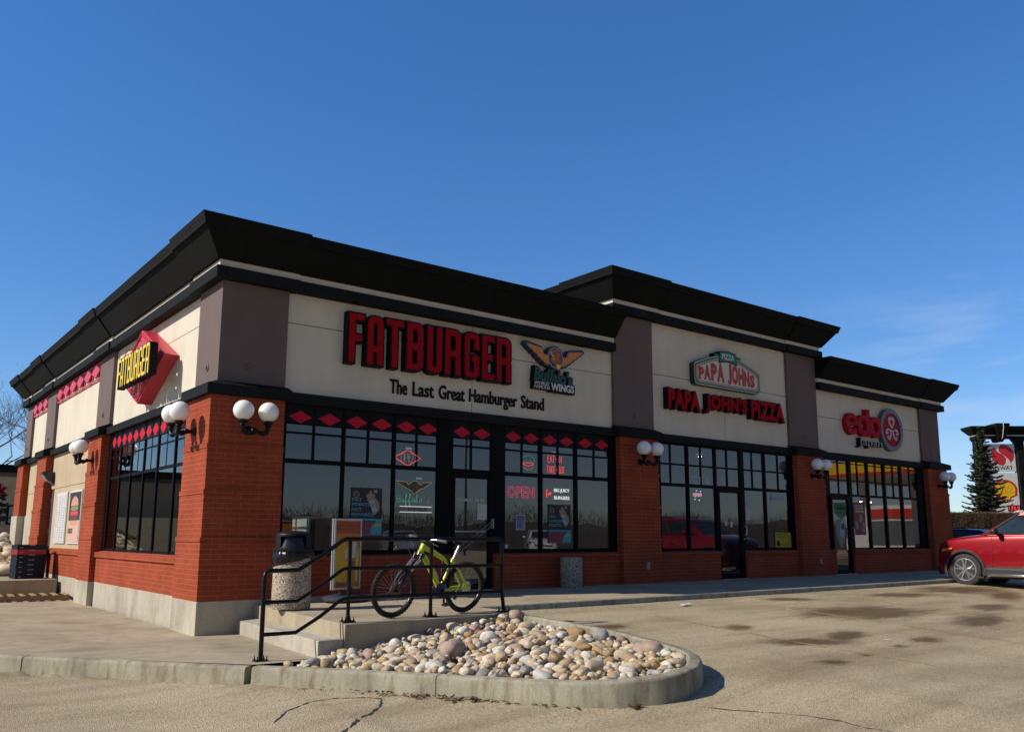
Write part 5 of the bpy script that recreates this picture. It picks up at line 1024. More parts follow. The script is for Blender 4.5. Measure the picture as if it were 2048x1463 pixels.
mb = MB(); mb.lathe([(.02, .035), (.055, .036), (.05, .04), (.045, .042), (.04, .046), (.03, .05), (.02, .052)], (1.245, 0, .348), 24, 'y'); mb.build('cassette', SILV, w, loc=(0, 0, 0), uv=False)
bike('brake_caliper', DARK, [([(.075, -.055, .42), (.10, -.055, .455)], .026)])

# ================================================================== litter bin, poster stand, planter bin
def bag(mb, c, r0, z0, z1, n=64):
    rings = []
    for j in range(9):
        t = j / 8; ring = []
        for k in range(n):
            a = 2 * math.pi * k / n; low = .055 * math.sin(a * 1.0 + 2.2) + .03 * mnoise.noise((math.cos(a) * 1.5, math.sin(a) * 1.5, 3))
            z = z1 + (z0 + low - z1) * t; rr_ = r0 + .010 + .022 * math.sin(math.pi * min(1, t * 1.1)) + .016 * mnoise.noise((math.cos(a) * 6, math.sin(a) * 6, z * 9))
            ring.append((c[0] + rr_ * math.cos(a), c[1] + rr_ * math.sin(a), z))
        rings.append(ring)
    mb.loft(rings, caps=False)
def litter(c, label):
    x, y, z = c; t = wthing('litter_bin', c, label, 'bin'); mb = MB()
    mb.lathe([(0, 0), (.275, 0), (.287, .015), (.284, .3), (.278, .60), (.272, .83), (.26, .845), (0, .845)], c, 48); mb.build('drum', AGG, t, uv=False, smooth=40)
    mb = MB(); bag(mb, (x, y), .276, z + .67, z + .84); mb.build('bin_liner', mat('black_bag_plastic', (.008, .008, .009), .2, 0, .2, 9, .8, 18, spec=.35), t, uv=False, smooth=180)
    mb = MB(); mb.lathe([(0, .83), (.292, .83), (.297, .84), (.297, .868), (.285, .88), (.262, .885)], c, 48)
    # hood: walls with an opening towards the viewer
    fa_ = math.atan2(-14.24 - y, -4.78 - x); n = 48; rin = []
    def hood(a0, a1, z0, z1, k=24):
        R0, R1 = .25, .262; lo = [[], []]
        rings = []
        for i in range(k + 1):
            a = a0 + (a1 - a0) * i / k; ca, sa = math.cos(a), math.sin(a); rings.append([(x + q * ca, y + q * sa, z + h) for q, h in ((R1, z0), (R1 - .004, z1), (R0 - .004, z1), (R0, z0))])
        mb.loft(rings)
    hood(fa_ + .80, fa_ + 2 * math.pi - .80, .88, 1.085, 40); hood(fa_ - .80, fa_ + .80, .88, .90, 14); hood(fa_ - .80, fa_ + .80, 1.065, 1.085, 14)
    mb.lathe([(.262, 1.084), (.255, 1.10), (.19, 1.128), (.10, 1.142), (0, 1.147)], c, 48); mb.lathe([(0, 1.08), (.26, 1.083)], c, 48)
    mb.build('lid', mat('black_lid_plastic', (.010, .011, .011), .5, 0, .15, 8, spec=.2), t, uv=False, smooth=40)
    mb = MB(); R0 = .244; rings = []
    for i in range(15):
        a = fa_ - .80 + 1.6 * i / 14; rings.append([(x + q * math.cos(a), y + q * math.sin(a), z + h) for q, h in ((R0, .895), (R0 - .05, 1.07), (R0 - .056, 1.07), (R0 - .006, .895))])
    mb.loft(rings); mb.build('flap', mat('dark_flap', (.012, .014, .02), .25), t, uv=False, smooth=40)
    for da in (-.72, .72): mb = MB(); a = fa_ + da; mb.lathe([(0, -.004), (.016, -.004), (.016, .004), (0, .004)], (x + .2885 * math.cos(a), y + .2885 * math.sin(a), z + .085), 10, 'x'); mb.build('bolt_hole', mat('rust', (.06, .025, .012), .9), t, uv=False)
litter((.66, -1.88, -.03), 'pebbled concrete litter bin with black hooded lid at the top of the steps')
t = wthing('ash_bin', (7.58, -.42, -.02), 'low pebbled concrete drum bin against the brick wall right of the door', 'bin')
mb = MB(); mb.lathe([(0, 0), (.225, 0), (.235, .02), (.235, .60), (.226, .625), (.20, .63), (.19, .60), (.18, .52), (0, .50)], (7.58, -.42, -.022), 40); mb.build('drum', AGG, t, uv=False, smooth=40)
mb = MB(); mb.lathe([(0, .53), (.182, .535)], (7.58, -.42, -.022), 24); mb.build('sand', mat('sand', (.33, .28, .20), .95), t, uv=False)

t = wthing('poster_stand', (2.02, -.98, -.03), 'pavement poster stand with silver frame orange yellow print and dark round base', 'sign')
X0, Y0, Z0 = 2.02, -.98, -.03; wd = Vector((.945, .33, 0)).normalized(); nd = Vector((.33, -.945, 0)).normalized(); cc = Vector((X0, Y0, 0))
mb = MB(); mb.lathe([(0, 0), (.36, 0), (.385, .02), (.385, .05), (.35, .085), (.2, .11), (.08, .13), (0, .13)], (X0, Y0, Z0), 40); mb.lathe([(0, .085), (.03, .085), (.03, .12), (0, .12)], (X0 + .16, Y0 - .22, Z0), 12); mb.build('water_base', mat('navy_plastic', (.028, .034, .05), .5, 0, .15, 6), t, uv=False, smooth=40)
mb = MB(); mb.tube([(X0 - .1, Y0, Z0 + .1), (X0 - .1, Y0, Z0 + .22)], .02, 8); mb.tube([(X0 + .1, Y0, Z0 + .1), (X0 + .1, Y0, Z0 + .22)], .02, 8); mb.build('spring_post', DARK, t, uv=False)
def stand_uv(u, v, d): p = cc + wd * u + nd * d; return (p.x, p.y, Z0 + .19 + v)
def srect(mb, u0, u1, v0, v1, d0, d1): mb.poly([(u0, v0), (u1, v0), (u1, v1), (u0, v1)], d0, d1, stand_uv)
SW, SH = .325, 1.165
mb = MB(); srect(mb, -SW, -SW + .03, 0, SH, -.045, .018); srect(mb, SW - .03, SW, 0, SH, -.045, .018); srect(mb, -SW + .0302, SW - .0302, SH - .032, SH, -.043, .016); srect(mb, -SW + .0302, SW - .0302, 0, .032, -.043, .016)
for s_ in (-1, 1): mb.tube([stand_uv(s_ * (SW + .004), 0.0, -.014), stand_uv(s_ * (SW + .004), SH, -.014)], .014, 8)
mb.build('silver_frame', mat('aluminium_frame', (.42, .43, .45), .35, .5, .05, 8), t, uv=False)
mb = MB(); srect(mb, -SW + .031, SW - .031, .033, SH - .033, -.02, .004); mb.build('print', flat('stand_orange', (.42, .15, .015)), t, uv=False)
def sp(nm, m, polys, d=.0052):
    mb = MB()
    for P in polys: mb.poly(P, .0042, d, stand_uv)
    mb.build(nm, m, t, uv=False)
sp('red_band', flat('stand_red', (.36, .07, .015)), [[(-.29, .92), (.29, .92), (.29, 1.13), (-.29, 1.13)]]); sp('yellow_field', flat('stand_yellow', (.50, .33, .01)), [[(-.29, .12), (.0, .12), (.02, .70), (-.10, .82), (-.29, .62)]]); sp('cup', flat('stand_white', (.46, .44, .42)), [[(.06, .50), (.20, .52), (.23, .78), (.02, .78)], [(-.05, .52), (-.01, .50), (.0, .66), (-.05, .64)]], .0056); sp('spoon', flat('stand_brown', (.20, .08, .03)), [[(.03, .28), (.16, .30), (.18, .46), (.05, .46)]], .0056); sp('yellow_stripe', flat('stand_lemon', (.5, .42, .05)), [[(.20, .12), (.26, .12), (.29, .70), (.22, .6)]], .0056)
mb = MB()
for body, u, v, w_, h in (('YOU SCREAM', -.27, 1.03, .54, .045), ('WE SCOOP', -.27, .965, .40, .045)): put(mb, txt(body, w_, h, .001, bold=.01), lambda a, b, d, u=u, v=v: stand_uv(u + a, v + b, .0054 + d))
put(mb, txt('Shake it', .30, .09, .001, bold=.01, shear=.2), lambda a, b, d: stand_uv(-.26 + a, .045 + b, .0054 + d)); mb.build('headline', flat('stand_print', (.12, .03, .01)), t, uv=False)

# ================================================================== crates, pallet and bin at the side door
def crate(m, m2):
    t = thing('bread_crate', (0, 0, 0), '', 'crate'); mb = MB(); a, b, h = .335, .275, .125
    mb.box(-a, a, -b, b, 0, .012)
    for s_ in (-1, 1):
        mb.box(-a, a, s_ * b - .010, s_ * b + .010, .0, .045); mb.box(-a, a, s_ * b - .010, s_ * b + .010, .095, h)
        for q in (-.325, -.15, .15, .325): mb.box(q - .022, q + .022, s_ * b - .011, s_ * b + .011, .04, .10)
        mb.box(s_ * a - .010, s_ * a + .010, -b, b, .0, .045); mb.box(s_ * a - .010, s_ * a + .010, -b, b, .095, h)
        for q in (-.26, -.12, .12, .26): mb.box(s_ * a - .011, s_ * a + .011, q - .022, q + .022, .04, .10)
        mb.box(-.30, .30, s_ * b - .006, s_ * b + .006, .04, .10); mb.box(s_ * a - .006, s_ * a + .006, -.24, .24, .04, .10)
    mb.build('crate_body', m, t, uv=False)
    mb = MB(); mb.box(-.07, .07, -b - .0135, -b - .0105, .102, .116); mb.box(-.28, -.21, -b - .0135, -b - .0105, .045, .06); mb.build('crate_marks', m2, t, uv=False); return t
CB = mat('navy_crate_plastic', (.006, .015, .032), .5, 0, .12, 6, spec=.2); CR_ = mat('red_crate_plastic', (.30, .012, .02), .45, 0, .1, 6); MK = flat('crate_white', (.35, .36, .38))
pb, pr_ = crate(CB, MK), crate(CR_, MK)
names = ['bottom', 'second', 'third', 'fourth', 'fifth', None, 'seventh']
firstb = True
for i in range(7):
    if i == 5: o = pr_; lb = 'only red crate, near the top of the crate stack by the side door'
    else:
        o = pb if firstb else copy_tree(pb); firstb = False
        lb = 'navy crate at the top of the stack, lying on the red crate' if i == 6 else ('navy crate at the bottom of the stack, standing on the landing' if i == 0 else 'navy crate, %s from the bottom of the stack by the side door' % names[i])
    o.location = (-.70 + .006 * math.sin(i * 2.1), 12.0 + .006 * math.cos(i * 1.7), -.09 + .1255 * i); o.rotation_euler = (0, 0, R(6 + 1.0 * math.sin(i * 3)))
    tag(o, lb, 'crate', 'stacked bread crates by the side door')
t = wthing('waste_bin', (-.14, 12.95, -.09), 'narrow black plastic waste bin between the crates and the side door', 'bin')
mb = MB(); mb.loft([[(-.36, 12.75, -.09), (-.15, 12.75, -.09), (-.15, 13.15, -.09), (-.36, 13.15, -.09)], [(-.40, 12.70, .68), (-.12, 12.70, .68), (-.12, 13.2, .68), (-.40, 13.2, .68)]]); mb.build('tub', mat('black_bin_plastic', (.012, .012, .013), .5), t, bevel=.02); mb = MB(); mb.box(-.42, -.11, 12.68, 13.22, .682, .74); mb.build('lid', MATS['black_bin_plastic'], t, bevel=.02)
WOOD = mat('pallet_wood', (.32, .215, .115), .85, 0, .35, 7, .4, 40)
t = thing('pallet', (-.86, 9.85, pave_z(-.86, 9.85)), 'weathered wooden pallet lying on the pavement by the landing', 'pallet', rz=R(-4)); rnd = random.Random(5)
mb = MB()
for k in range(7): x = -.70 + k * .233; w_ = rnd.uniform(.045, .055); mb.box(x - w_, x + w_, -.5 + rnd.uniform(-.01, .01), .5, .122 + rnd.uniform(0, .002), .142)
mb.build('top_boards', WOOD, t, loc=(0, 0, 0), uv=False, bevel=.003); mb = MB()
for y in (-.475, 0, .475): mb.box(-.75, .75, y - .02, y + .02, .02, .12)
mb.build('stringers', mat('pallet_wood_dark', (.25, .16, .085), .85, 0, .35, 7, .4, 40), t, loc=(0, 0, 0), uv=False, bevel=.003); mb = MB()
for k in (-.68, 0, .68): mb.box(k - .05, k + .05, -.5, .5, .0, .0195)
mb.build('bottom_boards', WOOD, t, loc=(0, 0, 0), uv=False)

# ================================================================== river stones
RC = {'cream': (.56, .48, .345), 'tan': (.42, .305, .17), 'pinkish': (.42, .30, .235), 'pale white': (.60, .565, .49), 'ochre': (.37, .23, .10), 'grey': (.33, .315, .28), 'beige': (.50, .40, .265)}
rnd = random.Random(11)
def rock_mesh(seed, m, blocky=0, sub=3):
    bm = bmesh.new(); bmesh.ops.create_icosphere(bm, subdivisions=sub, radius=1); o = Vector((seed * 7.3, seed * 3.1, seed * 1.7))
    for v in bm.verts:
        p = v.co.copy(); k = 1 + .20 * mnoise.noise(p * .9 + o) + .07 * mnoise.noise(p * 2.4 + o)
        if blocky: q = max(abs(p.x), abs(p.y), abs(p.z)); k *= 1 + blocky * (1 / q - 1) * .5
        v.co = p * k
    me = bpy.data.meshes.new('river_stone'); bm.to_mesh(me); bm.free(); me.materials.append(m)
    for p in me.polygons: p.use_smooth = True
    return me
RM = {}
def stone_mat(cn):
    m, nt, b, N, K = nodes_mat('stone_' + cn.replace(' ', '_')); c = RC[cn]
    t = N('ShaderNodeTexCoord'); oi = N('ShaderNodeObjectInfo'); n1 = setv(N('ShaderNodeTexNoise'), Scale=1.7, Detail=6.0, Roughness=.6); va = N('ShaderNodeVectorMath'); va.operation = 'ADD'
    K(t.outputs['Object'], va.inputs[0]); K(oi.outputs['Random'], va.inputs[1]); K(va.outputs[0], n1.inputs['Vector'])
    r_ = ramp(nt, [(.3, tuple(x * .74 for x in c)), (.5, c), (.72, tuple(min(1, x * 1.22 + .02) for x in c))]); K(n1.outputs['Fac'], r_.inputs['Fac'])
    hs = N('ShaderNodeHueSaturation'); mr = N('ShaderNodeMapRange'); setv(mr, To_Min=.80, To_Max=1.18); K(oi.outputs['Random'], mr.inputs['Value']); K(mr.outputs[0], hs.inputs['Value']); K(r_.outputs[0], hs.inputs['Color'])
    n2 = setv(N('ShaderNodeTexNoise'), Scale=9.0, Detail=5.0); K(va.outputs[0], n2.inputs['Vector']); bp = setv(N('ShaderNodeBump'), Strength=.25, Distance=.05); K(n2.outputs['Fac'], bp.inputs['Height']); K(bp.outputs[0], b.inputs['Normal'])
    K(hs.outputs[0], b.inputs['Base Color']); setv(b, Roughness=.72); b.inputs['Specular IOR Level'].default_value = .35; return m
for cn in RC:
    m = stone_mat(cn); RM[cn] = [rock_mesh(len(cn) * 13 + k * 5 + ord(cn[0]), m, .5 if k == 3 else 0) for k in range(5)]
cols = ['cream'] * 6 + ['tan'] * 5 + ['pinkish'] * 2 + ['pale white'] * 3 + ['ochre'] * 2 + ['grey'] * 2 + ['beige'] * 5
placed = []; GR = 'river stones in the kerbed rock bed'; cnt = 0
def stone(x, y, z, s, cn, label, group, rot=None, sq=None, mesh=None):
    me = mesh or rnd.choice(RM[cn]); o = bpy.data.objects.new('river_stone', me); col.objects.link(o); o.location = (x, y, z); o.rotation_euler = rot or (rnd.uniform(-.35, .35), rnd.uniform(-.35, .35), rnd.uniform(0, 6.28))
    q = sq or (rnd.uniform(1.0, 1.45), rnd.uniform(.78, 1.0), rnd.uniform(.62, .85)); o.scale = (s * q[0], s * q[1], s * q[2]); tag(o, label, 'stone', group); return o
special = [(.78, -6.02, 0.132, 'pinkish', 'large pink grey flat topped boulder in the middle of the rock bed', (.1, .1, .5), (1.35, 1.0, .85)), (2.50, -4.98, 0.120, 'pinkish', 'pink stone in the back corner of the bed against the last railing post', (.2, .2, 1), (1.1, 1.0, .85)), (2.31, -7.55, 0.116, 'pinkish', 'broad smooth pink stone at the right end of the rock bed', (0, .1, 2.2), (1.4, 1.0, .72)),
           (2.42, -6.72, 0.100, 'grey', 'pale blue grey upright stone near the right kerb', (0, .9, .4), (1.2, .95, .85)), (.02, -5.12, 0.092, 'pale white', 'upright pale stone leaning on the lower step end', (.2, 1.2, .6), (1.25, .85, .7)), (.62, -5.05, 0.088, 'pale white', 'white egg shaped stone beside the platform wall', (.1, 1.1, .8), (1.2, .95, .9)), (-.42, -5.35, 0.080, 'tan', 'tan egg shaped stone near the left tip of the bed', (.2, 1.0, .5), (1.2, .95, .85)), (2.36, -6.3, 0.104, 'ochre', 'brown ochre smooth stone by the right kerb', (.1, .2, 1.9), (1.35, 1.0, .8))]
for x, y, s, cn, lb, rot, sq in special: placed.append((x, y, s)); stone(x, y, bed_z(x, y) + s * .70, s, cn, lb, GR, rot, sq)
def try_fill(n, smin, smax, tight, zk, limit):
    global cnt
    for _ in range(n):
        if cnt >= limit: return
        x, y = rnd.uniform(-.95, 2.6), rnd.uniform(-8.45, -4.85); s = rnd.uniform(smin, smax); d = inside_kerb(x, y)
        if d < .15 + s * .9: continue
        if x < .12 and y > -4.85 + s * 0: continue
        if x < -.30 and y > -5.0 + (x + .3) * .2: continue
        if any((x - a) ** 2 + (y - b) ** 2 < (tight * (s + r_)) ** 2 for a, b, r_ in placed): continue
        placed.append((x, y, s)); cn = rnd.choice(cols); stone(x, y, bed_z(x, y) + s * zk + rnd.uniform(-.01, .03), s, cn, {'cream': 'cream rounded stone in the kerbed rock bed', 'tan': 'tan rounded stone in the kerbed rock bed', 'pinkish': 'pinkish rounded stone in the kerbed rock bed', 'pale white': 'pale white stone in the kerbed rock bed', 'ochre': 'ochre brown stone in the kerbed rock bed', 'grey': 'grey rounded stone in the kerbed rock bed', 'beige': 'beige rounded stone in the kerbed rock bed'}[cn], GR); cnt += 1
try_fill(2500, .070, .095, .86, .62, 62); try_fill(7000, .054, .072, .82, .78, 185); try_fill(14000, .044, .056, .76, 1.1, 291)
def merged_stones(name, spots_, label, sub=2):
    mb = MB(); bases = []
    for k in range(8):
        bm = bmesh.new(); bmesh.ops.create_icosphere(bm, subdivisions=sub, radius=1); o = Vector((k * 5.1, k * 2.2, 4))
        for v in bm.verts: v.co = v.co * (1 + .2 * mnoise.noise(v.co * .9 + o))
        bm.verts.index_update(); bases.append(([v.co.copy() for v in bm.verts], [tuple(v.index for v in f.verts) for f in bm.faces])); bm.free()
    keys = list(RC)
    for x, y, z, s in spots_:
        v, f = rnd.choice(bases); M_ = Euler((rnd.uniform(-.4, .4), rnd.uniform(-.4, .4), rnd.uniform(0, 6.28))).to_matrix(); q = Vector((s * rnd.uniform(1, 1.4), s * rnd.uniform(.8, 1), s * rnd.uniform(.6, .85)))
        mb.add([M_ @ Vector((p.x * q.x, p.y * q.y, p.z * q.z)) + Vector((x, y, z)) for p in v], f, keys.index(rnd.choice(cols)))
    ob = mb.build(name, [MATS['stone_' + k.replace(' ', '_')] for k in keys], uv=False, smooth=180); tag(ob, label, 'stones', kind='stuff'); return ob
small = []
for _ in range(2300):
    x, y = rnd.uniform(-1.0, 2.6), rnd.uniform(-8.45, -4.80); d = inside_kerb(x, y)
    if d < .19 or (x < -.32 and y > -5.0) or (x < .12 and y > -4.80): continue
    small.append((x, y, bed_z(x, y) + rnd.uniform(.0, .085), rnd.uniform(.022, .052)))
merged_stones('river_pebbles', small, 'smaller pebbles filling the gaps between the stones of the rock bed')
def bank_z(x, y):
    if y < 15.2: return -.12
    if y < 20.5: return -.12 + (y - 15.2) * .215
    return 1.02 + min((y - 20.5) * .11, .95)
side = []
for _ in range(620):
    y = rnd.uniform(13.6, 20.6); x = rnd.uniform(-3.2, -.28); s = rnd.uniform(.10, .23)
    side.append((x, y, bank_z(x, y) + s * .55 + rnd.uniform(0, .10), s))
merged_stones('river_stone_slope', side, 'sloping bank of river stones behind the crates', 3)
GRASS = mat('dormant_grass', (.125, .095, .045), .95, 0, .5, 3.5, .8, 60); WEED = mat('dry_leaf', (.10, .06, .03), .9, 0, .3, 20)
mb = MB(); mb.loft([[(x, y, bank_z(x, y) - .05 + .05 * mnoise.noise((x * .5, y * .5, 2))) for x in (-40, -30, -20, -12, -8, -5, -3, -2, -1, -.3, .0)] for y in [15.0 + .8 * k for k in range(9)] + [22.5, 24, 27, 31, 36, 42, 50, 60]], closed_ring=False, caps=False); struct(mb.build('grass_slope', GRASS, smooth=180, uv=False))
mb = MB()
for _ in range(9000):
    x, y = rnd.uniform(-4, -.05), 20.2 + 14 * rnd.random() ** 2; z = bank_z(x, y) - .05; h = rnd.uniform(.04, .12); a = rnd.uniform(0, 6.28); dx, dy = .012 * math.cos(a), .012 * math.sin(a); lx, ly = rnd.uniform(-.05, .05), rnd.uniform(-.05, .05)
    mb.add([(x - dx, y - dy, z), (x + dx, y + dy, z), (x + lx, y + ly, z + h)], [(0, 1, 2)])
tag(mb.build('dry_grass', mat('straw_grass', (.19, .145, .07), .95, 0, .4, 2), uv=False), 'dry grass tufts on the slope beyond the side stones', 'grass', kind='stuff')
# litter, gravel and leaf debris along the kerbs
for (x, y), a, s in (((6.79, -4.23), .2, .13), ((6.48, -8.0), 1.0, .045), ((8.11, -5.38), 2.0, .05)):
    mb = MB(); ca, sa = math.cos(a), math.sin(a); f = lambda u, v, z: (x + u * ca - v * sa, y + u * sa + v * ca, lot_z(x, y) + .014 + z)
    mb.loft([[f(u * s, v * s * .35, h * s) for v in (-1, 1)] + [f(u * s, v * s * .35, h * s + .002) for v in (1, -1)] for u, h in ((-1, .02), (-.4, .14), (.3, .05), (1, .16))]); tag(mb.build('paper_scrap', flat('paper_white', (.62, .62, .60)), uv=False, loc=(x, y, lot_z(x, y))), {.13: 'crumpled white paper scrap on the lot near the front kerb', .045: 'tiny white scrap on the open lot beside damp patches', .05: 'small white scrap on the lot beyond the first stall line'}[s], 'litter')
grav = []
for _ in range(5200):
    k = rnd.random()
    if k < .35: x = rnd.uniform(2.9, 12); y = -3.66 - abs(rnd.gauss(0, .45))
    elif k < .8:
        t_ = rnd.uniform(0, len(D_) - 2); i = int(t_); px = D_[i][0] + (D_[i + 1][0] - D_[i][0]) * (t_ - i); py = D_[i][1] + (D_[i + 1][1] - D_[i][1]) * (t_ - i); dx, dy = D_[i + 1][0] - D_[i][0], D_[i + 1][1] - D_[i][1]; l = math.hypot(dx, dy); o_ = .01 + abs(rnd.gauss(0, .40)); x, y = px + dy / l * o_, py - dx / l * o_
    else: x, y = rnd.uniform(-3, 6), rnd.uniform(-12, -6)
    if inside_kerb(x, y) > -.005 and x < 3 and y > -9: continue
    grav.append((x, y, lot_z(x, y) + .012 * mnoise.noise((x * .6, y * .6, 0)) + .002, rnd.uniform(.003, .009)))
mb = MB()
ico = ([(0, 0, 1), (1, 0, 0), (0, 1, 0), (-1, 0, 0), (0, -1, 0), (0, 0, -1)], [(0, 1, 2), (0, 2, 3), (0, 3, 4), (0, 4, 1), (5, 2, 1), (5, 3, 2), (5, 4, 3), (5, 1, 4)])
for x, y, z, s in grav:
    a = rnd.uniform(0, 6.28); ca, sa = math.cos(a) * s, math.sin(a) * s; mb.add([(x + p[0] * ca - p[1] * sa * .8, y + p[0] * sa + p[1] * ca * .8, z + p[2] * s * .6) for p in ico[0]], ico[1])
tag(mb.build('loose_gravel', mat('gravel_tan', (.30, .245, .175), .9, 0, .4, 30), uv=False), 'loose grit scattered on the asphalt along the kerbs', 'gravel', kind='stuff')
mb = MB()
for _ in range(260):
    k = rnd.random()
    if k < .7: x = rnd.gauss(.02, .18); 
    else: x = rnd.uniform(-.9, 2.0)
    # point just outside the kerb face
    i = min(range(len(D_) - 1), key=lambda q: abs(D_[q][0] - x) + (0 if D_[q][1] > -8.6 and q < 22 else 9)); dx, dy = D_[i + 1][0] - D_[i][0], D_[i + 1][1] - D_[i][1]; l = math.hypot(dx, dy); o_ = .005 + abs(rnd.gauss(0, .035)); px, py = D_[i][0] + dx * rnd.random() + dy / l * o_, D_[i][1] + dy * rnd.random() - dx / l * o_; z = lot_z(px, py) + .008 + rnd.uniform(0, .025)
    mb.obox((px, py, z), Vector((rnd.uniform(-1, 1), rnd.uniform(-1, 1), rnd.uniform(-.3, .3))) * .022, Vector((rnd.uniform(-1, 1), rnd.uniform(-1, 1), rnd.uniform(-.4, .4))) * .010, (0, 0, .002))
tag(mb.build('leaf_debris', WEED, uv=False), 'brown leaf debris gathered at the foot of the kerb', 'debris', kind='stuff')

mb = MB(); rnd = random.Random(8)
for _ in range(420):
    x, y = rnd.uniform(-1.0, 2.55), rnd.uniform(-8.4, -4.85)
    if inside_kerb(x, y) < .18: continue
    z = bed_z(x, y) + rnd.uniform(.02, .09)
    mb.obox((x, y, z), Vector((rnd.uniform(-1, 1), rnd.uniform(-1, 1), rnd.uniform(-.3, .3))) * .024, Vector((rnd.uniform(-1, 1), rnd.uniform(-1, 1), rnd.uniform(-.4, .4))) * .012, (0, 0, .002))
for cx_, cy_ in ((1.55, -8.15), (-.35, -5.55), (.5, -7.2), (2.35, -7.0)):
    for _ in range(26):
        a = rnd.uniform(0, 6.28); l = rnd.uniform(.05, .12); z = bed_z(cx_, cy_) + .05; tx, ty = cx_ + l * .7 * math.cos(a), cy_ + l * .7 * math.sin(a); mb.add([(cx_ + .004, cy_, z), (cx_ - .004, cy_ + .003, z), (tx, ty, z + l)], [(0, 1, 2)])
tag(mb.build('dry_leaves', mat('dry_weed', (.20, .145, .075), .9, 0, .35, 15), uv=False), 'dry leaves and weed stalks caught between the bed stones', 'leaves', kind='stuff')
# ================================================================== cars (nose at local y = 0, body towards -y, wheels on z = 0)
CGLASS = make_glass('car_glass', (.16, .19, .19), 1.9); TYRE = mat('car_tyre', (.030, .029, .028), .8, 0, .25, 12); ALU = mat('alloy_wheel', (.58, .59, .60), .25, .85, .05, 6); CPL = mat('black_car_plastic', (.022, .023, .024), .6, 0, .15, 14, .15, 60); CHROME = mat('chrome_strip', (.66, .66, .67), .18, .95, .04, 4); CHAR = mat('dark_car_interior', (.05, .05, .052), .8)
def car_paint(name, c): return mat(name, c, .28, .25, .03, 2, coat=1.0)
def make_car(name, label, paint, loc, rz, group=None, h=1.0, detail=True, wu=(.80, 3.66), length=5.0):
    t = thing(name, loc, label, 'car', group, rz=rz); W = 1.0
    st = [(0, .66, .45, .70), (.03, .76, .36, .86), (.10, .85, .27, .95), (.28, .925, .24, 1.035), (.55, .965, .24, 1.085), (.9, .985, .25, 1.125), (1.2, .995, .26, 1.155), (1.55, 1.0, .26, 1.175), (2.5, 1.0, .26, 1.185), (3.6, 1.0, .27, 1.20), (4.4, .985, .28, 1.215), (4.8, .95, .32, 1.20), (4.95, .90, .36, 1.12), (5.0, .80, .45, .95)]
    rings = []
    for u, w, z0, z1 in st:
        z1 = (z1 - .26) * h + .26; half = [(0, z0), (.80, z0), (.93, z0 + .06), (.985, z0 + .20), (1.0, .26 + (z1 - .26) * .52), (.992, .26 + (z1 - .26) * .66), (.975, .26 + (z1 - .26) * .80), (.955, z1 - .075), (.925, z1 - .03), (.86, z1 - .002), (.5, z1 + .02), (0, z1 + .028)]
        rings.append([(w * a, -u, z) for a, z in half] + [(-w * a, -u, z) for a, z in half[-2:0:-1]])
    mb = MB(); mb.loft(rings); body = mb.build('body', paint, t, loc=(0, 0, 0), uv=False, smooth=180)
    # cut the wheel wells
    cutm = MB()
    for u in wu: cutm.lathe([(0, -1.3), (.445, -1.3), (.445, 1.3), (0, 1.3)], (0, -u, .397), 40, 'x')
    co = cutm.build('cut', paint, None, uv=False); co.parent = None
    sub = body.modifiers.new('s', 'SUBSURF'); sub.levels = 1; sub.render_levels = 1
    md = body.modifiers.new('b', 'BOOLEAN'); md.object = co; md.operation = 'DIFFERENCE'; md.solver = 'EXACT'
    co.location = loc; co.rotation_euler = (0, 0, rz); bpy.context.view_layer.update()
    me = bpy.data.meshes.new_from_object(body.evaluated_get(bpy.context.evaluated_depsgraph_get())); body.modifiers.clear(); body.data = me
    for p in me.polygons: p.use_smooth = True
    me.set_sharp_from_angle(angle=R(50)); bpy.data.objects.remove(co)
    bh = (1.165 - .26) * h + .26
    # cabin: lower ring at the belt, upper ring at the roof
    low = [(1.13, .80), (1.36, .93), (2.5, .945), (3.6, .945), (4.5, .92), (4.86, .80)]; up = [(1.98, .64), (2.10, .745), (2.8, .78), (3.6, .77), (4.35, .74), (4.50, .62)]
    zr = [1.60, 1.625, 1.665, 1.665, 1.62, 1.59]
    mb = MB(); ring0 = [(w, -u, bh - .03) for u, w in low] + [(-w, -u, bh - .03) for u, w in low[::-1]]; ring1 = [(w, -u, z * h + (1 - h) * .3) for (u, w), z in zip(up, zr)] + [(-w, -u, z * h + (1 - h) * .3) for (u, w), z in zip(up[::-1], zr[::-1])]
    ring2 = [(x * .82, y * .93 - .23, z + .035) for x, y, z in ring1]
    mb.loft([ring0, ring1, ring2]); cab = mb.build('cabin', paint, t, loc=(0, 0, 0), uv=False, smooth=30)
    R0, R1 = [Vector(p) for p in ring0], [Vector(p) for p in ring1]
    def pane(i, j, a=.06, b=.94, c_=.10, e=.90, off=.006):
        P = [R0[i].lerp(R1[i], c_), R0[j].lerp(R1[j], c_), R0[j].lerp(R1[j], e), R0[i].lerp(R1[i], e)]
        Q = [P[0].lerp(P[1], a), P[0].lerp(P[1], b), P[3].lerp(P[2], b), P[3].lerp(P[2], a)]
        n = (Q[1] - Q[0]).cross(Q[3] - Q[0]).normalized(); cen = sum(Q, Vector()) / 4
        if n.dot(Vector((cen.x, (cen.y + 3.0) * .4, .3))) < 0: n = -n
        return [q + n * off for q in Q], [q - n * .002 for q in Q]
    def glass(nm, i, j, **k):
        A, Bq = pane(i, j, **k); m_ = MB(); m_.loft([A, Bq]); m_.build(nm, BLACKGLASS, t, loc=(0, 0, 0), uv=False)
    N_ = len(R0); glass('windscreen', 0, N_ - 1, a=.04, b=.96, c_=.05, e=.95)
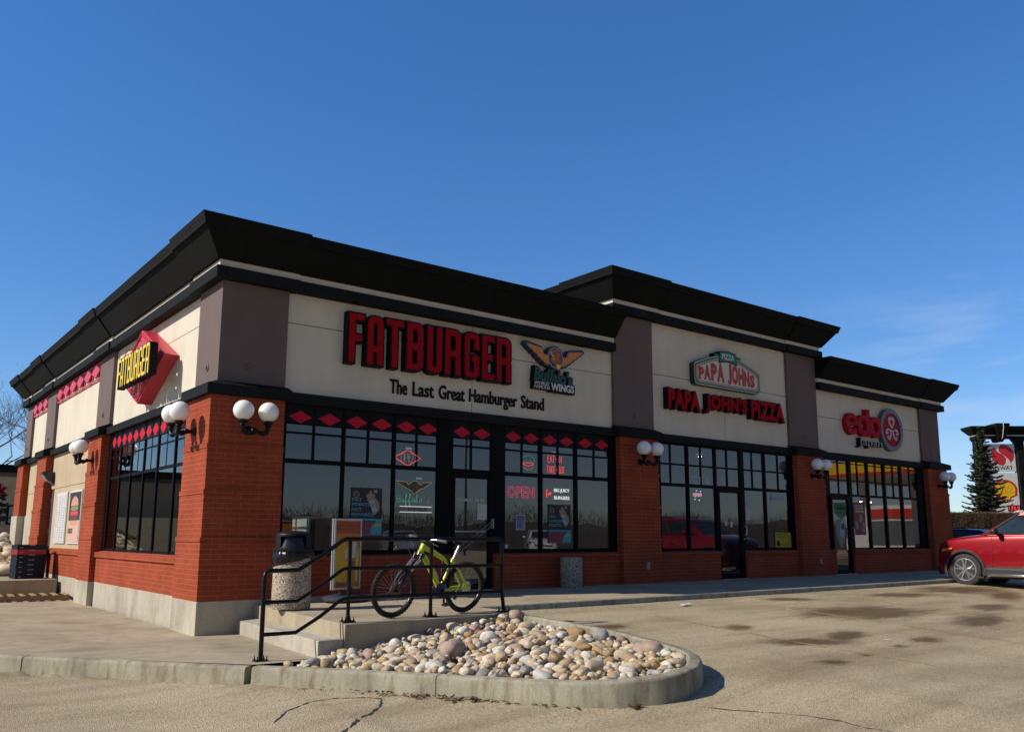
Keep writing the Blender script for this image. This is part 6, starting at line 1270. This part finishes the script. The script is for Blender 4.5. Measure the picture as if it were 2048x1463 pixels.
    for (i, j) in ((1, 2), (2, 3), (3, 4)):
        glass('side_window', i, j, a=.02 if i == 1 else .04, b=.96, c_=.09, e=.88, off=.008); glass('side_window', N_ - 1 - i, N_ - 1 - j, a=.02 if i == 1 else .04, b=.96, c_=.09, e=.88, off=.008)
    glass('rear_window', 5, 6, a=.06, b=.94, c_=.10, e=.85)
    for s_ in (1, -1):                                       # black window surround and A-pillar
        mb = MB(); i = 0 if s_ > 0 else N_ - 1; j = 1 if s_ > 0 else N_ - 2
        mb.tube([R0[j] + Vector((s_ * .006, .04, 0)), R0[j].lerp(R1[j], .5) + Vector((s_ * .012, .02, 0)), R1[j] + Vector((s_ * .01, 0, 0))], .022, 8)
        k = 4 if s_ > 0 else N_ - 5; mb.tube([R0[j] + Vector((s_ * .008, 0, .035)), R0[2 if s_ > 0 else N_ - 3] + Vector((s_ * .008, 0, .035)), R0[k] + Vector((s_ * .008, 0, .035))], .012, 6)
        mb.build('window_trim', CPL, t, loc=(0, 0, 0), uv=False, smooth=50)
    for u in wu:
        for s_ in (1, -1):
            mb = MB(); x = s_ * .86; mb.lathe([(.262, -.115), (.345, -.12), (.385, -.10), (.397, -.05), (.397, .05), (.385, .10), (.345, .12), (.262, .115)], (x, -u, .397), 44, 'x')
            bk_ = MB(); bk_.lathe([(.0, -.04), (.25, -.04), (.25, .02), (.0, .02)], (x + s_ * .0, -u, .397), 24, 'x'); wh = mb.build('wheel', TYRE, t, loc=(0, 0, 0), uv=False, smooth=35)
            mb = MB(); xo = x + s_ * .10
            rim = [(.26, .0), (.277, .012), (.277, .02), (.266, .022), (.250, .012), (.243, -.05), (.237, -.05), (.237, -.06), (.277, -.06)]
            mb.loft([[(xo + s_ * d, -u + r_ * math.cos(2 * math.pi * i / 40), .397 + r_ * math.sin(2 * math.pi * i / 40)) for r_, d in rim] for i in range(40)], loop=True)
            mb.lathe([(0, -.03), (.055, -.03), (.052, .012), (.03, .018), (0, .018)] if s_ > 0 else [(0, .03), (.055, .03), (.052, -.012), (.03, -.018), (0, -.018)], (xo, -u, .397), 20, 'x')
            for k in range(5):
                for da in (-.19, .19):
                    a0 = 2 * math.pi * k / 5 + .3; a1 = a0 + da * 1.15; p0 = Vector((xo, -u + .035 * math.cos(a0 + da * 1.5), .397 + .035 * math.sin(a0 + da * 1.5))); p1 = Vector((xo + s_ * .012, -u + .15 * math.cos(a0 + da * .95), .397 + .15 * math.sin(a0 + da * .95))); p2 = Vector((xo + s_ * .008, -u + .255 * math.cos(a1), .397 + .255 * math.sin(a1)))
                    mb.tube([p0, p1, p2], [.028, .024, .027], 6)
            mb.build('rim', ALU, wh, loc=(0, 0, 0), uv=False, smooth=40); bk_.build('brake_disc', mat('dark_brake', (.02, .02, .02), .6), wh, loc=(0, 0, 0), uv=False)
            # arch lip
            mb = MB(); mb.loft([[(s_ * (.955 + d), -u + r_ * math.cos(R(a)), .397 + r_ * math.sin(R(a))) for r_, d in ((.435, .0), (.435, .052), (.45, .058), (.495, .05), (.502, .0))] for a in range(-22, 203, 9)]); mb.build('wheel_arch', CPL, t, loc=(0, 0, 0), uv=False, smooth=40)
    mb = MB(); mb.box(-.98, .98, -4.2, -.5, .20, .235)
    for s_ in (1, -1):
        for a, b in ((wu[0] + .49, wu[1] - .49),): mb.loft([[(s_ * .99, -q, .24), (s_ * 1.022, -q, .27), (s_ * 1.022, -q, .42), (s_ * 1.006, -q, .455), (s_ * .97, -q, .455)] for q in (a, b)])
        mb.loft([[(s_ * .96, -wu[0] - .42, .19), (s_ * 1.03, -wu[0] - .42, .19), (s_ * 1.03, -wu[0] - .52, .46), (s_ * .96, -wu[0] - .52, .46)], [(s_ * .96, -wu[0] - .44, .19), (s_ * 1.03, -wu[0] - .44, .19), (s_ * 1.03, -wu[0] - .56, .40), (s_ * .96, -wu[0] - .56, .40)]])
    mb.build('lower_cladding', CPL, t, loc=(0, 0, 0), uv=False)
    mb = MB()
    for s_ in (1, -1): mb.tube([(s_ * 1.0, -wu[0] - .56, .275), (s_ * 1.06, -wu[0] - .66, .285), (s_ * 1.06, -wu[1] + .6, .285), (s_ * 1.0, -wu[1] + .5, .275)], .034, 10)
    mb.build('running_board', CHROME, t, loc=(0, 0, 0), uv=False, smooth=50)
    mb = MB()
    for s_ in (1, -1):
        for z in (.478, .415): mb.box(s_ * 1.018 - .008, s_ * 1.018 + .008, -wu[1] + .52, -wu[0] - .54, z - .010, z + .010)
    mb.build('chrome_strip', CHROME, t, loc=(0, 0, 0), uv=False)
    mb = MB()                                                # grille, lower bumper, lamps
    mb.loft([[(x, y, z) for x, y, z in ((-.55, .012, .62), (.55, .012, .62), (.58, -.035, .86), (-.58, -.035, .86))], [(x, y - .05, z) for x, y, z in ((-.55, .012, .62), (.55, .012, .62), (.58, -.035, .86), (-.58, -.035, .86))]]); mb.loft([[(-.78, -.06, .26), (.78, -.06, .26), (.74, .02, .44), (-.74, .02, .44)], [(-.82, -.2, .26), (.82, -.2, .26), (.80, -.2, .46), (-.80, -.2, .46)]])
    mb.build('grille', CPL, t, loc=(0, 0, 0), uv=False)
    for s_ in (1, -1):
        mb = MB(); mb.loft([[(s_ * .58, .0, .74), (s_ * .80, -.08, .76), (s_ * .82, -.10, .90), (s_ * .60, -.03, .90)], [(s_ * .84, -.12, .77), (s_ * .90, -.20, .79), (s_ * .90, -.22, .94), (s_ * .84, -.14, .92)], [(s_ * .925, -.30, .84), (s_ * .95, -.42, .90), (s_ * .93, -.42, .955), (s_ * .90, -.30, .96)]]); mb.build('headlight', mat('dark_lamp', (.03, .03, .032), .15, 0, .1, 5, coat=1), t, loc=(0, 0, 0), uv=False, smooth=30)
        mb = MB(); mb.loft([[(s_ * .925, -.24, .82), (s_ * .945, -.24, .83), (s_ * .935, -.24, .90), (s_ * .91, -.24, .90)], [(s_ * .975, -.52, .90), (s_ * .985, -.52, .91), (s_ * .975, -.52, .935), (s_ * .955, -.52, .935)]]); mb.build('side_marker', mat('amber_lens', (.85, .22, .015), .25, 0, .05, 5), t, loc=(0, 0, 0), uv=False)
        mb = MB(); mb.sphere((s_ * 1.14, -1.66, bh + .065), .10, 16, (1.15, .62, .85)); mb.tube([(s_ * .94, -1.62, bh + .0), (s_ * 1.06, -1.65, bh + .02)], .025, 8); mi = mb.build('mirror', CPL, t, loc=(0, 0, 0), uv=False, smooth=180); mb = MB(); mb.sphere((s_ * 1.145, -1.645, bh + .075), .095, 16, (1.12, .62, .75)); mb.build('mirror_cap', paint, mi, loc=(0, 0, 0), uv=False, smooth=180)
        mb = MB()
        for u in (1.46, 2.55, 3.52): mb.tube([(s_ * 1.0, -u, .47), (s_ * 1.0, -u - .01, .74), (s_ * .984, -u - .02, .98), (s_ * .958, -u - .03, bh - .08)], .0045, 5)
        mb.build('door_seam', CHAR, t, loc=(0, 0, 0), uv=False)
        for u in (2.36, 3.38): mb = MB(); mb.tube([(s_ * .985, -u + .09, .955), (s_ * 1.008, -u + .05, .96), (s_ * 1.008, -u - .06, .96), (s_ * .985, -u - .1, .955)], .017, 8); mb.build('door_handle', CPL, t, loc=(0, 0, 0), uv=False, smooth=50)
        mb = MB(); mb.box(s_ * .72 - .12, s_ * .72 + .12, -5.0, -4.86, .82, 1.05); mb.build('tail_light', mat('red_lens', (.35, .015, .015), .2), t, loc=(0, 0, 0), uv=False)
    mb = MB()
    for s_ in (1, -1): mb.tube([(s_ * .62, -2.5, 1.66 * h + (1 - h) * .3 + .05), (s_ * .62, -4.2, 1.66 * h + (1 - h) * .3 + .04)], .018, 8)
    mb.build('roof_rail', CPL, t, loc=(0, 0, 0), uv=False, smooth=50)
    return t
BLACKGLASS = mat('dark_car_glass', (.018, .028, .028), .04, 0, .2, 3, spec=.8)
gz = lot_z(18.6, -4.6) + .005
make_car('parked_car', 'red metallic sport utility car parked nose in at the far end of the shops', car_paint('red_metallic', (.30, .002, .010)), (18.62, -3.20, gz), 0, h=1.12)
make_car('parked_car', 'dark blue low car parked beyond the corner behind the red car', car_paint('blue_metallic', (.01, .025, .14)), (28.2, -2.2, lot_z(27, -3.5) - .02), R(180), h=.86)

# ================================================================== beyond the building, right: berm, hedge, spruces, pylon sign
rnd = random.Random(21)
mb = MB(); gx = [30 + 1.5 * k for k in range(40)]; 
def berm_z(x, y):
    # rises away from the lot along the hedge line
    d = (x - 46.0) * .62 + (y - 7.4) * .785
    return -.14 + 1.62 * max(0, min(1, (d + 6.0) / 5.4)) ** 1.3
mb.loft([[(x, y, berm_z(x, y) + .04 * mnoise.noise((x * .7, y * .7, 1))) for x in gx] for y in [-14 + 1.2 * k for k in range(44)]], closed_ring=False, caps=False); struct(mb.build('grass_bank', mat('dormant_bank_grass', (.17, .125, .06), .95, 0, .45, 1.6, .6, 40), smooth=180, uv=False))
HD = Vector((.787, -.617, 0)); HN = Vector((.61, .79, 0)); HC = Vector((46.0, 7.45, 1.42))
t = wthing('hedge', tuple(HC), 'long clipped leafless brown hedge on the grass bank beyond the red car', 'hedge')
mb = MB()
for _ in range(9000):
    a = rnd.uniform(-3.2, 9.0); b = rnd.uniform(-.55, .55); z = rnd.uniform(0, .92) ; p = HC + HD * a + HN * b + Vector((0, 0, z)); d = Vector((rnd.gauss(0, .4), rnd.gauss(0, .4), 1)).normalized() * rnd.uniform(.08, .2); s_ = HD * rnd.uniform(.004, .009)
    q = p + d; q.z = min(q.z, HC.z + 1.12 + .05 * mnoise.noise((a * 1.5, b, 0))); mb.add([p - s_, p + s_, q + s_ * .5, q - s_ * .5], [(0, 1, 2, 3)])
mb.build('twigs', mat('hedge_twig', (.125, .088, .056), .95, 0, .3, 2, spec=.05), t, uv=False); mb = MB()
for _ in range(9000):
    a = rnd.uniform(-3.2, 9.0); b = rnd.uniform(-.56, .56); z = 1.1 * rnd.random() ** .55; p = HC + HD * a + HN * b + Vector((0, 0, z)); u = Vector((rnd.uniform(-1, 1), rnd.uniform(-1, 1), rnd.uniform(-1, 1))).normalized(); w = u.orthogonal().normalized(); s_ = rnd.uniform(.015, .04); mb.add([p - u * s_, p + w * s_ * .6, p + u * s_, p - w * s_ * .6], [(0, 1, 2, 3)])
mb.build('dry_leaves', mat('hedge_leaf', (.13, .080, .046), .95, 0, .35, 2, spec=.05), t, uv=False); mb = MB()
for k in range(60): p = HC + HD * (-3.2 + 12.2 * k / 60 + rnd.uniform(-.05, .05)) + HN * rnd.uniform(-.3, .3); mb.tube([p - Vector((0, 0, .15)), p + Vector((rnd.uniform(-.1, .1), 0, .5))], [.02, .012], 5)
mb.build('stems', MATS['hedge_twig'], t, uv=False)
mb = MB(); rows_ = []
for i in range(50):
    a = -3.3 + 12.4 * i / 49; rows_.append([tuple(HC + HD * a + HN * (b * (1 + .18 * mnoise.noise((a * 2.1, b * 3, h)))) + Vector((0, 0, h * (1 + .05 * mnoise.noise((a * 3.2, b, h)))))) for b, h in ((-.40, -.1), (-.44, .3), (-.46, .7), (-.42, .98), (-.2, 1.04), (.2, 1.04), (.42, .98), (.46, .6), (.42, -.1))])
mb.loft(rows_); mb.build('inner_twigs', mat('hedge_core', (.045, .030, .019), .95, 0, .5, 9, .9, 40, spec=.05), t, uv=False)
NEEDLE = mat('spruce_needle', (.050, .060, .034), .85, 0, .45, 3); BARK = mat('grey_bark', (.085, .065, .05), .95, 0, .3, 8)
def spruce(loc, H, rad, label, seed, group='spruce trees by the pylon sign', dens=1.0):
    q = random.Random(seed); t = thing('spruce_tree', loc, label, 'tree', group); mb = MB(); mb.tube([(0, 0, -.3), (0, 0, H * .5), (0, 0, H * .98)], [.16 * H / 7, .09 * H / 7, .01], 8); mb.build('trunk', BARK, t, loc=(0, 0, 0), uv=False); mb = MB()
    z = .25
    while z < H * .985:
        f = z / H; L_ = rad * (1 - f) ** .85 * q.uniform(.78, 1.08) + .06; nb = int((11 if f < .8 else 8) * dens); a0 = q.uniform(0, 6.28)
        for k in range(nb):
            zk = z + q.uniform(-.12, .12); a = a0 + 2 * math.pi * k / nb + q.uniform(-.25, .25); l = L_ * q.uniform(.55, 1.15); dirh = Vector((math.cos(a), math.sin(a), 0)); side = Vector((-math.sin(a), math.cos(a), 0)); n = max(4, int(l / .10))
            for i in range(n):
                s_ = (i + .6) / n; p = dirh * (l * s_) + Vector((0, 0, zk - .30 * l * s_ + .30 * l * s_ * s_ * s_)); w = (.10 + .30 * l * (1 - s_) * .55) * q.uniform(.7, 1.2)
                for sg in (-1, 1):
                    for rep in range(4):
                        tip = p + (side * sg * w * q.uniform(.6, 1.1) + dirh * w * q.uniform(.3, .9) + Vector((0, 0, -w * q.uniform(.0, .45) + (.05 if rep else 0)))); b = (dirh * .5 + Vector((0, 0, q.uniform(-.8, .8))))  .normalized() * q.uniform(.035, .075); mb.add([p - b, p + b, tip + b * .25, tip - b * .3], [(0, 1, 2, 3)])
        z += (.17 + .11 * (1 - f)) * q.uniform(.8, 1.2) / (1.0 if dens >= 1 else .7)
    for i in range(12): a = q.uniform(0, 6.28); mb.add([(0, 0, H * .95), (.02, .02, H * .95), (.10 * math.cos(a), .10 * math.sin(a), H * (.97 + .03 * q.random()))], [(0, 1, 2)])
    mb.build('crown', NEEDLE, t, loc=(0, 0, 0), uv=False); return t
spruce((56.5, 11.95, 1.35), 7.35, 1.95, 'tall spruce standing in front of the pylon sign', 4)
spruce((61.2, 9.0, 1.4), 6.0, 1.5, 'spruce at the right picture edge beside the pylon sign', 9)
t = wthing('boulder', (53.6, 8.75, 2.3), 'pale rounded boulder top showing above the hedge below the spruce', 'boulder'); mb = MB(); mb.sphere((53.6, 8.75, 2.35), 1.0, 20, (.55, .55, .45)); mb.build('stone', MATS['stone_cream'], t, uv=False, smooth=180)
# pylon sign: local x along the sign (to the right in the picture)
PC = Vector((64.2, 13.9, 1.2)); PX = Vector((.775, -.632, 0)); PN = Vector((-.632, -.775, 0))
t = wthing('pylon_sign', tuple(PC), 'tall black framed roadside sign with red S panel and yellow shell panel', 'sign')
def pp(u, d, z): p = PC + PX * u + PN * d; return (p.x, p.y, z)
def pbox(mb, u0, u1, d0, d1, z0, z1): mb.loft([[pp(u0, d0, z), pp(u1, d0, z), pp(u1, d1, z), pp(u0, d1, z)] for z in (z0, z1)])
mb = MB()
for s_ in (-1, 1):
    uc = -.17 + s_ * 1.52; pbox(mb, uc - .27, uc + .27, -.3, .3, .6, 8.3)
    for q in (-.16, 0, .16): pbox(mb, uc + q - .05, uc + q + .05, .3, .33, 1.2, 8.2)
    for zz, e in ((8.3, .06), (8.42, .12), (5.3, .05), (5.05, .04)): pbox(mb, uc - .27 - e, uc + .27 + e, -.3 - e, .34 + e, zz, zz + .11)
mb.build('columns', TRIM, t, uv=False); mb = MB()
mb.loft([[pp(-.17 + u * (1.95 + e), d * (.42 + e), z) for u, d in ((-1, -1), (1, -1), (1, 1), (-1, 1))] for z, e in ((8.78, 0), (9.22, .36), (9.40, .40))]); pbox(mb, -2.08, 1.74, -.40, .40, 8.53, 8.68)
mb.loft([[pp(-.17 + u, .46 + e, z) for u in (-a, a)] + [pp(-.17 + u, -.46, z) for u in (a, -a)] for z, a, e in ((8.25, .16, 0), (8.5, .26, .2), (9.3, .50, .46), (9.6, .52, .48))]); mb.build('crown_beam', BLACK, t, uv=False)
mb = MB(); pbox(mb, -2.05, 1.71, -.38, .38, 8.68, 8.78); mb.tube([pp(-.17, .54, 8.4), pp(-.17, .74, 8.55), pp(-.17, 1.0, 9.3), pp(-.17, 1.02, 9.72)], .03, 6); mb.build('light_strip', flat('pale_strip', (.5, .5, .46)), t, uv=False)
mb = MB(); pbox(mb, -1.32, .98, -.1, .1, 6.02, 8.12); pbox(mb, -1.36, 1.02, -.1, .1, 2.4, 5.94); mb.build('panel', flat('sign_panel_white', (.70, .70, .69)), t, uv=False)
pf = lambda d0: (lambda u, v, d: pp(u, d0 + d, v))
mb = MB(); cx_, cz_ = .03, 7.28
sA = [(-.16, .62), (.05, .74), (.35, .74), (.62, .55), (.70, .15), (.62, -.25), (.40, -.55), (.08, -.72), (-.15, -.74), (.10, -.56), (.22, -.28), (.12, -.02), (-.12, .16), (-.30, .36), (-.28, .52)]
put(mb, shapes([[(cx_ + .86 * math.cos(a), cz_ + .80 * math.sin(a)) for a in [2 * math.pi * k / 40 for k in range(40)]]], .01), pf(.1))
mb.build('s_emblem', flat('grocery_red', (.52, .02, .04)), t, uv=False)
mb = MB(); mid = [(-.62, .80), (-.50, .42), (-.25, .16), (.10, -.02), (.28, -.30), (.22, -.60), (.02, -.84)]; mid2 = [(-.02, .84), (-.22, .60), (-.28, .30), (-.05, .06), (.25, -.16), (.50, -.42), (.62, -.80)]
put(mb, shapes([[(cx_ + a, cz_ + b) for a, b in mid + mid2[::-1]]], .01), pf(.108)); mb.build('s_curve', MATS['sign_panel_white'], t, uv=False)
mb = MB(); put(mb, txt('SAFEWAY', 1.85, .27, .01), lambda u, v, d: pp(-1.10 + u, .1 + d, 6.16 + v)); put(mb, shapes([[(-.55, 5.0 - 1.0), (-.5, 4.0), (-.06, 5.0), (-.09, 5.02)]], .001), pf(.14)); mb.build('black_letters', BLK, t, uv=False)
def fan(cx_, cz_, k):
    P = [(-.42, -.72), (-.40, -.52), (-.95, -.30)]; 
    for i in range(15): a = R(198 - i * 15.4); P.append((1.0 * math.cos(a), .18 + .82 * math.sin(a) + .0))
    P += [(.95, -.30), (.40, -.52), (.42, -.72)]; return [(cx_ + a * k, cz_ + b * k) for a, b in P]
mb = MB(); put(mb, shapes([fan(.0, 4.50, .92)], .01), pf(.1)); mb.build('shell_red', flat('shell_red', (.55, .02, .02)), t, uv=False); mb = MB(); put(mb, shapes([fan(.0, 4.50, .77)], .012), pf(.105)); mb.build('shell_yellow', flat('shell_yellow', (.85, .55, .01)), t, uv=False); mb = MB()
for a, l in ((90, .74), (68, .72), (112, .72), (46, .72), (134, .72), (24, .70), (156, .70)): put(mb, shapes([[(-.012 + .20 * math.cos(R(a)), 4.15 + .22 * math.sin(R(a))), (.012 + .20 * math.cos(R(a)), 4.15 + .22 * math.sin(R(a))), ((l + .12) * math.cos(R(a)) * .95 + .02, 4.20 + (l + .1) * math.sin(R(a))), ((l + .12) * math.cos(R(a)) * .95 - .02, 4.20 + (l + .1) * math.sin(R(a)))]], .002), pf(.118))
mb.build('shell_ribs', MATS['shell_red'], t, uv=False)
mb = MB(); pbox(mb, .10, 1.02, .1, .13, 3.05, 3.50); mb.build('price_board', BLK, t, uv=False)
mb = MB(); put(mb, txt('133.9', .80, .30, .01, bold=.02), lambda u, v, d: pp(.16 + u, .13 + d, 3.125 + v)); mb.build('price_digits', mat('led_red', (.6, .02, .03), .4, emit=(1, .05, .08), es=.8), t, uv=False)
mb = MB()
for u, z in ((.30, 2.56), (.70, 2.78), (1.02, 2.54), (.86, 2.36), (1.22, 2.6)): mb.sphere(pp(u, .9, z), .23, 16)
mb.build('globes', GLOBE, t, uv=False, smooth=180); mb = MB(); mb.tube([pp(.8, .9, .8), pp(.8, .9, 2.4)], .06, 8)
for u in (.30, 1.22): mb.tube([pp(.8, .9, 2.15), pp(u, .9, 2.2), pp(u, .9, 2.45)], .04, 6)
mb.build('globe_post', BMETAL, t, uv=False)

# ================================================================== beyond the building, left: bank, spruce, bare trees
t = wthing('bank_building', (-2, 44, 1.6), 'cream bank building with dark cornice and red lettering beyond the grass slope', 'building')
mb = MB(); mb.box(-14, 8, 38.4, 52, 1.0, 4.35); mb.build('wall', make_stucco('bank_stucco', (.58, .47, .30)), t); mb = MB(); mb.box(-14.15, 8.15, 38.18, 52.1, 4.35, 4.75); mb.build('cornice', TRIM, t); mb = MB(); mb.box(-14.0, 8.0, 38.32, 38.39, 4.12, 4.345); mb.build('soffit_band', flat('bank_grey', (.10, .095, .085)), t)
mb = MB(); mb.box(2.2, 4.2, 38.3, 38.42, 1.6, 2.62); w = mb.build('window', FRAME, t); mb = MB()
for a, b in ((2.28, 2.62), (2.70, 3.3), (3.38, 4.12)): mb.box(a, b, 38.285, 38.299, 1.68, 2.54)
mb.build('pane', flat('bank_pane', (.30, .34, .36), .15), t, uv=False); mb = MB(); put(mb, txt('bank', 1.75, .62, .10, bold=.05), front(.42, 38.3, 3.12)); mb.build('letters', RED, t)
spruce((1.40, 34.2, 1.62), 1.35, .62, 'small dark spruce in front of the bank building', 31, None, .8)
TWIG = mat('bare_twig', (.075, .058, .048), .9, 0, .25, 5)
def bare_tree(loc, H, label, seed, spread=.55, depth=6, group='bare trees behind the shop row'):
    q = random.Random(seed); t = thing('bare_tree', loc, label, 'tree', group); tr = MB(); br = MB()
    def grow(p, d, l, r, k):
        n = 4; P = [p]; dd_ = d.copy()
        for i in range(n): dd_ = (dd_ + Vector((q.gauss(0, .09), q.gauss(0, .09), q.gauss(.03, .05)))).normalized(); P.append(P[-1] + dd_ * l / n)
        (tr if k >= depth - 1 else br).tube(P, [r * (1 - .35 * i / n) for i in range(n + 1)], 6 if k > 3 else 3, caps=False)
        if k == 0: return
        nc = 3 if k > 2 else q.choice((4, 5))
        for c_ in range(nc):
            f = q.uniform(.45, 1.0) if c_ else 1.0; i = min(n, int(f * n + .5)); nd = (dd_ + Vector((q.gauss(0, spread), q.gauss(0, spread), q.gauss(.12, spread * .5)))).normalized(); grow(P[i], nd, l * q.uniform(.66, .92), max(.007, r * q.uniform(.48, .66)), k - 1)
    grow(Vector((0, 0, -.2)), Vector((0, 0, 1)), H * .25, H * .013, depth)
    tr.build('trunk', BARK, t, loc=(0, 0, 0), uv=False, smooth=180); br.build('crown', TWIG, t, loc=(0, 0, 0), uv=False, smooth=180); return t
bare_tree((1.6, 54, 1.9), 12.5, 'bare tree rising behind the bank roof at the left edge', 3); bare_tree((5.2, 57, 1.9), 12.0, 'bare tree with fine twigs just left of the far cornice', 8)

# ================================================================== behind the camera (seen in the shop windows)
make_car('parked_car', 'white sport utility car across the lot mirrored in the burger shop window', car_paint('white_paint', (.70, .69, .66)), (29.5, -26.5, -.2), R(35))
make_car('parked_car', 'silver sport utility car across the lot mirrored beside the notices', car_paint('silver_paint', (.30, .31, .32)), (20.5, -27.5, -.3), R(20))
make_car('parked_car', 'dark grey low car across the lot mirrored in the shop windows', car_paint('grey_paint', (.03, .033, .036)), (13.5, -29, -.4), R(10), h=.9)
rnd = random.Random(77); mb = MB()
for _ in range(45000):
    a = rnd.uniform(-1.1, 1.15); D_f = rnd.uniform(70, 84); x = 20 + D_f * math.sin(a) * 1.5; y = -D_f * math.cos(a) * .9 + 6; top = 3.6 + 1.6 * mnoise.noise((x * .08, y * .08, 0)); z = top * rnd.random() ** .8 - .4; l = rnd.uniform(.3, 1.2); d = Vector((rnd.gauss(0, .35), rnd.gauss(0, .35), 1)).normalized() * l; s_ = rnd.uniform(.012, .04); mb.add([(x - s_, y, z), (x + s_, y, z), (x + d.x, y + d.y, z + d.z)], [(0, 1, 2)])
rg = []
for i in range(160):
    a = -1.15 + 2.35 * i / 159; D_f = 80; x = 20 + D_f * math.sin(a) * 1.5; y = -D_f * math.cos(a) * .9 + 4; h = 2.6 + 1.3 * mnoise.noise((x * .08, y * .08, 0)) + .7 * mnoise.noise((x * .6, y * .6, 3))
    rg.append([(x, y + 1.5, -1), (x, y + 1.0, h * .7), (x, y, h), (x, y - 1.2, h * .8), (x, y - 1.5, -1)])
mb.loft(rg, closed_ring=False, caps=False)
tag(mb.build('distant_woods', TWIG, uv=False), 'far bare woods across the road behind the viewer', 'woods', kind='stuff')
for i, (x, y, h) in enumerate(((6.5, -31, 9.5), (12.5, -36, 9.5), (18, -42, 9.5), (33, -40, 10), (44, -34, 10))):
    t = wthing('street_lamp', (x, y, -.3), ['grey lamp pole across the lot mirrored at the left of the shop windows', 'grey lamp pole mirrored in the second shop window', 'grey lamp pole mirrored beside the door', 'grey lamp pole mirrored in the right burger window', 'grey lamp pole mirrored in the pizza shop door'][i], 'street lamp', 'lamp poles across the lot'); mb = MB(); mb.tube([(x, y, -.4), (x, y, h)], [.11, .07], 8); mb.build('pole', DARK, t, uv=False); mb = MB(); mb.obox((x, y, h + .05), (.9, 0, 0), (0, .18, 0), (0, 0, .07)); mb.build('lamp_head', DARK, t, uv=False)
t = wthing('filling_station', (68, -15, 0), 'filling station canopy with yellow and red edge mirrored in the last shop window', 'filling station')
SHW = flat('canopy_white', (.72, .72, .70)); SHY = flat('canopy_yellow', (.80, .48, .01)); SHR = flat('canopy_red', (.55, .03, .02))
mb = MB(); mb.box(54, 84, -24, -6, 5.5, 6.5); mb.build('canopy', SHW, t, uv=False); mb = MB(); mb.box(53.95, 84.05, -24.05, -5.95, 5.75, 6.6); mb.build('yellow_edge', SHY, t, uv=False); mb = MB(); mb.box(53.9, 84.1, -24.1, -5.9, 5.52, 5.74); mb.build('red_edge', SHR, t, uv=False)
mb = MB()
for x in (57, 65, 73, 81):
    for y in (-9, -21): mb.box(x - .25, x + .25, y - .25, y + .25, -.5, 5.49)
mb.build('post', SHW, t, uv=False); mb = MB(); mb.box(86, 94, -40, -4, -.5, 4.6); mb.build('kiosk', SHW, t, uv=False); mb = MB(); mb.box(85.8, 85.99, -39, -5, 3.2, 4.2); mb.build('kiosk_sign_band', SHR, t, uv=False); mb = MB(); mb.box(85.9, 85.99, -38, -6, .3, 2.9); mb.build('window', flat('kiosk_glass', (.10, .13, .14), .1), t, uv=False); mb = MB()
for y in (-18, -12): mb.box(60.5, 61.5, y - .45, y + .45, -.3, 1.9)
mb.build('fuel_pump', SHY, t, uv=False)

# ================================================================== inside the shops
t = wthing('counter', (2.45, 1.35, 0), 'pale cabinet inside the burger shop window beside the bin', 'cabinet'); mb = MB(); mb.box(2.2, 2.69, .98, 1.72, -.02, 1.41); mb.build('cabinet_body', flat('cabinet_cream', (.55, .55, .52)), t, bevel=.01); mb = MB(); mb.box(2.24, 2.65, .968, .978, .06, 1.36); mb.build('cabinet_door', flat('cabinet_grey', (.03, .03, .035)), t); mb = MB(); mb.box(2.19, 2.1985, 1.03, 1.67, .06, 1.36); mb.build('side_panel', flat('cabinet_side', (.62, .62, .58)), t)
for i, (x0, x1, lb) in enumerate(((3.6, 9.0, 'dark serving counter deep inside the burger shop'), (11, 16, 'dark serving counter inside the pizza shop'), (19.5, 24, 'white serving counter inside the japanese food shop'))):
    t = wthing('counter', ((x0 + x1) / 2, 5.2, 0), lb, 'counter'); mb = MB(); mb.box(x0, x1, 4.9, 5.6, -.02, 1.05); mb.build('front', flat('counter_white', (.40, .40, .38)) if i == 2 else INT, t); mb = MB(); mb.box(x0 - .03, x1 + .03, 4.85, 5.65, 1.051, 1.09); mb.build('worktop', STEEL, t)
LITE = mat('lamp_glow', (.8, .75, .6), .4, emit=(1, .88, .62), es=24)
for i, (x, y, z, n) in enumerate([(1.9, 1.4, 3.36, 0), (2.9, 2.6, 3.36, 0), (4.3, 1.8, 3.36, 0), (5.1, 2.2, 3.36, 0), (5.6, 2.3, 3.36, 0), (6.9, 2.6, 3.36, 0), (8.3, 1.9, 3.36, 0), (12.0, 2.2, 3.36, 0), (14.8, 2.0, 3.36, 0)] + [(22.3, 1.8, 2.32, 1), (23.2, 1.9, 2.30, 1), (24.0, 2.0, 2.30, 1)]):
    if n:
        t = wthing('pendant_lamp', (x, y, z), ['left', 'middle', 'right'][i - 9] + ' one of three small lit pendant lamps inside the japanese food shop', 'lamp', 'pendant lamps in the japanese food shop'); mb = MB(); mb.tube([(x, y, z + .06), (x, y, 3.42)], .006, 5); mb.build('cord', BLK, t, uv=False); mb = MB(); mb.lathe([(0, .09), (.05, .08), (.07, 0), (.06, -.005)], (x, y, z), 12); mb.build('shade', DARK, t, uv=False); mb = MB(); mb.sphere((x, y, z), .04, 10); mb.build('bulb', LITE, t, uv=False)
    else: t = wthing('ceiling_light', (x, y, z), 'small recessed ceiling spot glowing inside the shop windows', 'lamp', 'recessed ceiling spots inside the shops'); mb = MB(); mb.lathe([(0, -.006), (.05, -.006), (.05, .03), (0, .03)], (x, y, z), 10); mb.build('spot', LITE, t, uv=False); mb = MB(); mb.lathe([(.052, -.004), (.075, -.004), (.075, .03), (.052, .03)], (x, y, z), 12); mb.build('bezel', WHITE, t, uv=False)
